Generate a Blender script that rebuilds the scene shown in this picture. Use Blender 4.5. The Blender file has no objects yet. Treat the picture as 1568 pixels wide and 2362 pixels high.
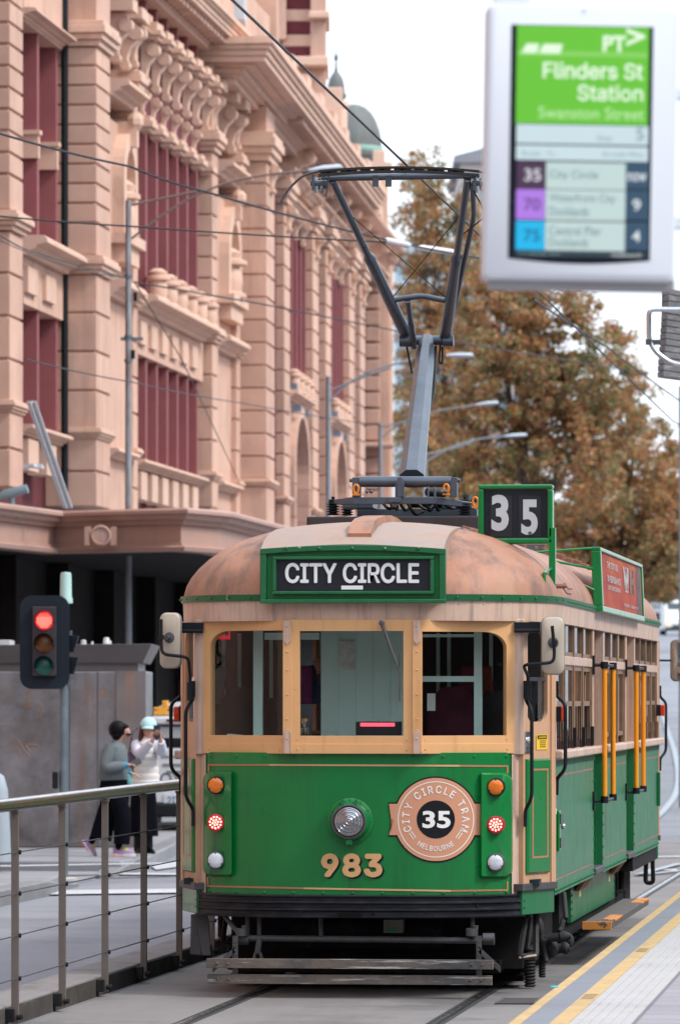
import bpy, bmesh, math, random, os
import numpy as np
from mathutils import Vector, Matrix
random.seed(7); np.random.seed(7)
sc = bpy.context.scene
C = sc.collection
PI = math.pi
R_ = math.radians
# ---------------------------------------------------------------- camera
# street runs along +Y, rails lie at z = 0, camera stands on the low platform
F = 12600.0; CX = 784.0; CY = 1613.0; H = 1.95
TH = math.atan((2225 - 784) / F)
ST, CT = math.sin(TH), math.cos(TH)
cam_d = bpy.data.cameras.new("camera"); cam = bpy.data.objects.new("camera", cam_d); C.objects.link(cam)
cam.location = (0, 0, H); cam.rotation_euler = (PI / 2, 0, TH)
cam_d.sensor_fit = 'HORIZONTAL'; cam_d.sensor_width = 24.0; cam_d.lens = 24.0 * F / 1568
cam_d.shift_x = 0; cam_d.shift_y = (CY - 1181) / 1568
cam_d.clip_start = 0.5; cam_d.clip_end = 5000
cam_d.dof.use_dof = True; cam_d.dof.focus_distance = 36.3; cam_d.dof.aperture_fstop = 5.7; cam_d.dof.aperture_blades = 9
sc.camera = cam
# ---------------------------------------------------------------- light
SUN_E, SUN_A = R_(46), R_(106)      # elevation; azimuth clockwise from +Y
EXPO = 1.15
w = bpy.data.worlds.new("World"); sc.world = w; w.use_nodes = True
nt = w.node_tree; nt.nodes.clear()
sky = nt.nodes.new('ShaderNodeTexSky'); sky.sky_type = 'NISHITA'; sky.sun_disc = False
sky.sun_elevation = SUN_E; sky.sun_rotation = SUN_A; sky.air_density = 1.0; sky.dust_density = 3.0; sky.ozone_density = 1.0
# thin even overcast over the clear sky: brighter overhead, softly mottled
tcw = nt.nodes.new('ShaderNodeTexCoord'); sx = nt.nodes.new('ShaderNodeSeparateXYZ'); nt.links.new(tcw.outputs['Generated'], sx.inputs[0])
cn = nt.nodes.new('ShaderNodeTexNoise'); cn.inputs['Scale'].default_value = 3.0; cn.inputs['Detail'].default_value = 5; nt.links.new(tcw.outputs['Generated'], cn.inputs['Vector'])
cr_ = nt.nodes.new('ShaderNodeValToRGB'); ce = cr_.color_ramp.elements
ce[0].position = 0.0; ce[0].color = (0.575, 0.63, 0.69, 1); ce[1].position = 1.0; ce[1].color = (0.86, 0.94, 1.07, 1); nt.links.new(sx.outputs[2], cr_.inputs[0])
cm = nt.nodes.new('ShaderNodeMapRange'); cm.inputs[1].default_value = .3; cm.inputs[2].default_value = .7; cm.inputs[3].default_value = 6.6; cm.inputs[4].default_value = 8.0; nt.links.new(cn.outputs['Fac'], cm.inputs[0])
cl_ = nt.nodes.new('ShaderNodeVectorMath'); cl_.operation = 'SCALE'; nt.links.new(cr_.outputs[0], cl_.inputs[0]); nt.links.new(cm.outputs[0], cl_.inputs['Scale'])
mx = nt.nodes.new('ShaderNodeMix'); mx.data_type = 'RGBA'; mx.inputs[0].default_value = 0.86
bg = nt.nodes.new('ShaderNodeBackground'); bg.inputs[1].default_value = 0.148
out = nt.nodes.new('ShaderNodeOutputWorld')
nt.links.new(sky.outputs[0], mx.inputs[6]); nt.links.new(cl_.outputs[0], mx.inputs[7]); nt.links.new(mx.outputs[2], bg.inputs[0]); nt.links.new(bg.outputs[0], out.inputs[0])
sd = bpy.data.lights.new("sun", 'SUN'); sd.energy = 1.25; sd.angle = R_(12); sd.color = (1.0, 0.96, 0.9)
so = bpy.data.objects.new("sun", sd); C.objects.link(so)
sv = Vector((math.sin(SUN_A) * math.cos(SUN_E), math.cos(SUN_A) * math.cos(SUN_E), math.sin(SUN_E)))
so.rotation_euler = sv.to_track_quat('Z', 'Y').to_euler()
sc.view_settings.view_transform = 'Standard'; sc.view_settings.look = 'None'
sc.view_settings.exposure = EXPO; sc.view_settings.gamma = 1.0; sc.view_settings.use_curve_mapping = False
sc.cycles.max_bounces = 8; sc.cycles.transparent_max_bounces = 12; sc.cycles.caustics_reflective = False; sc.cycles.caustics_refractive = False
sc.cycles.sample_clamp_indirect = 8.0
EM = 2.0 ** (-EXPO)
# ---------------------------------------------------------------- pixel helpers (photo measured on a 1568 x 2362 sheet)
def ray(px, py):
    a = (px - CX) / F; c = (CY - py) / F
    return Vector((a * CT - ST, a * ST + CT, c))
def P(px, py, t):
    d = ray(px, py); return Vector((d.x * t, d.y * t, H + d.z * t))
def G(px, py, z=0.0):
    return P(px, py, F * (H - z) / (py - CY))
def onX(px, py, X):
    d = ray(px, py); return P(px, py, X / d.x)
def onY(px, py, Y):
    d = ray(px, py); return P(px, py, Y / d.y)
def rise(Y):
    if Y < 80: return 0.0
    if Y < 120: return 0.024 * (Y - 80) ** 2 / 80
    return 0.48 + 0.024 * (min(Y, 480) - 120)
# ---------------------------------------------------------------- materials
def ramp(nt, fac, stops):
    r = nt.nodes.new('ShaderNodeValToRGB'); e = r.color_ramp.elements
    e[0].position, e[0].color = stops[0][0], tuple(stops[0][1]) + (1,)
    e[1].position, e[1].color = stops[-1][0], tuple(stops[-1][1]) + (1,)
    for p, c in stops[1:-1]:
        n = e.new(p); n.color = tuple(c) + (1,)
    nt.links.new(fac, r.inputs[0]); return r.outputs[0]
def noise(nt, vec, scale, detail=4, rough=0.6):
    n = nt.nodes.new('ShaderNodeTexNoise'); n.inputs['Scale'].default_value = scale; n.inputs['Detail'].default_value = detail
    n.inputs['Roughness'].default_value = rough; nt.links.new(vec, n.inputs['Vector']); return n.outputs['Fac']
def coords(nt, scale=(1, 1, 1), kind='Object'):
    tc = nt.nodes.new('ShaderNodeTexCoord'); mp = nt.nodes.new('ShaderNodeMapping'); mp.inputs['Scale'].default_value = scale
    nt.links.new(tc.outputs[kind], mp.inputs['Vector']); return mp.outputs[0]
def mixc(nt, fac, a, b, blend='MIX'):
    m = nt.nodes.new('ShaderNodeMix'); m.data_type = 'RGBA'; m.blend_type = blend
    if isinstance(fac, (int, float)): m.inputs[0].default_value = fac
    else: nt.links.new(fac, m.inputs[0])
    for i, q in ((6, a), (7, b)):
        if isinstance(q, (tuple, list)): m.inputs[i].default_value = tuple(q)[:3] + (1,)
        else: nt.links.new(q, m.inputs[i])
    return m.outputs[2]
MATS = {}
def mat(name, col, rough=0.6, metal=0.0, var=0.12, scale=3.0, dirt=None, dirt_scale=(6, 6, 0.7), dirt_lo=0.55, dirt_hi=0.75,
        spots=None, spot_scale=18, spot_lo=0.66, bump=0.0, bump_scale=40, coat=0.0, spec=0.5, kind='Object', dirt2=None, dirt2_scale=1.2, d2=(0.45, 0.7), island=0.0):
    if name in MATS: return MATS[name]
    if spec == 0.5 and max(col) < 0.07 and metal < .05: spec = 0.18
    m = bpy.data.materials.new(name); m.use_nodes = True; nt = m.node_tree
    b = nt.nodes['Principled BSDF']
    b.inputs['Roughness'].default_value = rough; b.inputs['Metallic'].default_value = metal
    b.inputs['Specular IOR Level'].default_value = spec
    if coat: b.inputs['Coat Weight'].default_value = coat; b.inputs['Coat Roughness'].default_value = 0.12
    v = coords(nt, (1, 1, 1), kind)
    c = ramp(nt, noise(nt, v, scale), [(0.25, [x * (1 - var) for x in col]), (0.75, [min(1, x * (1 + var)) for x in col])])
    if dirt2 is not None:
        c = mixc(nt, ramp(nt, noise(nt, v, dirt2_scale, 6, 0.65), [(d2[0], (0, 0, 0)), (d2[1], (1, 1, 1))]), c, dirt2)
    if dirt is not None:
        v2 = coords(nt, dirt_scale, kind)
        c = mixc(nt, ramp(nt, noise(nt, v2, 1.0, 6, 0.65), [(dirt_lo, (0, 0, 0)), (dirt_hi, (0.85, 0.85, 0.85))]), c, dirt)
    if spots is not None:
        c = mixc(nt, ramp(nt, noise(nt, v, spot_scale, 3, 0.6), [(spot_lo, (0, 0, 0)), (spot_lo + 0.05, (1, 1, 1))]), c, spots)
    if island:
        ge = nt.nodes.new('ShaderNodeNewGeometry'); ir = nt.nodes.new('ShaderNodeMapRange'); ir.inputs[3].default_value = 1 - island; ir.inputs[4].default_value = 1 + island * .6
        nt.links.new(ge.outputs['Random Per Island'], ir.inputs[0]); c = mixc(nt, 1.0, c, ir.outputs[0], 'MULTIPLY')
    nt.links.new(c, b.inputs['Base Color'])
    if var > 0.03:
        rr = nt.nodes.new('ShaderNodeMapRange'); rr.inputs[3].default_value = max(0.03, rough - 0.1); rr.inputs[4].default_value = min(1, rough + 0.12)
        nt.links.new(noise(nt, v, scale * 2.7), rr.inputs[0]); nt.links.new(rr.outputs[0], b.inputs['Roughness'])
    if bump:
        bn = nt.nodes.new('ShaderNodeBump'); bn.inputs['Strength'].default_value = bump; bn.inputs['Distance'].default_value = 0.02
        nt.links.new(noise(nt, v, bump_scale, 5), bn.inputs['Height']); nt.links.new(bn.outputs[0], b.inputs['Normal'])
    MATS[name] = m; return m
def emit(name, col, s):
    if name in MATS: return MATS[name]
    m = bpy.data.materials.new(name); m.use_nodes = True; b = m.node_tree.nodes['Principled BSDF']
    b.inputs['Base Color'].default_value = tuple(q * .12 for q in col) + (1,); b.inputs['Emission Color'].default_value = tuple(col) + (1,)
    b.inputs['Emission Strength'].default_value = s; b.inputs['Roughness'].default_value = 0.5
    MATS[name] = m; return m
def glass(name, tint, refl=1.0, rough=0.02):
    if name in MATS: return MATS[name]
    m = bpy.data.materials.new(name); m.use_nodes = True; nt = m.node_tree; nt.nodes.clear()
    o = nt.nodes.new('ShaderNodeOutputMaterial'); t = nt.nodes.new('ShaderNodeBsdfTransparent'); g = nt.nodes.new('ShaderNodeBsdfGlossy')
    t.inputs[0].default_value = tuple(tint) + (1,); g.inputs['Roughness'].default_value = rough; g.inputs[0].default_value = (refl, refl, refl, 1)
    lw = nt.nodes.new('ShaderNodeLayerWeight'); lw.inputs[0].default_value = .5; pw = nt.nodes.new('ShaderNodeMath'); pw.operation = 'POWER'; pw.inputs[1].default_value = 4.0; nt.links.new(lw.outputs['Facing'], pw.inputs[0])
    f = nt.nodes.new('ShaderNodeMath'); f.operation = 'MULTIPLY_ADD'; f.inputs[1].default_value = 0.88; f.inputs[2].default_value = 0.06; nt.links.new(pw.outputs[0], f.inputs[0]); x = nt.nodes.new('ShaderNodeMixShader')
    nt.links.new(f.outputs[0], x.inputs[0]); nt.links.new(t.outputs[0], x.inputs[1]); nt.links.new(g.outputs[0], x.inputs[2]); nt.links.new(x.outputs[0], o.inputs[0])
    MATS[name] = m; return m
# ---------------------------------------------------------------- mesh builder
class MB:
    def __init__(s, xf=None): s.v = []; s.f = []; s.m = []; s.xf = xf; s.mi = 0
    def add(s, vs, fs):
        o = len(s.v); s.v += [tuple(p) for p in vs]; s.f += [tuple(i + o for i in f) for f in fs]; s.m += [s.mi] * len(fs)
    def bx(s, x0, x1, y0, y1, z0, z1):
        s.add([(x0, y0, z0), (x1, y0, z0), (x1, y1, z0), (x0, y1, z0), (x0, y0, z1), (x1, y0, z1), (x1, y1, z1), (x0, y1, z1)],
              [(0, 3, 2, 1), (4, 5, 6, 7), (0, 1, 5, 4), (1, 2, 6, 5), (2, 3, 7, 6), (3, 0, 4, 7)]); return s
    def box(s, c, size, rot=None):
        hx, hy, hz = [q / 2 for q in size]; vs = []
        for dx, dy, dz in ((-1, -1, -1), (1, -1, -1), (1, 1, -1), (-1, 1, -1), (-1, -1, 1), (1, -1, 1), (1, 1, 1), (-1, 1, 1)):
            p = Vector((dx * hx, dy * hy, dz * hz))
            if rot is not None: p = rot @ p
            vs.append(p + Vector(c))
        s.add(vs, [(0, 3, 2, 1), (4, 5, 6, 7), (0, 1, 5, 4), (1, 2, 6, 5), (2, 3, 7, 6), (3, 0, 4, 7)]); return s
    def prism(s, poly, ext):
        n = len(poly); e = Vector(ext); a = [Vector(p) for p in poly]
        s.add(a + [p + e for p in a], [tuple(range(n - 1, -1, -1)), tuple(range(n, 2 * n))] + [(i, (i + 1) % n, n + (i + 1) % n, n + i) for i in range(n)]); return s
    def quad(s, *p):
        s.add(p, [tuple(range(len(p)))]); return s
    def cyl(s, p0, p1, r0, r1=None, n=12, caps=True):
        return s.tube([p0, p1], [r0, r0 if r1 is None else r1], n, caps)
    def tube(s, pts, r, n=8, caps=True, flat=None):
        pts = [Vector(p) for p in pts]; k = len(pts); rs = r if isinstance(r, (list, tuple)) else [r] * k
        tang = []
        for i in range(k):
            a = pts[max(0, i - 1)]; b = pts[min(k - 1, i + 1)]; d = (b - a)
            tang.append(d.normalized() if d.length > 1e-9 else Vector((0, 0, 1)))
        u = tang[0].orthogonal().normalized(); vs = []; fs = []
        for i in range(k):
            u = (u - tang[i] * u.dot(tang[i])); u = u.normalized() if u.length > 1e-6 else tang[i].orthogonal().normalized()
            w_ = tang[i].cross(u)
            for j in range(n):
                a = 2 * PI * j / n; vs.append(pts[i] + (u * math.cos(a) + w_ * math.sin(a)) * rs[i])
        for i in range(k - 1):
            for j in range(n):
                fs.append((i * n + j, i * n + (j + 1) % n, (i + 1) * n + (j + 1) % n, (i + 1) * n + j))
        if caps: fs += [tuple(range(n - 1, -1, -1)), tuple(range((k - 1) * n, k * n))]
        s.add(vs, fs); return s
    def lathe(s, prof, o=(0, 0, 0), axis=(0, 0, 1), n=24, arc=1.0):
        o = Vector(o); ax = Vector(axis).normalized(); u = ax.orthogonal().normalized(); w_ = ax.cross(u); vs = []; fs = []
        for r, h in prof:
            for j in range(n):
                a = 2 * PI * j / n; vs.append(o + ax * h + (u * math.cos(a) + w_ * math.sin(a)) * max(r, 1e-4))
        for i in range(len(prof) - 1):
            for j in range(n):
                fs.append((i * n + j, i * n + (j + 1) % n, (i + 1) * n + (j + 1) % n, (i + 1) * n + j))
        fs += [tuple(range(n - 1, -1, -1)), tuple(range((len(prof) - 1) * n, len(prof) * n))]
        s.add(vs, fs); return s
    def ball(s, c, r, n=10, k=6, sc=(1, 1, 1)):
        c = Vector(c); vs = []; fs = []
        for i in range(k + 1):
            th = PI * i / k
            for j in range(n):
                a = 2 * PI * j / n; rr = max(math.sin(th), 1e-3)
                vs.append(c + Vector((r * sc[0] * rr * math.cos(a), r * sc[1] * rr * math.sin(a), r * sc[2] * math.cos(th))))
        for i in range(k):
            for j in range(n):
                fs.append((i * n + j, (i + 1) * n + j, (i + 1) * n + (j + 1) % n, i * n + (j + 1) % n))
        s.add(vs, fs); return s
    def loft(s, rings, closed=True, caps=True):
        n = len(rings[0]); vs = [p for r in rings for p in r]; fs = []
        for i in range(len(rings) - 1):
            for j in range(n if closed else n - 1):
                fs.append((i * n + j, i * n + (j + 1) % n, (i + 1) * n + (j + 1) % n, (i + 1) * n + j))
        if caps and closed: fs += [tuple(range(n - 1, -1, -1)), tuple(range((len(rings) - 1) * n, len(rings) * n))]
        s.add(vs, fs); return s
    def mesh(s, name):
        me = bpy.data.meshes.new(name); v = s.v
        if s.xf: v = [tuple(s.xf(*p)) for p in v]
        me.from_pydata([tuple(p) for p in v], [], s.f); return me
    def build(s, name, mats, parent=None, smooth=None, bevel=0.0, seg=2, recalc=True, loc=None):
        me = s.mesh(name)
        if not isinstance(mats, (list, tuple)): mats = [mats]
        for q in mats: me.materials.append(q)
        if len(mats) > 1: me.polygons.foreach_set('material_index', s.m)
        if recalc:
            b = bmesh.new(); b.from_mesh(me); bmesh.ops.recalc_face_normals(b, faces=b.faces); b.to_mesh(me); b.free()
        if smooth is not None:
            me.polygons.foreach_set('use_smooth', [True] * len(me.polygons)); me.set_sharp_from_angle(angle=R_(smooth))
        me.update()
        o = bpy.data.objects.new(name, me); C.objects.link(o)
        if parent is not None: o.parent = parent
        if loc is not None: o.location = loc
        if bevel:
            bv = o.modifiers.new('bevel', 'BEVEL'); bv.width = bevel; bv.segments = seg; bv.limit_method = 'ANGLE'; bv.angle_limit = R_(40)
        return o
def empty(name, loc=(0, 0, 0), rz=0.0):
    o = bpy.data.objects.new(name, None); C.objects.link(o); o.location = loc; o.rotation_euler = (0, 0, rz); o.empty_display_size = 0.3; return o
def tag(o, label, cat, group=None, kind=None):
    o['label'] = label; o['category'] = cat
    if group: o['group'] = group
    if kind: o['kind'] = kind
    return o
def struct(o): o['kind'] = 'structure'; return o
def smoothpath(pts, r=0.06, k=4):
    """round the corners of a polyline"""
    pts = [Vector(p) for p in pts]; o = [pts[0]]
    for i in range(1, len(pts) - 1):
        a, b, c = pts[i - 1], pts[i], pts[i + 1]
        q = min(r, (a - b).length * 0.45, (c - b).length * 0.45)
        p0 = b + (a - b).normalized() * q; p1 = b + (c - b).normalized() * q
        for j in range(k + 1):
            t = j / k; o.append(p0 * (1 - t) ** 2 + b * 2 * t * (1 - t) + p1 * t * t)
    o.append(pts[-1]); return o
# ---------------------------------------------------------------- lettering
FONT_DIR = os.path.join(bpy.utils.system_resource('DATAFILES'), 'fonts') if bpy.utils.system_resource('DATAFILES') else ''
SANS = None
try:
    SANS = bpy.data.fonts.load(os.path.join(FONT_DIR, 'Inter.woff2'))
except Exception:
    SANS = None
def text_geo(body, bold=0.0, spacing=1.0, font=True):
    cu = bpy.data.curves.new('txt', 'FONT'); cu.body = body; cu.size = 1.0; cu.offset = bold; cu.space_character = spacing; cu.resolution_u = 4
    if SANS and font: cu.font = SANS
    ob = bpy.data.objects.new('txt', cu); C.objects.link(ob)
    dg = bpy.context.evaluated_depsgraph_get(); me = bpy.data.meshes.new_from_object(ob.evaluated_get(dg))
    vs = [(v.co.x, v.co.y) for v in me.vertices]; fs = [tuple(p.vertices) for p in me.polygons]
    bpy.data.objects.remove(ob); bpy.data.curves.remove(cu); bpy.data.meshes.remove(me)
    return vs, fs
def text_map(mb, body, fn, bold=0.02, spacing=1.0, fit=None, font=True):
    """fit the words to the unit square and map each vertex with fn(u, v)"""
    vs, fs = text_geo(body, bold, spacing, font)
    x0 = min(v[0] for v in vs); x1 = max(v[0] for v in vs); y0 = min(v[1] for v in vs); y1 = max(v[1] for v in vs)
    if fit: y0, y1 = fit
    mb.add([fn((v[0] - x0) / (x1 - x0), (v[1] - y0) / (y1 - y0)) for v in vs], fs)

def text_bold(mb, body, fnk, du, dv, spacing=1.0):
    """heavier letters: the same outline laid down several times, a hair apart in depth"""
    for k in range(9):
        a = 2 * PI * k / 8; cu, cv = (0, 0) if k == 8 else (du * math.cos(a), dv * math.sin(a))
        text_map(mb, body, (lambda cu, cv, k: (lambda u, v: fnk(u + cu, v + cv, k * .00025)))(cu, cv, k), 0.0, spacing)
# ================================================================ materials shared by the tram
GREEN = (0.004, 0.160, 0.034)
m_green = mat('tram_green_paint', GREEN, 0.3, var=0.10, scale=2.0, dirt=(0.012, 0.085, 0.028), dirt_scale=(9, 9, 0.8), dirt_lo=0.52, dirt_hi=0.8, coat=0.3, spec=0.3, spots=(0.05, 0.17, 0.08), spot_scale=70, spot_lo=0.73, bump=.05, bump_scale=6)
m_green_worn = mat('tram_green_worn', (0.010, 0.135, 0.048), 0.42, var=0.12, scale=1.5, dirt=(0.04, 0.13, 0.07), dirt_scale=(7, 7, 0.5), dirt_lo=0.5, dirt_hi=0.8, coat=0.06, spec=0.3)
m_green_trim = mat('tram_green_trim', (0.004, 0.105, 0.032), 0.4, var=0.15, scale=8, spots=(0.45, 0.42, 0.38), spot_scale=14, spot_lo=0.69)
m_cream = mat('tram_cream_paint', (0.57, 0.40, 0.305), 0.45, var=0.06, scale=3, dirt=(0.17, 0.135, 0.125), dirt_scale=(24, 18, 1.0), dirt_lo=0.49, dirt_hi=0.76, dirt2=(0.44, 0.30, 0.23), dirt2_scale=3)
m_tan = mat('tram_window_tan', (0.65, 0.36, 0.155), 0.42, var=0.06, scale=2.5, dirt=(0.45, 0.22, 0.07), dirt_scale=(12, 12, 0.8), dirt_lo=0.55, dirt_hi=0.85, spots=(0.3, 0.17, 0.07), spot_scale=30, spot_lo=0.72)
m_door_tan = mat('tram_door_tan', (0.52, 0.30, 0.175), 0.45, var=0.07, scale=2, dirt=(0.36, 0.21, 0.13), dirt_scale=(9, 9, 0.8))
m_sash = mat('varnished_sash', (0.22, 0.13, 0.075), 0.4, var=0.25, scale=6, dirt=(0.10, 0.055, 0.035), dirt_scale=(30, 30, 2), dirt_lo=0.5, dirt_hi=0.7)
m_roof = mat('roof_terracotta', (0.33, 0.142, 0.08), 0.6, var=0.18, scale=2.2, dirt=(0.075, 0.058, 0.055), dirt_scale=(5.5, 3.5, 0.9), dirt_lo=0.46, dirt_hi=0.72, dirt2=(0.34, 0.195, 0.125), dirt2_scale=1.4, bump=0.12, bump_scale=70, spots=(0.28, 0.25, 0.24), spot_scale=55, spot_lo=0.66)
m_roof_dust = mat('roof_dusty_top', (0.34, 0.24, 0.19), 0.75, var=0.15, scale=4, dirt=(0.25, 0.215, 0.20), dirt_scale=(4, 4, 4), dirt_lo=0.42, dirt_hi=0.66, bump=0.15, bump_scale=80, spots=(0.13, 0.10, 0.10), spot_scale=35, spot_lo=0.7)
m_black = mat('black_iron', (0.010, 0.012, 0.015), 0.45, var=0.3, scale=8)
m_under = mat('underframe_grime', (0.013, 0.013, 0.014), 0.75, var=0.35, scale=6, dirt=(0.038, 0.034, 0.031), dirt_scale=(8, 8, 5))
m_grey_iron = mat('grey_iron', (0.065, 0.065, 0.07), 0.55, metal=0.2, var=0.3, scale=9, dirt=(0.06, 0.045, 0.035), dirt_scale=(14, 14, 6))
m_bumper = mat('bumper_black', (0.017, 0.019, 0.024), 0.42, var=0.3, scale=5, dirt=(0.05, 0.048, 0.05), dirt_scale=(5, 5, 14), dirt_lo=0.5, dirt_hi=0.75, spots=(0.10, 0.055, 0.045), spot_scale=22, spot_lo=0.72)
m_pan = mat('pantograph_grey', (0.085, 0.105, 0.13), 0.3, metal=0.45, var=0.15, scale=6)
m_carbon = mat('carbon_strip', (0.03, 0.027, 0.026), 0.55, var=0.2, scale=10)
m_chrome = mat('bright_steel', (0.55, 0.56, 0.58), 0.22, metal=1.0, var=0.1, scale=6)
m_plank = mat('weathered_plank', (0.125, 0.10, 0.082), 0.8, var=0.35, scale=3, dirt=(0.44, 0.42, 0.40), dirt_scale=(2.6, 8, 70), dirt_lo=0.575, dirt_hi=0.63, dirt2=(0.045, 0.055, 0.065), dirt2_scale=2, bump=0.3, bump_scale=30)
m_orange_lens = mat('amber_lens', (0.72, 0.17, 0.006), 0.15, var=0.15, scale=60, coat=0.5)
m_white_lens = mat('white_reflector', (0.62, 0.65, 0.70), 0.2, var=0.15, scale=90, coat=0.4)
m_red_lens = mat('red_lens', (0.35, 0.012, 0.02), 0.2, var=0.1, scale=40, coat=0.4)
m_red_lit = emit('red_lens_lit', (0.95, 0.02, 0.03), 0.55 * EM)
m_led = emit('led_lit', (1.0, 0.62, 0.48), 2.2 * EM)
m_redbar = emit('red_led_bar', (1.0, 0.07, 0.11), 2.6 * EM)
m_yellow = mat('grab_pole_yellow', (0.80, 0.27, 0.004), 0.35, var=0.06, scale=4, dirt=(0.5, 0.2, 0.03), dirt_scale=(20, 20, 3), dirt_lo=0.66, dirt_hi=0.8)
m_orange_step = mat('step_orange', (0.62, 0.23, 0.04), 0.6, var=0.15, scale=6, spots=(0.09, 0.07, 0.06), spot_scale=9, spot_lo=0.58)
m_tread = mat('step_tread', (0.10, 0.085, 0.08), 0.8, var=0.2, scale=14)
m_mint = mat('mint_interior', (0.62, 0.80, 0.75), 0.5, var=0.05, scale=2)
m_teal = mat('dark_teal_interior', (0.016, 0.030, 0.034), 0.6, var=0.3, scale=2)
m_mirror_back = mat('mirror_shell', (0.42, 0.36, 0.285), 0.4, var=0.07, scale=4)
m_mirror_rim = mat('mirror_rim', (0.17, 0.17, 0.165), 0.5, var=0.1)
m_blind = mat('blind_black', (0.020, 0.022, 0.028), 0.35, var=0.2, scale=3)
m_blind_card = mat('blind_card', (0.035, 0.037, 0.042), 0.4, var=0.2, scale=3)
m_letter = mat('letter_white', (0.74, 0.75, 0.76), 0.5, var=0.03)
m_pink = mat('badge_pink', (0.56, 0.265, 0.155), 0.4, var=0.04)
m_badge_black = mat('badge_black', (0.010, 0.011, 0.014), 0.35, var=0.1)
m_badge_white = mat('badge_white', (0.78, 0.76, 0.74), 0.4, var=0.02)
m_gold = mat('number_gold', (0.60, 0.35, 0.155), 0.45, var=0.06)
m_line = mat('coach_line', (0.40, 0.17, 0.085), 0.4, var=0.06)
m_line_lit = mat('coach_line_lit', (0.60, 0.34, 0.17), 0.4, var=0.06)  # lit copy of the line colour: light on the bow's middle is painted in
m_wornline = mat('coach_line_worn', (0.22, 0.13, 0.10), 0.5, var=0.2, scale=3)
m_sticker = mat('sticker_yellow', (0.75, 0.48, 0.03), 0.4, var=0.04)
m_sticker_pale = mat('sticker_pale', (0.62, 0.53, 0.22), 0.5, var=0.15, scale=12)
m_orange_eye = mat('orange_eyebolt', (0.62, 0.20, 0.015), 0.4, var=0.05)
m_brown_cleat = mat('roof_cleat_brown', (0.21, 0.085, 0.055), 0.7, var=0.2, scale=8)
m_tarboard = mat('tarred_board', (0.045, 0.042, 0.045), 0.7, var=0.25, scale=4)
m_glass = glass('window_glass', (0.62, 0.70, 0.69), 0.9)
m_glass_front = glass('windscreen_glass', (0.80, 0.86, 0.86), 0.7)
m_sideglass = glass('side_window_glass', (0.16, 0.20, 0.22), 1.0)
m_mirror = mat('mirror_face', (0.6, 0.62, 0.63), 0.03, metal=1.0, var=0.0)
# ================================================================ TRAM (local: x right, y back, z up; y=0 at the corner posts)
_p = P(828, 2290, 36.0); TX, TY = _p.x, _p.y
tram = empty('tram', (TX, TY, 0.0))
tag(tram, 'old green and cream city tram with copper-coloured roof, raised pantograph and number 983', 'tram')
def TL(px, py, y):                         # pixel -> local point on the plane y
    d = ray(px, py); t = (TY + y) / d.y; return Vector((t * d.x - TX, y, H + t * d.z))
def TS(px, py, x):                         # pixel -> local point on the plane x
    d = ray(px, py); t = (TX + x) / d.x; return Vector((x, t * d.y - TY, H + t * d.z))
WB, YC, LF, YR, LEN = 1.25, 1.1, 1.47, 12.35, 13.45
def outline(x, W=WB, L=LF):                # y of the bowed end at x
    return YC - L * (1 - min(1, abs(x) / W) ** 3) ** (1 / 3.0)
def stadium(sc_=1.0, dx=0.0, n=20):
    """plan outline of the car body; dx grows it outwards"""
    W = WB * sc_ + dx; L = LF * sc_ + dx; pts = []
    for i in range(n + 1):
        a = PI * i / n; c, s_ = math.cos(a), math.sin(a)
        pts.append((-W * math.copysign(abs(c) ** (2 / 3.0), c), YC - L * abs(s_) ** (2 / 3.0)))
    k = 16
    for i in range(1, k): pts.append((W, YC + (YR - YC) * i / k))
    for i in range(n + 1):
        a = PI * i / n; c, s_ = math.cos(a), math.sin(a)
        pts.append((W * math.copysign(abs(c) ** (2 / 3.0), c), YR + L * abs(s_) ** (2 / 3.0)))
    for i in range(1, k): pts.append((-W, YR - (YR - YC) * i / k))
    return pts
def band(mb, z0, z1, dx0, dx1, thick=0.03):
    o0 = stadium(1, dx0); o1 = stadium(1, dx1); i0 = stadium(1, dx0 - thick); i1 = stadium(1, dx1 - thick)
    mb.loft([[(x, y, z0) for x, y in o0], [(x, y, z1) for x, y in o1], [(x, y, z1) for x, y in i1], [(x, y, z0) for x, y in i0], [(x, y, z0) for x, y in o0]], True, False)
def FB(px, py, off=0.0):                   # pixel -> bowed front panel
    y = -0.3
    for _ in range(8):
        p = TL(px, py, y); y = outline(p.x) - off
    return TL(px, py, y)
def rivet(mb, p, nrm=(0, -1, 0), r=0.008):
    mb.lathe([(r, 0), (r * 0.85, r * 0.5), (r * 0.3, r * 0.8)], p, nrm, 6)
# ---- roof
def nz(q): return 2.63 + 0.50 * max(0.0, 1 - q ** 3) ** 0.62
rf = MB(); rings = []
for q in (1.0, 0.985, 0.96, 0.92, 0.87, 0.81, 0.74, 0.66, 0.57, 0.47, 0.36, 0.24, 0.12, 0.03):
    rings.append([(x, y, nz(q)) for x, y in stadium(q, 0.02 * q)])
rf.loft(rings, True, True)
roof = rf.build('roof', m_roof, tram, 50)
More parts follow.
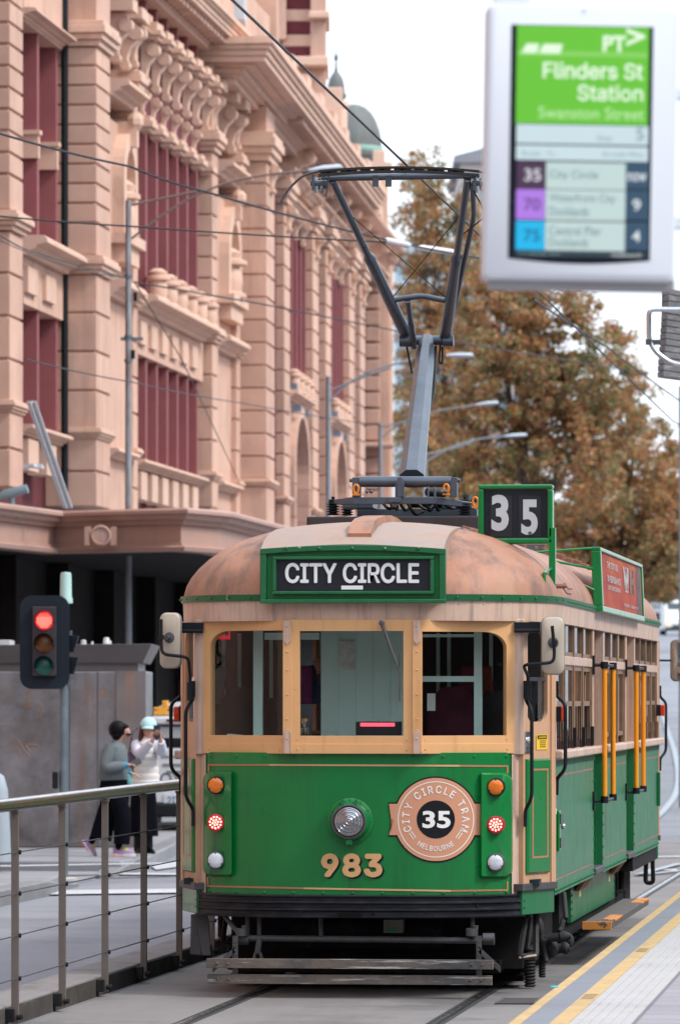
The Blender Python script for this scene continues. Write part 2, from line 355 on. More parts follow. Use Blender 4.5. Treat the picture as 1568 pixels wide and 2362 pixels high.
# ---- gutter strip with rivets and fascia
gt = MB(); band(gt, 2.592, 2.635, 0.035, 0.04, 0.05)
st_ = stadium(1, 0.04, 40)
for i in range(1, len(st_), 2):
    x, y = st_[i]; nx, ny = x / 1.4, (y - YC if y < YC else (y - YR if y > YR else 0)) * 0.8
    rivet(gt, (x, y, 2.614), (nx, ny, 0), 0.009)
for i in range(90):
    rivet(gt, (WB + 0.04, 1.2 + i * 0.124, 2.612), (1, 0, 0), 0.009)
gt.build('gutter_strip', m_green_trim, tram, 40)
fb = MB(); band(fb, 2.462, 2.594, 0.018, 0.024, 0.04)
for i in range(14):
    x = -1.0 + i * 2.0 / 13; rivet(fb, (x, outline(x, WB + .02, LF + .02), 2.575), (x * .5, -1, 0), 0.007)
fb.build('fascia_board', m_cream, tram, 40)
# ---- hood around the destination box
YH = -0.40
def arch(x, ztop, zside, hw): return ztop - (ztop - zside) * (abs(x) / hw) ** 2
hd = MB(); hw = 0.60; rows = []
for j, (y, k) in enumerate(((YH - 0.045, 2.958), (-.25, 3.03), (0.02, 3.085), (0.4, 3.125), (0.9, 3.15), (1.5, 3.15), (1.9, 3.11))):
    row = []
    for i in range(25):
        x = -hw + 2 * hw * i / 24
        row.append((x, y, arch(x, k, k - .04, hw)))
    row = [(-hw, y, 2.62)] + row + [(hw, y, 2.62)]
    rows.append(row)
hd.loft(rows, False, False)
hd.build('destination_hood', m_roof_dust, tram, 40)
rb = MB()
rb.loft([[(x0 - 0.085, y, z - .06), (x0 - 0.075, y, z), (x0 + 0.075, y, z), (x0 + 0.085, y, z - .06)] for x0, y, z in
         ((0.035, YH + 0.10, 3.035), (0.035, -0.1, 3.115), (0.035, 0.1, 3.145), (0.035, 0.6, 3.18), (0.035, 1.0, 3.195), (0.035, 1.4, 3.19), (0.035, 2.0, 3.16))], True, True)
rb.build('roof_ridge', m_roof, tram, 40)
def zc(px, py, y): return TL(px, py, y)
# outer green arch frame, inner frame, blind with the words
fr = MB()
def frame_piece(px0, py0, px1, py1, y, d=0.05):
    a = TL(px0, py0, y); b = TL(px1, py1, y); fr.bx(min(a.x, b.x), max(a.x, b.x), y, y + d, min(a.z, b.z), max(a.z, b.z))
YF = YH - 0.06
ol = [TL(600, 1386, YF), TL(600, 1263, YF)]; top = []
for i in range(17):
    px = 600 + 427 * i / 16; k = 1 - ((px - 813.5) / 213.5) ** 2
    top.append((px, 1266 - 9 * k))
fr.prism([tuple(TL(p[0], p[1], YF)) for p in [(600, 1387), (600, 1266)] + [(614, 1275), (614, 1387)]], (0, 0.06, 0))
fr.prism([tuple(TL(p[0], p[1], YF)) for p in [(1013, 1387), (1013, 1275), (1027, 1268), (1027, 1387)]], (0, 0.06, 0))
fr.prism([tuple(TL(p[0], p[1], YF - .004)) for p in top] + [tuple(TL(p[0], p[1] + 13, YF - .004)) for p in reversed(top)], (0, 0.06, 0))
frame_piece(600, 1383, 1027, 1391, YF - 0.012, 0.07)
for i in range(5): rivet(fr, TL(660 + i * 76, 1265, YF - .004), (0, -1, 0), 0.014)
fr.build('destination_frame', m_green_trim, tram, 40, bevel=0.004)
bk = MB(); a = TL(614, 1387, YF + .03); b = TL(1013, 1268, YF + .03); bk.bx(a.x, b.x, YF + .03, YF + .06, a.z, b.z)
bk.build('destination_panel', m_green, tram)
f2 = MB()
for q in ((629, 1283, 1001, 1291), (629, 1363, 1001, 1371), (629, 1291, 637, 1363), (992, 1291, 1001, 1363)):
    a = TL(q[0], q[3], YF); b = TL(q[2], q[1], YF); f2.bx(a.x, b.x, YF - .012, YF + .03, a.z, b.z)
blf = f2.build('blind_frame', m_green_trim, tram, bevel=0.004)
bl = MB(); a = TL(637, 1363, YF); b = TL(992, 1291, YF); bl.bx(a.x, b.x, YF + .012, YF + .028, a.z, b.z)
blind = bl.build('destination_blind', m_blind, tram)
tx = MB(); yy = YF + .008
def pxmap(x0, y0, x1, y1, y):
    return lambda u, v: TL(x0 + (x1 - x0) * u, y1 + (y0 - y1) * v, y)
text_bold(tx, 'CITY CIRCLE', lambda u, v, k: TL(659 + 306 * u, 1344 - 44 * v, yy - k), .0055, .035)
a = TL(787, 1360, yy); b = TL(837, 1351, yy); tx.quad((a.x, yy, a.z), (b.x, yy, a.z), (b.x, yy, b.z), (a.x, yy, b.z))
tx.build('destination_lettering', m_letter, blind, recalc=False)
# ---- front panel (bowed)
def bow_grid(x0, x1, z0, z1, off=0.0, n=24, th=0.03):
    rows = [[], [], [], []]
    for i in range(n + 1):
        x = x0 + (x1 - x0) * i / n; y = outline(x) - off
        rows[0].append((x, y, z0)); rows[1].append((x, y, z1)); rows[2].append((x, y + th, z1)); rows[3].append((x, y + th, z0))
    mb = MB(); mb.loft(rows + [rows[0]], False, False); return mb
fp = bow_grid(-1.04, 1.04, 0.655, 1.60)
for i in range(11):
    x = -0.98 + i * 0.196; rivet(fp, (x, outline(x), 0.683), (0, -1, 0), 0.010); rivet(fp, (x, outline(x), 1.575), (0, -1, 0), 0.010)
front = fp.build('front_panel', m_green, tram, 40)
def bow_strip(mb, px0, py0, px1, py1, wpx, off=0.003, n=30):
    """painted line on the bowed panel"""
    up, lo = [], []
    L = math.hypot(px1 - px0, py1 - py0); nx, ny = -(py1 - py0) / L * wpx / 2, (px1 - px0) / L * wpx / 2
    for i in range(n + 1):
        px = px0 + (px1 - px0) * i / n; py = py0 + (py1 - py0) * i / n
        up.append(FB(px - nx, py - ny, off)); lo.append(FB(px + nx, py + ny, off))
    mb.loft([up, lo], False, False)
cl = MB()
cl.mi = 0
for a in ((481, 1763, 481, 1781), (1170, 1766, 1170, 1784), (479, 2024, 479, 2046), (1170, 2034, 1170, 2056)): bow_strip(cl, *a, 4)
bow_strip(cl, 480, 1765, 620, 1765, 4); bow_strip(cl, 1060, 1767, 1172, 1768, 4); bow_strip(cl, 478, 2045, 700, 2050, 4); bow_strip(cl, 1040, 2056, 1172, 2054, 4)
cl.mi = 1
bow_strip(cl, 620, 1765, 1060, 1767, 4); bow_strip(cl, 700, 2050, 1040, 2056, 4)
cl.build('coach_line', [m_line, m_line_lit], front, recalc=False)
# number
nb = MB(); nb.mi = 0
text_bold(nb, '983', lambda u, v, k: FB(748 + 134 * u, 2024 - 48 * v, 0.003 + k), .033, .085, 1.08)
nb.mi = 1
text_bold(nb, '983', lambda u, v, k: FB(744 + 134 * u, 2021 - 48 * v, 0.007 + k), .028, .075, 1.08)
nb.build('fleet_number', [m_badge_black, m_gold], front, recalc=False)
# badge
def disc(mb, cx, cy, r0, r1, off, n=72, k=4, ry=1.0):
    rows = []
    for i in range(k + 1):
        r = r0 + (r1 - r0) * i / k
        rows.append([FB(cx + r * math.cos(2 * PI * j / n), cy + ry * r * math.sin(2 * PI * j / n), off) for j in range(n)])
    mb.loft(rows, True, False)
BX, BY = 1005, 1891
bd = MB()
bd.mi = 1; disc(bd, BX, BY, 0.2, 99.5, .003)
def ribbon(e, off, mi):
    bd.mi = mi; k = 10
    for s_ in (-1, 1):
        xo = BX + s_ * (108 + e * .6); up = []; lo = []
        for i in range(k + 1):
            px = BX + s_ * 60 + (xo - (BX + s_ * 60)) * i / k
            up.append((px, BY - 36 - e)); lo.append((px, BY + 36 + e))
        if s_ < 0:
            mid = (xo + 10 - e * .4, BY)
            bd.loft([[FB(*p, off) for p in up[:-1]] , [FB(p[0], BY, off) for p in up[:-1]], [FB(*p, off) for p in lo[:-1]]], False, False)
            bd.add([FB(*up[-2], off), FB(*up[-1], off), FB(*mid, off), FB(*lo[-1], off), FB(*lo[-2], off), FB(up[-2][0], BY, off)], [(0, 1, 2, 5), (5, 2, 3, 4)])
        else:
            bd.loft([[FB(*p, off) for p in up], [FB(*p, off) for p in lo]], False, False)
ribbon(3.5, .0035, 1); ribbon(0, .0045, 0)
bd.mi = 0; disc(bd, BX, BY, 0.2, 96, .0055)
bd.mi = 2; disc(bd, BX, BY, 86, 88, .007, k=1)
bd.mi = 1; disc(bd, BX, BY, 0.2, 44, .007)
badge = bd.build('route_badge', [m_pink, m_badge_black, m_badge_white], front, recalc=False)
bt = MB()
def arc_text(body, r, a0, a1, hgt, bold, inward=False):
    ws = []
    for ch in body:
        if ch == ' ': ws.append(0.34)
        else:
            vs, _ = text_geo(ch, bold); ws.append(max(v[0] for v in vs) - min(v[0] for v in vs) + 0.16)
    tot = sum(ws); s0 = 0
    for ch, w_ in zip(body, ws):
        if ch != ' ':
            vs, fs = text_geo(ch, bold); x0 = min(v[0] for v in vs); x1 = max(v[0] for v in vs)
            ac = a0 + (a1 - a0) * (s0 + w_ / 2) / tot; sc_ = hgt / 0.5156; kx = abs(a1 - a0) * r / tot / sc_
            pts = []
            for vx, vy in vs:
                lx = (vx - (x0 + x1) / 2) * sc_ * kx; ly = vy * sc_
                if not inward: rx, ry = math.sin(ac), -math.cos(ac); ux, uy = math.cos(ac), math.sin(ac); rr = r + ly
                else: rx, ry = math.sin(ac), -math.cos(ac); ux, uy = -math.cos(ac), -math.sin(ac); rr = r - ly
                pts.append(FB(BX + rx * rr + ux * lx, BY + ry * rr + uy * lx, .008))
            bt.add(pts, fs)
        s0 += w_
arc_text('CITY CIRCLE TRAM', 61, R_(-117), R_(117), 17, 0.012)
arc_text('MELBOURNE', 73, R_(218), R_(143), 11.5, 0.012, True)
for a, s_ in ((R_(236), 1), (R_(124), -1)):
    for dr in (-5, 1):
        r = 67 + dr; cx, cy = BX + math.sin(a) * r, BY - math.cos(a) * r; dx, dy = math.cos(a) * 9, math.sin(a) * 9
        nx, ny = math.sin(a) * .9, -math.cos(a) * .9
        bt.add([FB(cx - dx - nx, cy - dy - ny, .008), FB(cx + dx - nx, cy + dy - ny, .008), FB(cx + dx + nx, cy + dy + ny, .008), FB(cx - dx + nx, cy - dy + ny, .008)], [(0, 1, 2, 3)])
text_map(bt, '35', lambda u, v: FB(974 + 65 * u, 1911 - 40 * v, .009), 0.03, 1.0, font=False)
bt.build('badge_lettering', m_badge_white, badge, recalc=False)
# ---- headlight
hl = MB(); c = FB(808, 1895, 0.0); ax = (0, -1, 0)
hl.lathe([(0.152, 0), (0.152, 0.014), (0.142, 0.02), (0.132, 0.022), (0.126, 0.05), (0.118, 0.085), (0.110, 0.088), (0.106, 0.06)], c, ax, 40)
for i in range(12): a = 2 * PI * i / 12; rivet(hl, c + Vector((0.14 * math.cos(a), -.018, 0.14 * math.sin(a))), ax, 0.007)
for s_ in (-1, 1): hl.bx(c.x - .045 * s_ - .008, c.x - .045 * s_ + .008, c.y - .09, c.y - .02, c.z + .105, c.z + .142)
hl.bx(c.x - .02, c.x + .02, c.y - .085, c.y - .02, c.z - .15, c.z - .12)
head = hl.build('headlight', m_green, tram, 35)
rim = MB(); rim.lathe([(0.113, .075), (0.113, .094), (0.102, .096), (0.100, .075)], c, ax, 40); rim.build('headlight_rim', m_grey_iron, head, 35)
ln = MB(); prof = [(0.101, .080)]
for i in range(9):
    r = 0.098 - i * 0.0115; prof += [(r, 0.088 + 0.006 * (i % 2) + i * .0012), (r - .006, 0.094 - 0.006 * (i % 2) + i * .0012)]
ln.lathe(prof, c, ax, 36)
m_headlens = mat('headlight_lens', (0.42, 0.42, 0.44), 0.1, metal=0.85, var=0.1, scale=20)
ln.build('headlight_lens', m_headlens, head, 20)
# ---- light clusters
def cluster(x0, x1, y0, y1, lights):
    pl = MB(); cx, cy = (x0 + x1) / 2, (y0 + y1) / 2; out_ = []
    n = 10; rr = 22
    inner_left = x0 < 800
    pts = []
    for (ccx, ccy, a0) in ((x1 - rr, y0 + rr, -90), (x1 - rr, y1 - rr, 0), (x0 + rr, y1 - rr, 90), (x0 + rr, y0 + rr, 180)):
        sharp = 5 if (ccx > cx) == inner_left else rr
        qx = (x1 - sharp) if ccx > cx else (x0 + sharp); qy = (y0 + sharp) if ccy < cy else (y1 - sharp)
        for i in range(n + 1):
            a = R_(a0 + 90 * i / n); pts.append((qx + sharp * math.cos(a), qy + sharp * math.sin(a)))
    rings = []
    for s_, off in ((1.0, 0.0), (1.0, .012), (0.93, .035), (0.90, .042), (0.02, .044)):
        rings.append([FB(cx + (p[0] - cx) * (1 - (1 - s_) * (1 if s_ > .5 else 1)), cy + (p[1] - cy) * (1 - (1 - s_) * .4 if s_ > .5 else s_), off) for p in pts])
    pl.loft(rings, True, True)
    for p in ((x0 + 10, y0 + 14), (x1 - 7, y0 + 14), (x1 - 7, y1 - 12), (x0 + 10, y1 - 12), (x1 - 5, cy - 40), (x1 - 5, cy + 40)): rivet(pl, FB(p[0], p[1], .02), ax, .012)
    plate = pl.build('light_cluster', m_green, tram, 45)
    for (lx, ly), kind in zip(lights, ('amber', 'red', 'white')):
        p = FB(lx, ly, 0.078); r = 0.0545
        bz = MB(); bz.lathe([(r + .004, -.07), (r + .004, 0), (r + .003, .012), (r - .003, .014), (r - .004, 0)], p, ax, 28)
        l = MB()
        if kind == 'red':
            l.mi = 0; l.lathe([(r - .003, 0), (r - .004, .012), (r * .7, .016), (0.001, .018)], p, ax, 24); l.mi = 1
            for ring, cnt in ((0.0, 1), (0.018, 6), (0.037, 11)):
                for i in range(cnt):
                    a = 2 * PI * (i + .25) / max(cnt, 1); l.ball((p.x + ring * math.cos(a), p.y - .0165, p.z + ring * math.sin(a)), 0.0072, 8, 4)
            o = l.build('stop_light', [m_red_lit, m_led], plate, 40)
            bz.build('lens_bezel', m_red_lens, plate, 40)
        else:
            l.lathe([(r - .003, 0), (r - .004, .012), (r * .75, .019), (r * .4, .022), (0.001, .023)], p, ax, 24)
            l.build('amber_light' if kind == 'amber' else 'reflector', m_orange_lens if kind == 'amber' else m_white_lens, plate, 40)
            for i in range(3):
                a = R_(90 + i * 120); bz.bx(p.x + .046 * math.cos(a) - .004, p.x + .046 * math.cos(a) + .004, p.y - .018, p.y, p.z + .046 * math.sin(a) - .004, p.z + .046 * math.sin(a) + .004)
            bz.build('lens_bezel', m_black if kind == 'amber' else m_grey_iron, plate, 40)
cluster(468, 536, 1779, 2023, ((497.6, 1812), (497.6, 1898), (497.6, 1985)))
cluster(1107, 1182, 1783, 2027, ((1143.5, 1816), (1143.5, 1903), (1143.0, 1990)))
# ---- bumper with ribs and coupler slot
bpz = [(0.522, .055), (0.532, .062), (0.540, .035), (0.566, .030), (0.572, .060), (0.580, .060), (0.588, .032), (0.612, .030), (0.618, .058), (0.626, .058), (0.634, .030), (0.655, .028), (0.660, .050), (0.668, .05), (0.672, .0)]
rows = []
xs = [-1.095 + 2.19 * i / 40 for i in range(41)]
for z, o in bpz: rows.append([(x, outline(x) - o - .01, z) for x in xs])
rows = [[(x, outline(x) + .06, 0.522) for x in xs]] + rows
bp = MB(); bp.loft(rows, False, False)
for (px, py) in ((860, 2110), (700, 2103), (1000, 2113), (920, 2086), (1100, 2090), (590, 2085)): rivet(bp, FB(px, py, .045), ax, .012)
bumper = bp.build('bumper', m_bumper, tram, 30)
sl = MB(); a = FB(780, 2118, .07); b = FB(833, 2106, .07); sl.bx(a.x, b.x, a.y - .01, a.y + .05, a.z, b.z); sl.build('coupler_slot', mat('slot_black', (0.003, 0.003, 0.004), 0.9, var=0), bumper)
# ---- corner posts
for s_, pxs in ((1, (1186, 1210)), (-1, (450, 468))):
    cp = MB(); x0 = 1.012 * s_; x1 = 1.085 * s_
    cp.prism([(x0, outline(x0) - .012, .655), (x1, outline(x1) - .012, .655), (x1 + .02 * s_, .12, .655), (x0, .12, .655)], (0, 0, 0.93))
    cp.prism([(x0 - .012 * s_, -0.045, 1.585), (x1 + .004 * s_, -0.015, 1.585), (x1 + .02 * s_, .12, 1.585), (x0 - .012 * s_, .12, 1.585)], (0, 0, 0.89))
    cp.build('corner_post', m_cream, tram, bevel=0.006)
# ---- windscreen band: three frames, their glass, two cover straps
def plane_map(A, B):                        # A, B local plan points (x,y) left -> right; returns fn(u 0..1, z, off)
    A = Vector((A[0], A[1], 0)); B = Vector((B[0], B[1], 0)); d = B - A; n = Vector((d.y, -d.x, 0)).normalized()
    return lambda u, z, off=0.0: A + d * u + Vector((0, 0, z)) + n * off
def pl_px(A, B, px, py):                    # pixel -> (u, z) on the vertical plane through A, B
    d = ray(px, py); n = Vector((B[1] - A[1], -(B[0] - A[0]), 0)); a = Vector((A[0] + TX, A[1] + TY, 0))
    t = n.dot(a) / n.dot(Vector((d.x, d.y, 0))); q = Vector((d.x * t - TX, d.y * t - TY, 0))
    L = Vector((B[0] - A[0], B[1] - A[1], 0)); return (q - Vector((A[0], A[1], 0))).dot(L) / L.length_squared, H + d.z * t
PWL, PCL, PCR, PWR = (-1.03, -0.035), (-0.425, -0.40), (0.425, -0.40), (1.03, -0.035)
def window_frame(A, B, hole, z0, z1, name, glassmat, arcs=None, depth=0.05, material=None, parent=tram, gname='windscreen'):
    f = plane_map(A, B); mb = MB()
    (ux0, hz1), (ux1, hz0) = pl_px(A, B, hole[0], hole[1]), pl_px(A, B, hole[2], hole[3])
    def bar(u0, u1, a, b, o=0.0):
        mb.prism([f(u0, a, o), f(u1, a, o), f(u1, b, o), f(u0, b, o)], f(0, 0, 0) - f(0, 0, depth))
    bar(0, ux0, z0, z1); bar(ux1, 1, z0, z1); bar(ux0, ux1, z0, hz0); bar(ux0, ux1, hz1, z1)
    if arcs:
        L = (Vector(B) - Vector(A)).length; rx, rz = 0.155 / L, 0.105
        for side in arcs:
            pts = []
            for i in range(9):
                a = PI / 2 * i / 8
                if side == 'L': pts.append(f(ux0 + rx - rx * math.sin(a), hz1 - rz + rz * math.cos(a)))
                else: pts.append(f(ux1 - rx + rx * math.sin(a), hz1 - rz + rz * math.cos(a)))
            corner = f(ux0 if side == 'L' else ux1, hz1)
            mb.prism([corner] + pts, f(0, 0, 0) - f(0, 0, depth))
    # lower rail standing proud, screw heads
    zs = z0 + (hz0 - z0) * 0.55
    mb.prism([f(0.01, z0 + .002, .008), f(.99, z0 + .002, .008), f(.99, zs, .008), f(0.01, zs, .008)], f(0, 0, 0) - f(0, 0, .012))
    for u in (0.08, 0.92):
        rivet(mb, f(u, z0 + .03, .008), f(0, 0, 1) - f(0, 0, 0), .007); rivet(mb, f(u, zs + .03, 0), f(0, 0, 1) - f(0, 0, 0), .006)
    fr_ = mb.build(name, material or m_tan, parent, bevel=0.004)
    g = MB(); g.quad(f(ux0, hz0, -.025), f(ux1, hz0, -.025), f(ux1, hz1, -.025), f(ux0, hz1, -.025))
    g.build(gname, glassmat, fr_, recalc=False)
    return f
ZW0, ZW1 = 1.592, 2.468
window_frame(PWL, PCL, (485, 1456, 653, 1697), ZW0, ZW1, 'window_frame', m_glass_front, ('L',))
fC = window_frame(PCL, PCR, (691, 1456, 930, 1698), ZW0, ZW1, 'window_frame', m_glass_front)
window_frame(PCR, PWR, (970, 1457, 1168, 1697), ZW0, ZW1, 'window_frame', m_glass_front, ('R',))
for x in (-0.425, 0.425):
    cs = MB()
    for (zt, zb) in ((2.462, 2.33), (1.73, 1.595)):
        tip = zb - .025 if zt > 2 else zt + .025
        pts = [(x - .022, -0.425, zb), (x + .022, -0.425, zb), (x + .022, -0.425, zt), (x - .022, -0.425, zt)]
        if zt > 2: pts = [(x, -0.425, zb - .025)] + pts[1:] + [pts[0]]
        else: pts = pts[:3] + [(x, -0.425, zt + .025)] + pts[3:]
        cs.prism(pts, (0, .03, 0)); rivet(cs, (x, -.425, (zt + zb) / 2 + .03), ax, .007)
    cs.build('cover_strap', m_cream, tram)
    sp = MB(); sp.bx(x - .03, x + .03, -0.412, -0.36, 1.60, 2.46)
    for z in (1.82, 1.98, 2.14, 2.26): rivet(sp, (x, -.412, z), ax, .008)
    sp.build('window_post', m_tan, tram, bevel=.004)
# wiper
wp = MB(); a = TL(880, 1437, -0.44); b = TL(922, 1553, -0.455); k = a.lerp(b, .55)
wp.tube([a, k, b], [.012, .010, .005], 8); wp.tube([TL(922, 1508, -.45), TL(922, 1618, -.45)], .005, 6); wp.lathe([(.018, 0), (.018, .03), (.012, .035)], a + Vector((0, .02, 0)), ax, 12)
wp.build('wiper', m_grey_iron, tram, 40)
# ---- angled cab doors either side of the front (and the rear, unseen)
m_dglass = glass('cab_glass', (0.42, 0.5, 0.52), 1.0)
def cab_door(s_, rear=False):
    A = (1.085 * s_, 0.0); B = (WB * s_, 0.52)
    if rear: A = (A[0], LEN - A[1]); B = (B[0], LEN - B[1])
    f0 = plane_map(A, B); sg = 1 if (s_ > 0) != rear else -1
    f = lambda u, z, o=0.0: f0(u, z, o * sg)
    mb = MB(); ext = lambda o: f(0, 0, 0) - f(0, 0, o)
    def bar(u0, u1, a, b, o=0.0, d=.05): mb.prism([f(u0, a, o), f(u1, a, o), f(u1, b, o), f(u0, b, o)], ext(d))
    u0, u1, w0, w1 = 0.12, 0.78, 1.80, 2.40
    bar(0, u0, .72, 2.47); bar(u1, 1, .72, 2.47); bar(u0, u1, .72, w0); bar(u0, u1, w1, 2.47); bar(.86, 1, .72, 2.47, .012, .02)
    for (cu, cz, su, sz) in ((u0, w0, 1, 1), (u1, w0, -1, 1), (u0, w1, 1, -1), (u1, w1, -1, -1)):
        pts = [f(cu, cz)] + [f(cu + su * .16 * (1 - math.sin(PI / 2 * i / 6)), cz + sz * .07 * (1 - math.cos(PI / 2 * i / 6))) for i in range(7)]
        mb.prism(pts, ext(.05))
    door = mb.build('cab_door', m_door_tan, tram, bevel=.003)
    g = MB(); g.quad(f(u0, w0, -.025), f(u1, w0, -.025), f(u1, w1, -.025), f(u0, w1, -.025)); g.build('cab_window', m_dglass, door, recalc=False)
    fr_ = MB()
    for a, b in ((2.07, 2.095),): fr_.prism([f(u0, a, -.015), f(u1, a, -.015), f(u1, b, -.015), f(u0, b, -.015)], ext(.03))
    fr_.prism([f(.62, 1.82, -.012), f(.65, 1.82, -.012), f(.65, 2.07, -.012), f(.62, 2.07, -.012)], ext(.02))
    fr_.build('sash_bar', m_chrome, door)
    g2 = MB(); rings = []
    for e, o in ((0, 0), (0, .010), (.03, .022), (.10, .022)):
        rings.append([f(.06 + e, .80 + e * .3, o), f(.80 - e, .80 + e * .3, o), f(.80 - e, 1.555 - e * .3, o), f(.06 + e, 1.555 - e * .3, o)])
    g2.loft(rings, True, True); dp = g2.build('door_panel', m_green, door, bevel=.003)
    l2 = MB()
    for a in ((.18, .22, .90, 1.49), (.66, .70, .90, 1.49)): l2.quad(f(a[0], a[2], .0235), f(a[1], a[2], .0235), f(a[1], a[3], .0235), f(a[0], a[3], .0235))
    for a in ((.22, .66, .90, .912), (.22, .66, 1.478, 1.49)): l2.quad(f(a[0], a[2], .0235), f(a[1], a[2], .0235), f(a[1], a[3], .0235), f(a[0], a[3], .0235))
    l2.build('coach_line', m_line, door, recalc=False)
    s2 = MB(); s2.prism([f(-.1, .688, .02), f(1.02, .688, .02), f(1.02, .735, .02), f(-.1, .735, .02)], ext(.08)); s2.build('door_sill', m_grey_iron, tram, bevel=.004)
    s3 = MB(); s3.prism([f(-.03, .53, .0), f(1.0, .53, .0), f(1.0, .69, .0), f(-.03, .69, .0)], ext(.06)); s3.build('corner_skirt', m_green_worn if s_ > 0 else m_green, tram, bevel=.004)
    if not rear:
        s4 = MB(); s4.bx(*(sorted((1.03 * s_, 1.20 * s_))), -.055, .16, 2.40, 2.455); s4.lathe([(.014, 0), (.014, .17)], (1.03 * s_, -.06, 2.40), (s_, 0, 0), 8); s4.build('door_track', m_black, tram)
    if s_ > 0 and not rear:
        lk = MB(); lk.prism([f(.02, 1.60, .014), f(.24, 1.60, .014), f(.24, 1.735, .014), f(.02, 1.735, .014)], ext(.012)); lk.lathe([(.032, 0), (.03, .02), (.018, .024)], f(.12, 1.67, .014), f(0, 0, 1) - f(0, 0, 0), 16); lk.build('door_lock', m_chrome, door, 40)
        wst = MB(); wst.mi = 0; q = (.40, .76, 1.615, 1.715); wst.quad(f(q[0], q[2], .004), f(q[1], q[2], .004), f(q[1], q[3], .004), f(q[0], q[3], .004)); wst.mi = 1
        wst.quad(f(.43, 1.685, .006), f(.73, 1.685, .006), f(.73, 1.710, .006), f(.43, 1.710, .006))
        for i in range(4): wst.quad(f(.50, 1.675 - .013 * i, .006), f(.70, 1.675 - .013 * i, .006), f(.70, 1.671 - .013 * i, .006), f(.50, 1.671 - .013 * i, .006))
        wst.mi = 0; text_map(wst, 'WARNING', lambda u, v: f(.50 + .21 * u, 1.690 + .014 * v, .008), .02)
        wst.add([f(.45, 1.690, .008), f(.49, 1.690, .008), f(.47, 1.706, .008)], [(0, 1, 2)])
        wst.build('warning_sticker', [m_sticker, m_badge_black], door, recalc=False)
for s_ in (1, -1): cab_door(s_); cab_door(s_, True)
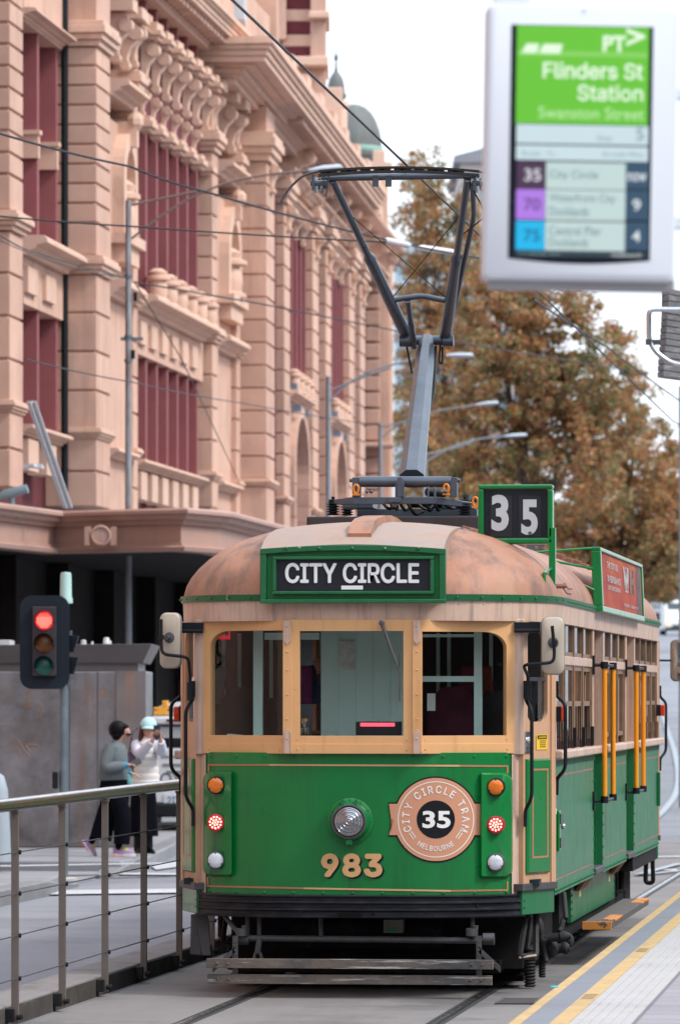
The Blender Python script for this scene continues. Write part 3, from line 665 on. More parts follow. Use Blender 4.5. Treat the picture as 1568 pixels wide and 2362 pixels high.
# ---- sides
SEC = [(0.56, 4.40), (5.40, 8.30), (9.30, 12.90)]
def side(s_):
    X = WB * s_; nrm = (s_, 0, 0)
    gm_ = m_green_worn if s_ > 0 else m_green
    for k, (y0, y1) in enumerate(SEC):
        mb = MB(); mb.bx(*sorted((X - .05 * s_, X)), y0, y1, .64, 1.545)
        n = int((y1 - y0) / .105)
        for i in range(n + 1): rivet(mb, (X, y0 + .04 + (y1 - y0 - .08) * i / n, .668), nrm, .013)
        for i in range(10): rivet(mb, (X, (y1 if k == 0 else y0) + (-.03 if k == 0 else .03), .75 + .085 * i), nrm, .011)
        # thin vents under the sill
        for i in range(int((y1 - y0) / .06)): mb.bx(*sorted((X, X + .008 * s_)), y0 + .05 + i * .06, y0 + .075 + i * .06, 1.50, 1.535)
        pan_ = mb.build('side_panel', gm_, tram)
        ll = MB()
        for z in (.735, 1.43): ll.quad((X + .002 * s_, y0 + .05, z), (X + .002 * s_, y1 - .08, z), (X + .002 * s_, y1 - .08, z + .014), (X + .002 * s_, y0 + .05, z + .014))
        ll.build('coach_line', m_wornline, pan_, recalc=False)
        sl_ = MB(); sl_.bx(*sorted((X - .06 * s_, X + .055 * s_)), y0 - .04, y1 + (.14 if k < 2 else .05), 1.548, 1.605); sl_.build('window_sill', m_cream, tram, bevel=.012)
        # end posts, mid rail
        ps = MB()
        for yy in (y0, y1 - .12): ps.bx(*sorted((X - .06 * s_, X + .004 * s_)), yy, yy + .12, 1.605, 2.47)
        ps.bx(*sorted((X - .036 * s_, X - .002 * s_)), y0 + .12, y1 - .12, 2.185, 2.245)
        ps.build('body_post', m_cream, tram, bevel=.004)
        nw = (4, 3, 4)[k]; w_ = (y1 - y0 - .24) / nw
        for i in range(nw):
            a = y0 + .12 + i * w_; b = a + w_; mb = MB(); xo, xi = X - .014 * s_, X - .034 * s_; x_ = sorted((xi, xo)); x2 = sorted((xi - .0 * s_, X - .004 * s_))
            mb.bx(*x2, a, a + .035, 1.605, 2.185); mb.bx(*x2, b - .035, b, 1.605, 2.185); mb.bx(*x2, a, a + .035, 2.245, 2.46); mb.bx(*x2, b - .035, b, 2.245, 2.46)
            zm = 1.90 if k != 1 else 1.66
            mb.bx(*x_, a + .035, b - .035, zm, zm + .035); mb.bx(*x_, a + .035, b - .035, 2.15, 2.185); mb.bx(*x_, a + .035, b - .035, 2.245, 2.275)
            mb.bx(*x_, a + .035, a + .075, 1.66, 2.15); mb.bx(*x_, b - .075, b - .035, 1.66, 2.15)
            # guard rods in the lower half
            fr_ = mb.build('side_window', m_sash, tram)
            if k != 1:
                rd = MB()
                for j in range(4): rd.bx(*sorted((X - .022 * s_, X - .016 * s_)), a + .12 + j * (w_ - .24) / 3, a + .128 + j * (w_ - .24) / 3, 1.61, 1.90)
                rd.bx(*sorted((X - .01 * s_, X + .012 * s_)), b - .05, b - .005, 1.61, 1.75)
                rd.build('guard_rod', m_sash if k else m_black, fr_)
            g = MB(); xg = X - .026 * s_
            g.quad((xg, a + .04, zm), (xg, b - .04, zm), (xg, b - .04, 2.17), (xg, a + .04, 2.17)); g.quad((xg, a + .04, 2.25), (xg, b - .04, 2.25), (xg, b - .04, 2.46), (xg, a + .04, 2.46))
            g.build('window_glass', m_sideglass, fr_, recalc=False)
    # doorways: jambs, inner door leaf, step edge, warm board above the tread
    for k, (y0, y1) in enumerate(((4.40, 5.40), (8.30, 9.30))):
        jb = MB(); xa = sorted((X - .26 * s_, X - .05 * s_))
        jb.bx(*xa, y1 - .012, y1 + .028, 1.60, 2.46); jb.build('door_jamb', m_door_tan, tram)
        jg = MB(); jg.bx(*xa, y1 - .014, y1 + .03, .66, 1.595); jg.build('door_jamb', m_green, tram)
        d = MB(); d.bx(*sorted((X - .30 * s_, X - .27 * s_)), y0 - .3, y1 - .03, .70, 2.45); d.build('sliding_door', m_black if k == 0 else m_door_tan, tram)
        sp = MB(); sp.bx(*sorted((X - .28 * s_, X + .02 * s_)), y0 + .01, y1 - .03, .655, .70); sp.build('door_threshold', m_grey_iron, tram, bevel=.006)
        bx_ = MB(); bx_.prism([(X - .03 * s_, y0 + .1, .655), (X - .12 * s_, y0 + .1, .53), (X - .12 * s_, y1 - .1, .53), (X - .03 * s_, y1 - .1, .655)], (-.03 * s_, 0, 0)); bx_.build('tread_board', mat('tread_board_brown', (0.22, 0.11, 0.06), 0.6, var=.25, scale=8), tram)
        # grab poles
        pl = MB(); br = MB(); xp = X + .085 * s_
        for yy in (y0 - .08, y1 - .1):
            o = MB(); o.cyl((xp, yy, 1.20), (xp, yy, 2.19), .0195, n=14); o.build('grab_pole', m_yellow, tram, 40)
            for z in (1.185, 2.175): br.lathe([(.029, 0), (.029, .05)], (xp, yy, z), (0, 0, 1), 12)
        for z in (1.20, 2.20):
            br.tube([(X, y0 - .1, z), (xp, y0 - .08, z), (xp, y1 - .1, z)], .013, 8)
            br.bx(*sorted((X, X + .015 * s_)), y0 - .13, y0 - .07, z - .07, z + .07)
        br.build('grab_pole_bracket', m_black, tram, 40)
    sk = MB(); xk = X - .15 * s_; sk.bx(*sorted((xk - .03 * s_, xk)), 4.15, 9.15, .31, .66)
    for i in range(8): rivet(sk, (xk, 4.20, .36 + i * .05), nrm, .012); rivet(sk, (xk, 9.10, .36 + i * .05), nrm, .012)
    skirt = sk.build('skirt_panel', gm_, tram)
    if s_ > 0:
        for y in (4.95, 8.35):
            q = MB(); q.mi = 0; q.quad((xk + .003, y, .47), (xk + .003, y + .22, .47), (xk + .003, y + .22, .64), (xk + .003, y, .64)); q.mi = 1
            for j in range(3): q.quad((xk + .005, y + .05, .53 + j * .025), (xk + .005, y + .17, .53 + j * .025), (xk + .005, y + .17, .54 + j * .025), (xk + .005, y + .05, .54 + j * .025))
            q.build('notice_sticker', [m_sticker_pale, m_wornline], skirt, recalc=False)
    stp = MB(); stp.bx(*sorted((X - .07 * s_, X + .14 * s_)), 4.2, 9.0, .262, .312); step = stp.build('running_board', m_tread, tram, bevel=.004)
    for (a, b) in ((4.19, 4.21), (4.6, 5.5), (8.05, 9.01)):
        e = MB(); e.bx(*sorted((X - .071 * s_ if b < 4.3 else X + .05 * s_, X + .145 * s_)), a, b, .258 if b < 4.3 else .30, .318); e.build('step_edge', m_orange_step, step, bevel=.003)
    # tram-side reflector, handles, latch
    for y in (0.62, 12.6):
        o = MB(); o.bx(*sorted((X, X + .035 * s_)), y, y + .05, 1.80, 1.90); rf_ = o.build('side_reflector', m_black, tram)
        o = MB(); o.bx(*sorted((X + .035 * s_, X + .075 * s_)), y, y + .05, 1.80, 1.90); o.build('reflector_lens', mat('red_orange_lens', (0.6, 0.05, 0.01), .25, var=.1), rf_, bevel=.008)
    if s_ > 0:
        lt = MB(); lt.bx(X, X + .02, .72, .86, 0.93, 1.20); lt.build('hatch_plate', m_green, tram, bevel=.006)
        lt = MB()
        for z in (1.145, .985): lt.cyl((X + .03, .77, z - .035), (X + .03, .77, z + .035), .014, n=10)
        lt.ball((X + .02, 1.05, 1.09), .02, 8, 5); lt.build('hatch_hinge', m_chrome, tram, 40)
        no = MB(); no.mi = 0; no.quad((X + .003, .60, 1.18), (X + .003, .68, 1.18), (X + .003, .68, 1.42), (X + .003, .60, 1.42)); no.mi = 1; no.quad((X + .005, .615, 1.22), (X + .005, .665, 1.22), (X + .005, .665, 1.38), (X + .005, .615, 1.38)); no.build('notice_sticker', [m_badge_white, mat('notice_blue', (0.12, 0.16, 0.24), .5, var=.5, scale=40)], tram, recalc=False)
        lt = MB(); lt.bx(X, X + .03, 12.7, 12.76, 1.0, 1.30); lt.build('hatch_plate', m_green_worn, tram, bevel=.006)
for s_ in (1, -1): side(s_)
# faint worn lettering running down the middle panel (most of it illegible)
wl = MB()
for i, ch in enumerate('AIRBORNE'):
    z = 1.25 - i * .055
    text_map(wl, ch, (lambda zz: (lambda u, v: (WB + .003, 5.72 + .10 * u, zz + .04 * v)))(z), .01)
wl.build('worn_lettering', m_wornline, tram, recalc=False)
# cab hand rails (front corners, black)
def hand_rail(pts, foot=.0): 
    mb = MB(); mb.tube(smoothpath(pts, .05, 4), .0125, 8)
    for e, q in ((pts[0], pts[1]), (pts[-1], pts[-2])):
        mb.box((e[0], e[1], e[2]), (.022, .03, .10))
    return mb.build('hand_rail', m_black, tram, 40)
for s_ in (1, -1):
    x = 1.10 * s_
    hand_rail([(x, -.02, 2.02), (x, -.02, 1.95), (x + .045 * s_, -.06, 1.88), (x + .045 * s_, -.06, 1.30), (x, -.02, 1.22), (x, -.02, 1.16)])
    x = (WB + .015) * s_
    hand_rail([(x, .55, 2.02), (x, .55, 1.97), (x + .06 * s_, .50, 1.92), (x + .06 * s_, .50, 1.48), (x, .55, 1.42), (x, .55, 1.36)])
    hand_rail([(x, 12.95, 2.02), (x, 12.95, 1.97), (x + .05 * s_, 13.0, 1.92), (x + .05 * s_, 13.0, 1.48), (x, 12.95, 1.42), (x, 12.95, 1.36)])
# ---- mirrors
def rrect(w_, h_, r, n=6):
    pts = []
    for cx, cz, a0 in ((w_ / 2 - r, h_ / 2 - r, 0), (-w_ / 2 + r, h_ / 2 - r, 90), (-w_ / 2 + r, -h_ / 2 + r, 180), (w_ / 2 - r, -h_ / 2 + r, 270)):
        for i in range(n + 1): a = R_(a0 + 90 * i / n); pts.append((cx + r * math.cos(a), cz + r * math.sin(a)))
    return pts
def mirror(c, yaw, w_=.145, h_=.37, flip=False, arm=None):
    c = Vector(c); rot = Matrix.Rotation(yaw, 3, 'Z'); f = lambda x, y, z: c + rot @ Vector((x, y, z))
    ol_ = rrect(w_, h_, .045); rings = []
    for s_, y in ((1, .022), (1.0, .0), (.96, -.012), (.90, -.016), (.3, -.019), (.02, -.019)): rings.append([f(x * s_, y, z * (1 - (1 - s_) * .45 if s_ > .5 else s_)) for x, z in ol_])
    mb = MB(); mb.loft(rings, True, True); mir = mb.build('mirror', m_mirror_back if not flip else m_mirror_rim, tram, 40)
    rm = MB(); rm.loft([[f(x * s_, y, z * (1 - (1 - s_) * .45)) for x, z in ol_] for s_, y in ((1.0, -.002), (1.035, .004), (1.035, .026), (1.0, .028))], True, True); rm.build('mirror_rim', m_mirror_rim, mir, 40)
    fc = MB(); fc.loft([[f(x * s_, .0295, z * s_) for x, z in ol_] for s_ in (.95, .02)], True, True); fc.build('mirror_face', m_mirror, mir, 40)
    if arm:
        bs = MB(); bs.lathe([(.036, 0), (.034, .006), (.018, .010)], f(.0, -.019, .02), rot @ Vector((0, -1, 0)), 18); bs.lathe([(.014, 0), (.014, .05)], f(0, -.02, .02), rot @ Vector((0, -1, 0)), 10); bs.build('mirror_mount', m_grey_iron, mir, 40)
        ar = MB(); ar.tube(smoothpath(arm, .04, 4), .011, 8); q = arm[-1]; ar.lathe([(.022, 0), (.022, .12)], (q[0], q[1], q[2] - .12), (0, 0, 1), 12); ar.box((arm[1][0], arm[1][1], c.z + .02), (.035, .03, .03)); ar.build('mirror_arm', m_black, mir, 40)
cR = TL(1275, 1490, -.12); cL = TL(392.5, 1478, -.12)
mirror(cR, R_(8), .148, .375, arm=[cR + Vector((.0, -.07, .13)), cR + Vector((.015, -.07, -.02)), cR + Vector((.012, -.07, -.11)), cR + Vector((-.19, -.07, -.125)), (1.12, -.06, 2.10), (1.12, -.06, 2.06)])
mirror(cL, R_(-10), .142, .365, arm=[cL + Vector((-.05, -.07, .14)), cL + Vector((-.05, -.07, .0)), cL + Vector((-.045, -.07, -.09)), cL + Vector((.13, -.07, -.11)), (-1.115, -.06, 2.10), (-1.115, -.06, 2.06)])
cB = TS(1545, 1522, WB + .14)
mirror((WB + .17, LEN - .1, cB.z), PI + R_(-6), .16, .37, flip=True)
mb = MB(); mb.tube([(WB - .02, LEN - .35, cB.z), (WB + .1, LEN - .1, cB.z)], .01, 8); mb.build('mirror_arm', m_black, tram)
# ---- roof box with the route number, ad board, cleats, walkway
YB = 0.75
def boxpx(mb, x0, y0, x1, y1, y, d):
    a = TL(x0, y1, y); b = TL(x1, y0, y); mb.bx(a.x, b.x, y, y + d, a.z, b.z)
nbx = MB(); boxpx(nbx, 1102, 1117, 1274, 1128, YB, .14); boxpx(nbx, 1102, 1241, 1274, 1255, YB, .14); boxpx(nbx, 1102, 1128, 1115, 1241, YB, .14); boxpx(nbx, 1262, 1128, 1274, 1241, YB, .14)
box = nbx.build('route_box', m_green, tram, bevel=.01)
gb = MB(); boxpx(gb, 1115, 1128, 1262, 1241, YB + .03, .02); gb.build('route_box_back', m_blind, box)
gb = MB(); boxpx(gb, 1131, 1143, 1180, 1238, YB + .025, .004); boxpx(gb, 1197, 1143, 1246, 1238, YB + .025, .004); gb.build('route_card', m_blind_card, box)
dg = MB()
text_map(dg, '3', pxmap(1133, 1141, 1173, 1225, YB + .02), .04, font=False); text_map(dg, '5', pxmap(1202, 1152, 1240, 1234, YB + .02), .04, font=False)
dg.build('route_digit', m_letter, box, recalc=False)
dt = MB(); c = TL(1222, 1230, YB + .016); dt.lathe([(.013, 0), (.013, .002)], c, ax, 16); dt.build('maker_sticker', mat('sticker_grey', (.12, .13, .13), .5), box)
gl = MB(); a = TL(1115, 1241, YB + .008); b = TL(1262, 1128, YB + .008); gl.quad((a.x, a.y, a.z), (b.x, a.y, a.z), (b.x, a.y, b.z), (a.x, a.y, b.z)); gl.build('route_box_glass', glass('route_glass', (.9, .92, .93), .6), box, recalc=False)
pb = MB(); a = TL(1266, 1366, YB + .02); b = TL(1281, 1217, YB + .02); pb.bx(a.x, b.x, YB, YB + .07, a.z, b.z)
q = [TL(1272, 1315, YB - .05), TL(1255, 1325, -0.05 + .3), TL(1255, 1420, .25)]
pb.tube([TL(1270, 1312, YB), TL(1255, 1322, .45), TL(1255, 1422, .42)], .012, 8)
pb.build('route_box_post', m_green, box, bevel=.006)
hk = MB(); a = TL(1280, 1352, YB + .05)
hk.tube([a, a + Vector((.07, .02, 0))], .016, 8); hk.tube([a + Vector((.04, .02, 0)), a + Vector((.08, 0, -.05)), a + Vector((.11, 0, -.055))], .005, 6); hk.tube([a + Vector((.06, .02, .02)), a + Vector((.09, 0, -.02)), a + Vector((.115, 0, -.02))], .005, 6)
hk.build('roof_hook', m_brown_cleat, tram)
# ad board along the right side of the roof
XA = 1.305
A0, A1, A2, A3 = TS(1381, 1413, XA), TS(1479, 1432, XA), TS(1476, 1301, XA), TS(1373, 1258, XA)
y0, y1 = A0.y, A1.y
zb, ztp = (A0.z + A1.z) / 2, (A3.z + A2.z) / 2
ab = MB()
lean = -.02
def adp(u, v, o=0.0): return Vector((XA + lean * v + o, y0 + (y1 - y0) * u, zb + (ztp - zb) * v))
def adbar(u0, u1, v0, v1): ab.prism([adp(u0, v0, .03), adp(u1, v0, .03), adp(u1, v1, .03), adp(u0, v1, .03)], (-.07, 0, 0))
adbar(0, 1, 0, .09); adbar(0, 1, .94, 1); adbar(0, .02, .09, .94); adbar(.98, 1, .09, .94)
board = ab.build('advert_board', m_green, tram, bevel=.006)
m_ad = bpy.data.materials.new('advert_print'); m_ad.use_nodes = True; _nt = m_ad.node_tree; _b = _nt.nodes['Principled BSDF']
_v = coords(_nt, (1, .25, 1)); _c = ramp(_nt, noise(_nt, _v, 2.2, 3), [(0.3, (0.20, 0.03, 0.028)), (0.5, (0.34, 0.065, 0.04)), (0.7, (0.42, 0.15, 0.05))])
_nt.links.new(_c, _b.inputs['Base Color']); _b.inputs['Roughness'].default_value = .6; _b.inputs['Specular IOR Level'].default_value = .1
ap = MB(); ap.prism([adp(.02, .09, .015), adp(.98, .09, .015), adp(.98, .94, .015), adp(.02, .94, .015)], (-.02, 0, 0)); poster = ap.build('advert_poster', m_ad, board)
at = MB()
for i, (wrd, v0, hgt, u0, u1) in enumerate((('THE TEXTURE', .72, .10, .16, .40), ('IN PERFORMANCE', .50, .11, .16, .46), ('LIVE THIS SEASON', .38, .07, .16, .44))):
    text_map(at, wrd, (lambda v0, hgt, u0, u1: (lambda u, v: adp(u0 + (u1 - u0) * u, v0 + hgt * v, .019)))(v0, hgt, u0, u1), .02)
text_map(at, 'W', lambda u, v: adp(.53 + .13 * u, .42 + .42 * v, .019), .05)
text_map(at, 'TICKETS   FROM   $9', lambda u, v: adp(.52 + .34 * u, .17 + .06 * v, .019), .02)
at.build('advert_lettering', mat('advert_white', (0.45, 0.37, 0.35), .4, var=.1), poster, recalc=False)
at = MB(); text_map(at, 'H', lambda u, v: adp(.68 + .12 * u, .42 + .42 * v, .019), .05); at.build('advert_lettering', mat('advert_dark', (0.13, 0.05, 0.02), .4, var=.1), poster, recalc=False)
at = MB()
for u in (.865, .90, .935): at.quad(adp(u, .1, .018), adp(u + .025, .1, .018), adp(u + .025, .92, .018), adp(u, .92, .018))
at.build('advert_strip', mat('advert_strip_dark', (0.10, 0.07, 0.075), .4, var=.6, scale=6), poster, recalc=False)
st2 = MB()
for v, yy in ((.98, y0), (.66, y0), (.33, y0 + .1), (.98, y1)): st2.tube([adp(0 if yy < y1 else 1, v, -.03), (.75, yy - .35, 2.99 + v * .02)], .009, 6)
st2.build('advert_stay', m_green, board)
cw = MB()
for i in range(14):
    y = 1.9 + i * .62; cw.box((0.66 + .02 * (i % 3), y, 3.085), (.30, .30, .06), Matrix.Rotation(R_(14), 3, 'Y'))
for s_ in (-1, 1):
    cw.prism([(.64 * s_, .75, 3.02), (.64 * s_, 1.0, 3.11), (.64 * s_, 11, 3.11), (.64 * s_, 11, 3.0)], (.03, 0, 0))
cw.build('roof_cleat', m_brown_cleat, tram, bevel=.006)
tb = MB(); a = TL(707, 1226, 2.05); b = TL(1110, 1190, 2.05); tb.bx(a.x, b.x + .2, 2.05, 5.2, a.z - .1, b.z); tb.build('roof_walkway', m_tarboard, tram, bevel=.01)
# ---- pantograph
pan = MB(); YP = 2.55
def PL(px, py, y): return TL(px, py, y)
zf = PL(900, 1150, YP - .3).z
def beam(px0, py0, px1, py1, y, d=.06):
    a = PL(px0, py1, y); b = PL(px1, py0, y); pan.bx(a.x, b.x, y, y + d, a.z, b.z)
beam(813, 1146, 1007, 1163, YP - .42, .05)
a = PL(813, 1146, YP - .42); b = PL(813, 1163, YP - .42); c = PL(757, 1154, YP - .30); d_ = PL(757, 1164, YP - .30)
pan.prism([a, b, d_, c], (0, .05, 0))
a = PL(1007, 1146, YP - .42); b = PL(1007, 1163, YP - .42); c = PL(1098, 1160, YP - .30); d_ = PL(1098, 1172, YP - .30); pan.prism([a, b, d_, c], (0, .05, 0))
beam(823, 1173, 1100, 1192, YP + .3, .08); beam(790, 1160, 860, 1172, YP - .1, .3); beam(1000, 1160, 1090, 1172, YP - .1, .3)
beam(812, 1101, 832, 1147, YP - .38, .05); beam(1036, 1101, 1054, 1147, YP - .38, .05)
a = PL(829, 1111, YP - .35); b = PL(1040, 1111, YP - .35); pan.cyl(a, b, .038, n=18); pan.cyl(PL(806, 1108, YP - .35), PL(1061, 1108, YP - .35), .014, n=10)
beam(916, 1100, 928, 1146, YP - .44, .02); beam(911, 1112, 932, 1146, YP - .43, .02)
for x in (846, 856, 1018, 1028): pan.ball(PL(x, 1134, YP - .43), .014, 8, 5)
for x in (985, 1000): beam(x, 1122, x + 4, 1146, YP - .40, .04)
beam(895, 1147, 925, 1159, YP - .44, .015)
pantograph = pan.build('pantograph', m_pan, tram, 40, bevel=.003)
ins = MB()
for x, yb_ in ((768, YP - .30), (801, YP + .5), (1072, YP - .30), (1095, YP + .5)):
    p = PL(x, 1190 if yb_ < YP else 1191, yb_)
    prof = []
    for i in range(5): z = .018 * i + .004; prof += [(.026, z), (.046, z + .006), (.046, z + .010), (.026, z + .016)]
    prof += [(.03, .095), (.03, .115), (.012, .118), (.012, .135)]; ins.lathe(prof, p, (0, 0, 1), 16)
ins.build('insulator', m_black, pantograph, 40)
ey = MB()
for x, y in ((821, 1128), (1029, 1127), (1096, 1157)):
    p = PL(x, y, YP - .42); n = 14
    ey.tube([p + Vector((.018 * math.cos(2 * PI * i / n), 0, .03 * math.sin(2 * PI * i / n))) for i in range(n + 1)], .0085, 6); ey.bx(p.x - .025, p.x + .025, p.y - .01, p.y + .02, p.z - .045, p.z - .03)
ey.build('lifting_eye', m_orange_eye, pantograph, 40)
cb = MB()
random.seed(3)
for i in range(9):
    x = 880 + 20 * i; p = PL(x, 1158 + random.uniform(-4, 4), YP - .2); q = p + Vector((random.uniform(.05, .15), random.uniform(0, .2), random.uniform(-.07, .03)))
    cb.tube(smoothpath([p, (p + q) / 2 + Vector((0, -.05, -.06)), q], .05, 3), .012, 6)
cb.cyl(PL(945, 1160, YP - .1), PL(1020, 1160, YP - .1), .035, n=12); cb.cyl(PL(985, 1135, YP - .1), PL(1025, 1138, YP), .03, n=10); cb.cyl(PL(915, 1165, YP - .2), PL(915, 1178, YP - .2), .014, n=8)
cb.build('drive_hose', m_black, pantograph, 40)
# lower arm
yk = YP + 2.0
LA = PL(950, 1104, YP - .1); KN = PL(985, 785, yk)
la = MB(); k1 = LA.lerp(KN, .86)
d = (KN - LA).normalized(); n1 = Vector((1, 0, 0)); n2 = d.cross(n1).normalized()
def oct_(p, w_, h_): return [p + n1 * w_ * x + n2 * h_ * y for x, y in ((-1, -.45), (-.45, -1), (.45, -1), (1, -.45), (1, .45), (.45, 1), (-.45, 1), (-1, .45))]
la.loft([oct_(LA, .085, .07), oct_(LA.lerp(KN, .3), .080, .07), oct_(k1, .066, .06), oct_(KN, .050, .055)], True, True)
la.cyl(PL(928, 785, yk), PL(1040, 785, yk), .036, n=16); la.cyl(PL(922, 786, yk - .03), PL(948, 786, yk - .03), .045, n=14); la.cyl(PL(1022, 786, yk - .03), PL(1046, 786, yk - .03), .045, n=14)
la.build('lower_arm', m_pan, pantograph, 40)
cr = MB(); cr.tube([PL(958, 1100, YP + .1), PL(1000, 900, yk - .6), PL(1005, 800, yk)], .012, 6); cr.tube(smoothpath([PL(1015, 795, yk), PL(1012, 835, yk - .05), PL(1020, 838, yk - .05), PL(1020, 800, yk)], .04, 4), .008, 6); cr.tube(smoothpath([PL(938, 800, yk), PL(945, 835, yk - .05), PL(950, 860, yk - .1)], .04, 4), .008, 6)
cr.build('control_rod', m_black, pantograph, 40)
# upper arms and head
YHd = YP + .15
ua = MB(); tl_ = PL(766, 415, YHd); tr_ = PL(1078, 412, YHd); bl_ = PL(938, 775, yk); br_ = PL(1027, 778, yk)
def arm(a, b, k=.47):
    m = a.lerp(b, k); ua.tube([a, m], .026, 12); ua.tube([m - (b - a) * .004, m + (b - a) * .02, m + (b - a) * .04, b], [.028, .045, .041, .045], 14)
arm(tl_, bl_); arm(tr_, br_)
ua.tube(smoothpath([PL(1090, 425, YHd + .05), PL(1093, 498, YHd + .5), PL(1032, 780, yk + .1)], .1, 5), .021, 10)
def onarm(a, b, py, k=0): 
    t = (a.z - TL(0, py, 0).z) / (a.z - b.z); return t
c0 = tl_.lerp(bl_, .765); c1 = tr_.lerp(br_, .765); ua.tube([c0, c0.lerp(c1, .25) + Vector((0, 0, .022)), c0.lerp(c1, .5) + Vector((0, 0, .036)), c0.lerp(c1, .6) + Vector((0, 0, .034)), c0.lerp(c1, .8) + Vector((0, 0, .016)), c1], .021, 10)
s0 = c0.lerp(c1, .30) + Vector((0, -.01, .0)); ua.tube([s0, s0 + (PL(955, 800, yk) - s0) * .5], .019, 10); ua.tube([s0 + (PL(955, 800, yk) - s0) * .45, PL(955, 800, yk)], .024, 10)
ua.build('upper_arm', m_pan, pantograph, 40)
wr = MB(); wr.tube([tl_.lerp(bl_, .20), c1], .0035, 5); wr.tube([tr_.lerp(br_, .20), c0], .0035, 5)
wr.tube(smoothpath([PL(1092, 440, YHd), PL(1120, 490, YHd), PL(1118, 500, YHd + .2), PL(1060, 545, YHd + .8), PL(1055, 620, YHd + 1)], .1, 4), .006, 5)
wr.build('bracing_wire', m_black, pantograph)
hdm = MB(); hdm.cyl(PL(742, 410, YHd), PL(1104, 403, YHd), .024, n=14)
for x in (866, 896):
    a = PL(x - 7, 430, YHd - .03); b = PL(x + 7, 404, YHd - .03); hdm.bx(a.x, b.x, YHd - .04, YHd - .02, a.z, b.z)
for s_ in (0, 1):
    x = (722, 1094)[s_]; a = PL(x, 440, YHd - .03); b = PL(x + 34, 405, YHd - .03)
    for j in range(3): hdm.bx(a.x + j * .035, a.x + .02 + j * .035, YHd - .12 + j * .07, YHd + .1, a.z + .01 * j, b.z - .02 * j)
    hdm.cyl((a.x - .01, YHd - .1, a.z + .05), (b.x, YHd - .1, a.z + .05), .02, n=8); hdm.tube([(a.x + .09, YHd - .1, b.z), (a.x + .07, YHd - .1, a.z - .02), (a.x + .1, YHd - .1, a.z - .05), (a.x + .12, YHd - .1, b.z)], .006, 5)
hdm.build('pan_head', m_pan, pantograph, 40)
cs = MB()
for dy in (-.16, .16):
    rows = []
    for i in range(25):
        u = i / 24; px = 735 + (1105 - 735) * u; k = 1 - (2 * u - 1) ** 2
        rows.append((px, 392 - 9 * k))
    for (o0, o1) in ((0, 6), (9, 16)):
        up = [PL(p[0], p[1] + o0, YHd + dy) for p in rows]; lo = [PL(p[0], p[1] + o1 - 1, YHd + dy) for p in rows]
        cs.loft([[q + Vector((0, -.02, 0)) for q in up], [q + Vector((0, .02, 0)) for q in up], [q + Vector((0, .02, 0)) for q in lo], [q + Vector((0, -.02, 0)) for q in lo], [q + Vector((0, -.02, 0)) for q in up]], False, False)
    for i in range(14):
        p = PL(rows[1 + int(i * 1.6)][0], rows[1 + int(i * 1.6)][1] + 8, YHd + dy); cs.bx(p.x - .035, p.x + .035, p.y - .012, p.y + .012, p.z - .012, p.z + .012)
cs.build('contact_strip', m_carbon, pantograph, 40)
hn = MB()
for s_ in (0, 1):
    m_ = (lambda x: x) if s_ == 0 else (lambda x: 2 * 920 - x)
    for dy in (-.16, .16):
        hn.tube(smoothpath([PL(m_(738), 394, YHd + dy), PL(m_(700), 402, YHd + dy), PL(m_(668), 432, YHd + dy), PL(m_(652), 456, YHd + dy), PL(m_(646), 472, YHd + dy)], .12, 4), .009, 8)
hn.build('pan_horn', m_grey_iron, pantograph, 40)
# ---- interior
it = MB(); it.bx(-1.18, 1.18, .1, 12.9, .72, .76); it.build('saloon_floor', m_teal, tram)
it = MB(); it.bx(-1.18, 1.18, .6, 12.8, 2.50, 2.54); it.build('saloon_ceiling', m_teal, tram)
it = MB(); a = TL(740, 1697, .5); b = TL(938, 1440, .5); it.bx(a.x, b.x, .5, .54, .76, 2.5)
for i in range(1, 5): x = a.x + (b.x - a.x) * i / 5; it.bx(x - .006, x + .006, .492, .5, .76, 2.5)
it.build('cab_partition', m_mint, tram)
def ipost(px0, px1, y, z0=.76, z1=2.5):
    a = TL(px0, 1600, y); b = TL(px1, 1600, y); m = MB(); m.bx(a.x, b.x, y, y + .05, z0, z1); m.build('cab_post', m_mint, tram)
ipost(584, 605, .22); ipost(1093, 1111, .22)
m = MB(); a = TL(970, 1573, .22); b = TL(1093, 1560, .22); m.bx(a.x - .1, b.x, .22, .26, a.z, b.z); a = TL(970, 1470, .22); b = TL(1093, 1463, .22); m.bx(a.x, b.x, .22, .26, a.z, b.z); m.build('cab_rail', m_mint, tram)
m = MB(); a = TL(610, 1476, .25); b = TL(735, 1460, .25); m.bx(a.x, b.x, .25, .3, a.z, b.z); m.build('cab_header', m_mint, tram)
m = MB(); m.bx(-1.15, a.x, 1.2, 1.24, .76, 2.5); m.bx(b.x + .32, 1.15, 1.2, 1.24, .76, 2.5); m.build('bulkhead', m_teal, tram)
m = MB(); m.bx(-.88, .88, -.12, .25, 1.5, 1.58); m.prism([(-.90, .02, 1.58), (-.62, .02, 1.58), (-.70, .02, 1.70), (-.88, .02, 1.72)], (0, .2, 0)); m.build('driver_desk', m_mint, tram)
m = MB(); a = TL(820, 1697, -.33); b = TL(923, 1665, -.33); m.bx(a.x, b.x, -.33, -.22, a.z, b.z); dsp = m.build('cab_display', m_blind, tram, bevel=.006)
m = MB(); a = TL(831, 1676, -.335); b = TL(910, 1668, -.335); m.bx(a.x, b.x, -.336, -.33, a.z, b.z); m.build('display_light', m_redbar, dsp)
m = MB(); p = TL(703, 1694, -.2); m.lathe([(.025, 0), (.03, .04), (.012, .05), (.012, .065), (.022, .07), (.022, .085)], p, (0, 0, 1), 14); m.build('cab_knob', m_chrome, tram, 40)
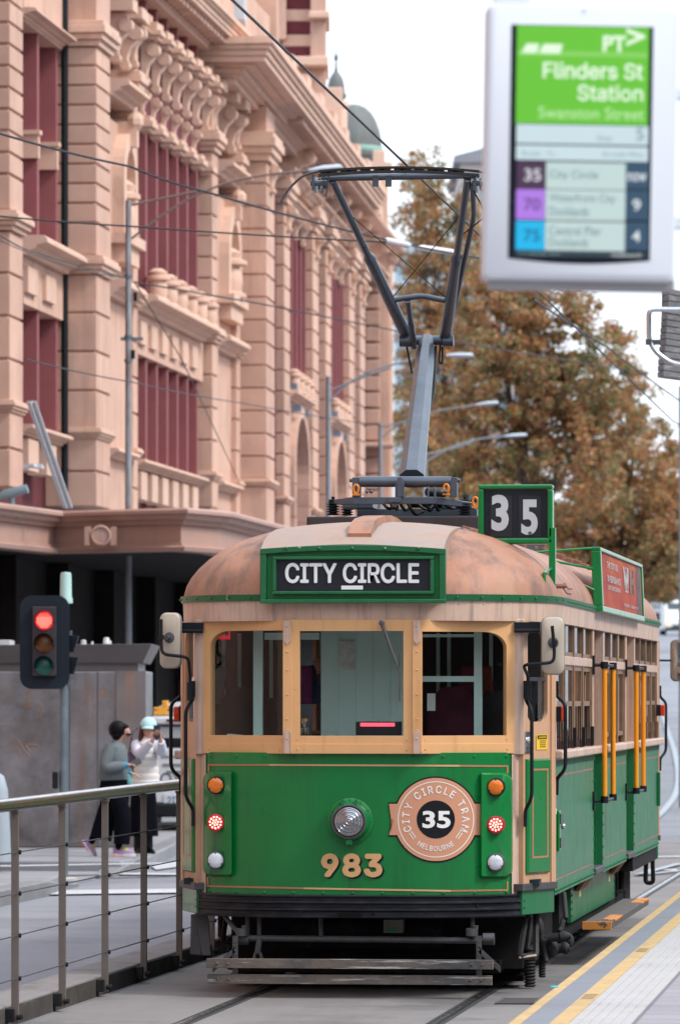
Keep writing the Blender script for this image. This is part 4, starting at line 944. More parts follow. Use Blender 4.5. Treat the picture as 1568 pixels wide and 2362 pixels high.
m = MB(); m.lathe([(.025, 0), (.02, .018)], p + Vector((0, 0, .085)), (0, 0, 1), 12); m.build('cab_knob', mat('knob_amber', (0.5, .2, .02), .4), tram, 40)
m = MB(); a = TL(497, 1475, 1.1); b = TL(530, 1466, 1.1); m.bx(a.x, b.x, 1.1, 1.12, a.z, b.z); a2 = TL(526, 1464, 1.1); m.bx(b.x - .01, b.x, 1.1, 1.12, a.z, a2.z + .06); m.build('stop_sign_light', emit('red_neon', (1, .01, .04), .5 * EM), tram)
m = MB(); a = TL(780, 1545, .49); b = TL(818, 1478, .49); m.bx(a.x, b.x, .486, .49, a.z, b.z); m.build('cab_notice', mat('notice_paper', (.62, .62, .58), .6, var=.3, scale=25), tram)
for (px, py, c, nm, y, r) in ((560, 1640, (.02, .03, .035), 'driver_seat', .75, .17), (640, 1665, (.03, .045, .045), 'driver_seat', .95, .12), (1045, 1640, (.10, .02, .05), 'driver_seat', .8, .17), (1140, 1650, (.03, .04, .045), 'driver_seat', 1.0, .13)):
    m = MB(); a = TL(px, py, y); m.loft([[(a.x + w_ * math.cos(2 * PI * j / 14), y + .06 * math.sin(2 * PI * j / 14), a.z + z) for j in range(14)] for z, w_ in ((-.6, r), (-.05, r * 1.05), (.08, r * .9), (.16, r * .45))], True, True); m.build(nm, mat('seat_cloth_%d' % px, c, .8, var=.3, scale=9, spec=.2), tram, 50)
for (px, z0, z1, y) in ((515, 1.6, 2.4, 1.1), (552, 1.6, 2.4, 1.15), (625, 1.6, 2.4, 1.1), (1010, 1.6, 2.4, 1.1), (1035, 1.6, 2.4, 1.12), (1132, 1.6, 2.4, 1.1)):
    m = MB(); a = TL(px, 1600, y); m.bx(a.x - .012, a.x + .012, y, y + .02, z0, z1); m.build('cab_rail', m_mint, tram)
m = MB(); a = TL(985, 1640, .4); b = TL(1004, 1600, .4); m.bx(a.x, b.x, .4, .404, a.z, b.z); m.build('cab_notice', m_letter, tram)
for px, y, c in ((503, 1.0, (.10, .16, .2)), (705, .9, (.3, .03, .18)), (720, 1.0, (.06, .08, .22)), (1075, 1.1, (.22, .03, .09)), (1120, 1.1, (.25, .05, .03))):  # coloured slabs suggesting cab clutter and street reflections in the windscreen
    m = MB(); a = TL(px, 1580, y); m.box((a.x, y, a.z), (.10, .05, .26), Matrix.Rotation(R_(px % 30 - 15), 3, 'Y')); m.build('clutter_reflection', mat('coat_%d' % px, c, .8, var=.4, scale=12), tram, bevel=.02)
# seats in the saloon (dark, seen only as shapes through the glass)
for i in range(6):
    for s_ in (-1, 1):
        y = 2.0 + i * 1.75 + (.35 if i > 2 else 0); m = MB(); m.bx(*sorted((.45 * s_, 1.15 * s_)), y, y + .45, .76, 1.2); m.bx(*sorted((.45 * s_, 1.15 * s_)), y + .40, y + .47, 1.2, 1.68); m.build('saloon_seat', mat('seat_maroon', (0.10, .02, .05), .7, var=.4, scale=5), tram, bevel=.02)
# ---- underframe, bogies, life guard
m = MB(); m.bx(-1.0, 1.0, .1, 13.3, .56, .72); m.bx(-.7, .7, 1.0, 12.4, .40, .56); m.bx(-1.0, 1.06, 3.5, 9.9, .20, .56); m.bx(-.95, 1.02, .75, 3.4, .14, .50); m.bx(-.95, 1.02, 10.0, 12.6, .14, .50); m.build('underframe_blockers', m_under, tram)  # frame plus solid blocks added to keep light off the ground below
def bogie(y0):
    m = MB()
    for s_ in (-1, 1):
        m.bx(*sorted((.62 * s_, .74 * s_)), y0 - .95, y0 + .95, .30, .42)
        for yy in (-.62, .62):
            m.bx(*sorted((.74 * s_, .90 * s_)), y0 + yy - .12, y0 + yy + .12, .20, .44); 
            for j in range(8): m.lathe([(.085, 0), (.10, .011), (.085, .022)], (.95 * s_, y0 + yy - .25, .10 + j * .024), (0, 0, 1), 12)
        m.lathe([(.10, 0), (.10, .1), (.05, .13)], (.92 * s_, y0 - .2, .46), (s_, 0, 0), 14); m.cyl((.95 * s_, y0 - .9, .42), (.95 * s_, y0 - .4, .42), .05, n=10)
        m.bx(*sorted((.80 * s_, .95 * s_)), y0 - 1.0, y0 - .85, .06, .30); m.bx(*sorted((.78 * s_, 1.0 * s_)), y0 - 1.05, y0 - .7, .04, .08)
        m.bx(*sorted((.86 * s_, .90 * s_)), y0 - 1.05, y0 - 1.0, .08, .56); m.tube([(1.02 * s_, y0 - 1.0, .55), (1.05 * s_, y0 - 1.05, .30), (.9 * s_, y0 - 1.05, .28)], .02, 8)
        m.tube([(1.08 * s_, y0 - .9, .55), (1.08 * s_, y0 - .9, .33), (1.0 * s_, y0 - 1.0, .30)], .025, 8)
    m.bx(-.62, .62, y0 - .2, y0 + .2, .22, .46); m.bx(-.62, .62, y0 - 1.0, y0 - .9, .20, .42)
    b = m.build('bogie', m_under, tram, 40)
    for yy in (-.62, .62):
        wl_ = MB()
        for s_ in (-1, 1): wl_.lathe([(.33, 0), (.36, .0), (.345, .03), (.32, .034), (.31, .115), (.22, .10), (.12, .12), (.02, .12)], (.70 * s_, y0 + yy, .33), (s_, 0, 0), 28)
        wl_.cyl((-.7, y0 + yy, .33), (.7, y0 + yy, .33), .06, n=10); wl_.build('wheel', m_grey_iron, b, 40)
bogie(2.1); bogie(11.3)
# right hand side brake gear (detail seen low on the right)
bgx = MB()
for (px, py, r, L, y) in ((1245, 2190, .055, .12, 1.0), (1262, 2165, .03, .16, .9), (1280, 2190, .035, .10, 1.2), (1232, 2140, .05, .06, .8), (1296, 2172, .04, .08, 1.3)):
    p = TL(px, py, y); bgx.lathe([(r, 0), (r, L * .5), (r * 1.25, L * .55), (r * 1.25, L * .75), (r * .6, L)], p, (1, .0, .1), 14)
p = TL(1222, 2230, .9)
for j in range(12): bgx.lathe([(.030, 0), (.042, .011), (.030, .022)], p + Vector((0, 0, -.02 + j * .022 - .12)), (0, 0, 1), 10)
p = TL(1250, 2225, 1.0)
for j in range(10): bgx.lathe([(.018, 0), (.028, .010), (.018, .02)], p + Vector((0, 0, j * .018 - .09)), (0, 0, 1), 10)
for (a, b) in (((1300, 2060), (1305, 2120)), ((1300, 2120), (1290, 2150)), ((1225, 2120), (1215, 2205)), ((1180, 2110), (1150, 2210)), ((1240, 2120), (1260, 2220))): bgx.tube([TL(*a, 1.0), TL(*b, .9)], .018, 8)
p0 = TL(1200, 2120, .35); bgx.tube(smoothpath([TL(1212, 2118, .3), TL(1197, 2208, .2), TL(1236, 2208, .35), TL(1236, 2118, .5)], .03, 3), .022, 6)
bgx.build('brake_gear', mat('brake_gear_grime', (0.03, 0.03, 0.032), .6, var=.4, scale=9, dirt=(.06, .05, .045), dirt_scale=(14, 14, 6)), tram, 40)
bm = MB(); a = TL(1197, 2210, .19); b = TL(1236, 2205, .3); bm.tube([a, b], .008, 6); bm.build('brake_rod', mat('rusty_rod', (0.4, .3, .24), .5), tram)
# life guard gate: cross pipe, brackets, planks
YG = -0.36
lg = MB(); lg.cyl(TL(556, 2165, YG + .1), TL(1130, 2171, YG + .1), .022, n=12)
for x in (560, 1126):
    for py in (2165,): lg.cyl(TL(x - 12, py + 2, YG + .1), TL(x + 14, py + 2, YG + .1), .04, n=12)
for (x, dx) in ((542, -52), (1104, 50)):
    a = TL(x - 6, 2280, YG); b = TL(x + 6, 2160, YG); lg.bx(a.x, b.x, YG - .0, YG + .02, .10, b.z)
    p = TL(x, 2192, YG); q = TL(x + dx, 2238, YG); lg.prism([p + Vector((0, 0, .02)), p + Vector((0, 0, -.02)), q + Vector((0, 0, -.02)), q + Vector((0, 0, .02))], (0, .015, 0))
    for j in range(4): lg.lathe([(.008, 0), (.008, .01)], TL(x, 2172 + j * 10, YG - .002), ax, 8)
    lg.lathe([(.04, 0), (.04, .05)], TL(x + (16 if x < 800 else -16), 2160, YG + .06), (0, 0, 1), 12); lg.lathe([(.012, 0), (.02, .02), (.02, .04)], TL(x + (22 if x < 800 else -8), 2150, YG + .06), (0, 0, 1), 10)
for x in (571, 598, 740, 1090): lg.tube([TL(x, 2105, YG + .15), TL(x, 2170, YG + .1)], .014, 8)
lg.tube([TL(598, 2165, YG + .05), TL(594, 2200, YG + .05)], .02, 8); lg.tube(smoothpath([TL(586, 2212, YG + .05), TL(590, 2198, YG + .05), TL(600, 2198, YG + .05), TL(603, 2212, YG + .05)], .02, 3), .012, 6)
lg.tube([TL(515, 2110, YG + .2), TL(555, 2160, YG + .1)], .016, 8)
lg.build('lifeguard_gate', m_grey_iron, tram, 40)
for (y0_, y1_, x0_, x1_, yy) in ((2212, 2236, 476, 1137, -.44), (2248, 2272, 478, 1134, -.42)):
    pk = MB(); a = TL(x0_, y0_ + 2, yy); b = TL(x1_, y0_ + 4, yy); zt = TL(806, y0_ + 2, yy).z; zb_ = TL(806, y1_, yy).z
    pk.bx(a.x, b.x, yy, yy + .045, zb_, zt)
    for x in (a.x + .07, a.x + .14, b.x - .07, b.x - .14): rivet(pk, (x, yy, (zt + zb_) / 2), ax, .011)
    pk.build('lifeguard_plank', m_plank, tram, bevel=.005)
tr_y = MB(); tr_y.bx(-.86, .88, .5, 1.2, .12, .20); tr_y.prism([(-.9, .45, .16), (.92, .45, .16), (.86, .9, .10), (-.84, .9, .10)], (0, 0, .02)); tr_y.build('lifeguard_tray', m_under, tram)
# boxes hanging under the cab
m = MB(); a = TL(884, 2153, .3); b = TL(928, 2122, .3); m.bx(a.x, b.x, .3, .45, a.z, b.z); o = m.build('control_box', mat('box_pale', (0.25, .25, .2), .6, var=.2), tram, bevel=.005)
m = MB(); a = TL(892, 2150, .297); b = TL(915, 2140, .297); m.quad((a.x, .297, a.z), (b.x, .297, a.z), (b.x, .297, b.z), (a.x, .297, b.z)); m.build('box_label', mat('label_green', (0.02, .3, .13), .4), o, recalc=False)
m = MB(); a = TL(858, 2172, .3); b = TL(922, 2166, .3); m.bx(a.x, b.x, .3, .34, a.z, b.z); m.build('conduit_bar', mat('bar_pale', (.2, .19, .17), .6), tram)
m = MB(); m.bx(-.55, .5, .55, .9, .28, .52); m.cyl((-.5, .5, .42), (.5, .5, .42), .07, n=12); m.build('air_tank', m_under, tram, 40)
# mud flaps at the corners
for s_ in (1, -1):
    m = MB()
    if s_ < 0: m.prism([TL(440, 2110, .2), TL(467, 2110, .2), TL(464, 2205, .2), TL(438, 2202, .2)], (0, .02, 0)); m.prism([TL(452, 2110, .15), TL(480, 2110, .15), TL(486, 2205, .15), TL(466, 2205, .15)], (0, .02, 0)); m.build('step_bracket', m_grey_iron, tram, bevel=.004)
    else: m.tube(smoothpath([(1.13, 13.2, .62), (1.12, 13.2, .30), (1.19, 13.2, .30), (1.18, 13.2, .62)], .03, 3), .021, 8); m.build('step_bracket', m_black, tram, 40)
m = MB(); m.bx(.9, WB - .02, 9.5, 13.2, .52, .64); m.build('rear_underbody', m_under, tram)
# ================================================================ STATION BUILDING
m_stone = mat('peach_render', (0.585, 0.375, 0.287), 0.85, island=.14, dirt2=(.45, .28, .222), dirt2_scale=.3, d2=(.48, .75), var=0.13, scale=0.9, spec=.2, dirt=(0.29, 0.185, 0.155), dirt_scale=(2.5, 2.5, 0.35), dirt_lo=0.52, dirt_hi=0.85, bump=0.1, bump_scale=25)
m_stone2 = mat('peach_render_pale', (0.625, 0.412, 0.312), 0.85, var=0.08, scale=1.2, dirt=(0.38, 0.24, 0.18), dirt_scale=(3, 3, 1.2), dirt_lo=0.55, dirt_hi=0.8, bump=0.1, bump_scale=25)
m_brick = mat('red_brick', (0.12, 0.020, 0.027), 0.85, var=0.25, scale=5, dirt=(0.075, 0.016, 0.02), dirt_scale=(4, 4, 14))
m_mull = mat('mullion_dusky_red', (0.265, 0.080, 0.085), 0.7, var=0.1, scale=2)
m_lead = mat('lead_flashing', (0.22, 0.25, 0.27), 0.6, var=0.15)
m_copper = mat('dome_copper', (0.115, 0.12, 0.115), 0.65, var=0.2, scale=1.5, dirt=(0.15, 0.18, 0.15), dirt_scale=(2, 2, .6))
m_verd = mat('verdigris', (0.22, 0.36, 0.30), 0.6, var=0.1)
m_dark = mat('canopy_shadow_brown', (0.010, 0.008, 0.008), 0.8, var=0.3, scale=1)  # soffit colour with the canopy's shade painted in
m_shadebrick = mat('ground_floor_wall', (0.016, 0.011, 0.010), 0.85, var=0.4, scale=2)  # near-black wall colour standing in for shade under the canopy
class Seg:
    def __init__(s, px, t, vp):
        a = math.atan((vp - CX) / F) - TH; p = P(px, CY, t); s.O = Vector((p.x, p.y)); s.d = Vector((math.sin(a), math.cos(a))); s.n = Vector((math.cos(a), -math.sin(a)))
    def w(s, o, q, z):
        p = s.O + s.n * o + s.d * q; return Vector((p.x, p.y, z)) - SB
    def sz(s, px, py, o=0.0):
        """pixel -> (s, z) on the plane at offset o"""
        d = ray(px, py); A = s.O + s.n * o
        den = d.x * s.d.y - d.y * s.d.x
        t = (A.x * s.d.y - A.y * s.d.x) / den; q = (Vector((d.x * t, d.y * t)) - A).dot(s.d)
        return q, H + d.z * t
    def s(s, px, o=0.0): return s.sz(px, CY, o)[0]
SB = Vector((0, 0, 0))
S1 = Seg(320, 100, 2130)
_a = S1.O + S1.d * S1.s(567)
S2 = Seg(567, (_a.x * -ST + _a.y * CT), 1750)
SB = Vector((S1.O.x, S1.O.y, 0))
station = empty('station_building', SB)
tag(station, 'long peach and red-brick railway station with rusticated pilasters, dark mullioned windows and domes', 'building')
def part(mb, name, m, bevel=0.0, smooth=None): return mb.build(name, m, station, smooth, bevel)
def SBX(sg, mb, o0, o1, s0, s1, z0, z1):
    vs = [sg.w(o, q, z) for z in (z0, z1) for o, q in ((o0, s0), (o1, s0), (o1, s1), (o0, s1))]
    mb.add(vs, [(0, 3, 2, 1), (4, 5, 6, 7), (0, 1, 5, 4), (1, 2, 6, 5), (2, 3, 7, 6), (3, 0, 4, 7)])
def profile(sg, mb, prof, s0, s1):
    mb.loft([[sg.w(o, s0, z) for o, z in prof], [sg.w(o, s1, z) for o, z in prof]], True, True)
def course(sg, mb, s0, s1, z, h, o, pr, back=-.2):
    """moulded string course: a few steps then a drip"""
    profile(sg, mb, [(back, z), (o + pr * .25, z), (o + pr * .3, z + h * .2), (o + pr * .55, z + h * .32), (o + pr * .6, z + h * .5), (o + pr, z + h * .62), (o + pr, z + h * .82), (o + pr * .85, z + h), (back, z + h * 1.05)], s0, s1)
def pilaster(sg, pxn, pxf, o1, z0, z1, blk, o0=0.0, g=0.035, gap=0.045, name='pilaster', base=None, m=None):
    s0, s1 = sg.s(pxn, o1), sg.s(pxf, o1); mb = MB(); n = max(1, round((z1 - z0) / blk)); h = (z1 - z0) / n
    SBX(sg, mb, o0 - .3, o1 - g, s0 + g, s1 - g, z0, z1)
    for i in range(n): SBX(sg, mb, o0 - .29, o1, s0, s1, z0 + i * h + gap / 2, z0 + (i + 1) * h - gap / 2)
    return part(mb, name, m or m_stone, .012), s0, s1
def cap(sg, s0, s1, o1, z, h, pr=.14, name='capital', o0=0.0):
    mb = MB(); e = pr
    for k, (a, b, q) in enumerate(((0, .25, .35), (.25, .5, .7), (.5, .8, 1.0), (.8, 1.0, .8))): SBX(sg, mb, o0 - .28, o1 + e * q, s0 - e * q, s1 + e * q, z + h * a, z + h * b)
    return part(mb, name, m_stone2, .01)
def window(sg, pxa, pxb, z0, z1, n, o=0.0, deep=.28, mw=.2, arched=False, name='window'):
    s0, s1 = sg.s(pxa, o), sg.s(pxb, o); mb = MB(); mb.mi = 0
    SBX(sg, mb, o - deep - .1, o - deep, s0, s1, z0, z1); mb.mi = 1
    st = (s1 - s0) / n
    for i in range(n):
        a = s0 + st * (i + .62); SBX(sg, mb, o - deep - .02, o - .0, a - mw / 2 , a + mw / 2, z0, z1)
        SBX(sg, mb, o - deep - .02, o - .12, a + mw / 2, a + mw / 2 + .07, z0, z1)
        if arched:
            c0, c1 = a + mw / 2, a - mw / 2 + st; k = 8
            pts = [sg.w(o - .04, c0 + (c1 - c0) * j / k, z1 - .45 + .42 * math.sqrt(max(0, 1 - (2 * j / k - 1) ** 2))) for j in range(k + 1)]
            top = [sg.w(o - .04, c0 + (c1 - c0) * j / k, z1) for j in range(k + 1)]
            mb.mi = 2; mb.loft([pts, top], False, False); mb.loft([pts, [p - Vector((sg.n.x, sg.n.y, 0)) * .2 for p in pts]], False, False); mb.mi = 1
    return part(mb, name, [m_brick, m_mull, m_stone2])
def scroll(sg, mb, q, w_, z, h, o, pr):
    """console bracket: S-shaped side profile with a volute at the top and a leaf at the foot"""
    pr_ = [(o, z), (o + pr * .28, z + h * .02), (o + pr * .42, z + h * .12), (o + pr * .38, z + h * .28), (o + pr * .55, z + h * .48), (o + pr * .95, z + h * .62), (o + pr * 1.05, z + h * .78), (o + pr * .95, z + h * .93), (o + pr * .8, z + h), (o, z + h)]
    mb.loft([[sg.w(a, q - w_ / 2, b) for a, b in pr_], [sg.w(a, q + w_ / 2, b) for a, b in pr_]], True, True)
    for (a, b, r) in ((pr * .82, h * .78, h * .15), (pr * .25, h * .10, h * .10)):
        p0 = sg.w(o + a, q - w_ * .62, z + b); p1 = sg.w(o + a, q + w_ * .62, z + b); mb.cyl(p0, p1, r, n=12)
def urn(sg, mb, q, o, z, h, r):
    mb.lathe([(r * 1.1, 0), (r * 1.1, h * .08), (r * .8, h * .12), (r * .92, h * .3), (r * .85, h * .55), (r * .7, h * .62), (r * 1.15, h * .66), (r * 1.15, h * .74), (r * .8, h * .78), (r * .9, h * .9), (r * .4, h)], sg.w(o, q, z), (0, 0, 1), 12)
def dentils(sg, mb, s0, s1, z, h, o, pr, st):
    n = int((s1 - s0) / st)
    for i in range(n): SBX(sg, mb, o - .1, o + pr, s0 + i * st, s0 + i * st + st * .55, z, z + h)
def niche(sg, pxa, pxb, o, z0, z1, name='niche'):
    s0, s1 = sg.s(pxa, o), sg.s(pxb, o); c = (s0 + s1) / 2; r = (s1 - s0) / 2 * .62; mb = MB(); n = 14
    zs = z1 - r * 1.25
    outer = [sg.w(o + .22, c - r * 1.5 * math.cos(PI * i / n), zs + r * 1.5 * math.sin(PI * i / n)) for i in range(n + 1)]; inner = [sg.w(o + .22, c - r * math.cos(PI * i / n), zs + r * math.sin(PI * i / n)) for i in range(n + 1)]
    dv = Vector((sg.n.x, sg.n.y, 0)); mb.loft([outer, inner, [p - dv * .5 for p in inner]], False, False); mb.loft([outer, [p - dv * .4 for p in outer]], False, False)
    for s_ in (-1, 1): SBX(sg, mb, o - .28, o + .22, *sorted((c + s_ * r, c + s_ * r * 1.5)), z0, zs)
    SBX(sg, mb, o - .25, o + .34, c - r * 1.7, c + r * 1.7, z0 - .18, z0); SBX(sg, mb, o - .25, o + .25, c - r * 1.4, c + r * 1.4, z0 - .5, z0 - .18)
    SBX(sg, mb, o - .1, o + .34, c - .12, c + .12, z1 - .1, z1 + .35); mb.ball(sg.w(o + .28, c, z1 + .35), .17, 8, 5)
    part(mb, name, m_stone2)
    u = MB(); urn(sg, u, c, o + .02, z0, (z1 - z0) * .6, r * .55); part(u, 'urn', m_stone2, smooth=40)
# ------------------------------------------------------------ near half
def z1_(px, py, o=0.0): return S1.sz(px, py, o)[1]
ZROOF, ZW0, ZW1, ZC1, ZT0, ZT1, ZB, ZU0, ZEAVE = 5.55, 6.30, 8.25, 9.02, 9.35, 12.5, 13.05, 14.0, 15.75
wl_ = MB(); SBX(S1, wl_, -3, -.30, S1.s(-160), S1.s(575), 0, 16.5); part(wl_, 'wall', m_brick)
# the facade carries on towards the camera, outside the frame
mb = MB(); SBX(S1, mb, -3, .0, S1.s(-160) - 95, S1.s(-160), 0, 19); part(mb, 'wall', m_stone)
for i in range(12):
    q = S1.s(-160) - 7 - i * 7.6; mb = MB(); SBX(S1, mb, -.2, .06, q, q + 3.6, 6.3, 8.2); SBX(S1, mb, -.2, .06, q, q + 3.6, 9.6, 12.6); part(mb, 'window', m_mull); mb = MB(); SBX(S1, mb, -.2, .5, q - 2.6, q - 1.0, 0, 18); part(mb, 'pilaster', m_stone)
# plain panels between openings (stone fields over the windows)
def field(pxa, pxb, z0, z1, o=0.0, m=None, name='wall_panel', sg=S1):
    mb = MB(); SBX(sg, mb, -.35, o, sg.s(pxa, o), sg.s(pxb, o), z0, z1); return part(mb, name, m or m_stone)
PIL1 = [(-70, -38, .55), (23, 53, .55), (223, 254, .58), (308, 318, .15), (490, 503, .24), (546, 554, .14)]
for k, (a, b, o) in enumerate(PIL1):
    big = o > .5
    pilaster(S1, a, b, o, ZROOF - .4, 6.35, .8, name='pilaster_base')
    _, s0, s1 = pilaster(S1, a, b, o, 6.45, 9.05, .64 if big else .62)
    cap(S1, s0, s1, o, 6.30, .18, .10, 'base_moulding')
    cap(S1, s0, s1, o, 9.05, .30, .16, 'pilaster_moulding'); pilaster(S1, a, b, o, 9.35, 9.9, .55)
    _, s0, s1 = pilaster(S1, a, b, o, 9.9, 12.85, .325 if big else .42)
    cap(S1, s0, s1, o, 12.85, .42, .17)
    pilaster(S1, a, b, o - .05, 13.27, 15.6, 2.6, g=.01, gap=.01)
# bays: windows
for (a, b, n, up) in ((60, 147, 2, True), (322, 463, 6, True), (-150, -75, 2, True)):
    window(S1, a, b, ZW0, ZW1, n); window(S1, a, b, ZT0, ZT1 if n == 6 else 12.75, n); window(S1, a, b, 14.15, 15.9, n, arched=(n == 6))
    field(a - 5, b + 5, ZW1, ZC1, .06); field(a - 5, b + 5, ZT1 if n == 6 else 12.75, 14.15, .0 if n == 6 else .05, m_brick if n == 6 else None)
    mb = MB(); s0, s1 = S1.s(a - 4, .1), S1.s(b + 4, .1); dentils(S1, mb, s0 + .2, s1, ZW1 + .18, .42, .05, .08, (s1 - s0) / (n + .3)); part(mb, 'frieze_panel', m_stone2)
    mb = MB(); course(S1, mb, s0, s1, ZC1, .30, .05, .42); course(S1, mb, s0, s1, 6.16, .16, .0, .24); part(mb, 'string_course', m_stone2)
    mb = MB(); dentils(S1, mb, s0 + .3, s1, ZROOF + .05, .5, -.1, .22, (s1 - s0) / (n + .3)); part(mb, 'plinth_block', m_stone2)
    mb = MB(); course(S1, mb, s0, s1, 12.5 if n == 6 else 12.8, .14, .0, .10 if n == 6 else .3); course(S1, mb, s0, s1, 14.06, .14, .0, .24); part(mb, 'string_course', m_stone2)
    if n == 6:
        for i in range(n + 1):
            q = S1.s(a) + (S1.s(b) - S1.s(a)) * (i + .1) / n
            mb = MB(); scroll(S1, mb, q, .26, 13.22, .82, .02, .27); SBX(S1, mb, 0, .36, q - .26, q + .26, 14.04, 14.12); SBX(S1, mb, 0, .42, q - .32, q + .32, 14.12, 14.20); SBX(S1, mb, 0, .34, q - .26, q + .26, 14.20, 14.36); SBX(S1, mb, 0, .2, q - .16, q + .16, 14.36, 14.5); part(mb, 'bracket', m_stone2, smooth=35)
            mb = MB(); scroll(S1, mb, q, .18, 12.66, .48, .0, .15); SBX(S1, mb, 0, .20, q - .28, q + .28, 12.36, 12.44); SBX(S1, mb, 0, .27, q - .34, q + .34, 12.44, 12.54); SBX(S1, mb, 0, .22, q - .28, q + .28, 12.54, 12.64); part(mb, 'window_hood', m_stone2, smooth=35)
            if i < n: mb = MB(); urn(S1, mb, q + .55, .24, ZC1 + .26, .62, .20); part(mb, 'balustrade_pier', m_stone2, smooth=35)
    else:
        for i in range(n):
            q = S1.s(a) + (S1.s(b) - S1.s(a)) * (i + .55) / n
            mb = MB(); SBX(S1, mb, -.3, .07, q - .12, q + .12, 11.10, 11.17); SBX(S1, mb, -.3, .04, q - .08, q + .08, 10.72, 11.10); part(mb, 'bracket', m_stone2)
# niche bays
for (a, b) in ((257, 292), (503, 535)):
    field(a - 4, b + 12, 5.2, 12.2, .02, m_stone); niche(S1, a, b, .02, 10.2, 11.9)
    mb = MB(); s0, s1 = S1.s(a - 4, .1), S1.s(b + 10, .1); course(S1, mb, s0, s1, ZC1, .3, .05, .35); course(S1, mb, s0, s1, 6.2, .16, .05, .22); course(S1, mb, s0, s1, 12.55, .3, .05, .4); part(mb, 'string_course', m_stone2)
    for j in range(2):
        mb = MB(); scroll(S1, mb, s0 + (s1 - s0) * (.3 + .45 * j), .26, 13.2, .85, .02, .32); SBX(S1, mb, 0, .44, s0 + (s1 - s0) * (.3 + .45 * j) - .3, s0 + (s1 - s0) * (.3 + .45 * j) + .3, 14.1, 14.3); part(mb, 'bracket', m_stone2, smooth=35)
field(556, 568, 5, 14, -.1, m_brick)
for (a, b) in ((308, 318), (490, 503), (546, 554)):
    q = (S1.s(a, .2) + S1.s(b, .2)) / 2; mb = MB(); scroll(S1, mb, q, .26, 13.3, .8, .12, .2); SBX(S1, mb, .1, .42, q - .24, q + .24, 14.1, 14.3); part(mb, 'bracket', m_stone2, smooth=35)
# pipes
mb = MB(); mb.cyl(S1.w(.08, S1.s(149, .08), 5.4), S1.w(.08, S1.s(149, .08), 18), .06, n=8); part(mb, 'downpipe', m_black)
# big eaves over the near half
EP = [(-.3, 14.88), (.14, 14.88), (.18, 14.98), (.24, 15.0), (.26, 15.1), (.56, 15.14), (.62, 15.22), (.62, 15.32), (.72, 15.38), (.72, 15.47), (-.3, 15.55)]
def stepped(sg, mb, prof, s0, s1):
    for (oa, za), (ob, zb2) in zip(prof[:-1], prof[1:]):
        if zb2 - za > .005: o = max(oa, ob) if oa != ob else oa; SBX(sg, mb, -.3, (oa + ob) / 2, s0 - (oa + ob) / 2 + .15, s1, za, zb2)
mb = MB(); stepped(S1, mb, EP, S1.s(300), S1.s(560)); part(mb, 'cornice', m_stone2)
mb = MB(); dentils(S1, mb, S1.s(300), S1.s(560), 15.0, .11, .2, .3, .5); part(mb, 'dentil', m_stone)
mb = MB(); SBX(S1, mb, -.3, .35, S1.s(300), S1.s(585), 15.5, 16.6); part(mb, 'parapet', m_stone)
mb = MB(); SBX(S1, mb, -.3, .6, S1.s(-160), S1.s(300), 15.9, 19); part(mb, 'attic', m_stone)
for px in (430, 500):
    q = S1.s(px, .5); mb = MB(); SBX(S1, mb, .1, .5, q - .6, q + .6, 15.5, 17); part(mb, 'parapet_block', m_stone2, .02)
# ------------------------------------------------------------ far half
def z2_(px, py, o=0.0): return S2.sz(px, py, o)[1]
wl_ = MB(); SBX(S2, wl_, -3, -.32, S2.s(560), S2.s(880), 0, 14.9); part(wl_, 'wall', m_brick)
ZL, ZCAP, ZENT, ZE2 = 9.15, 13.2, 13.8, 14.4
PIL2 = [(615, 633, .60), (656, 669, .14), (722, 735, .17), (752, 764, .12), (806, 818, .16), (831, 842, .15)]
for (a, b, o) in PIL2:
    pilaster(S2, a, b, o, 5.0, 6.4, 1.4, name='pilaster_base'); _, s0, s1 = pilaster(S2, a, b, o, 6.55, ZCAP, .46); cap(S2, s0, s1, o, 6.4, .16, .1, 'base_moulding')
    cap(S2, s0, s1, o, ZCAP, .6, .2); pilaster(S2, a, b, o - .04, ZENT, ZE2, 2.0, g=.01, gap=.01)
    mb = MB(); scroll(S2, mb, (s0 + s1) / 2, min(.5, (s1 - s0) * .5), 12.6, .6, o, .16); part(mb, 'bracket', m_stone2, smooth=35)
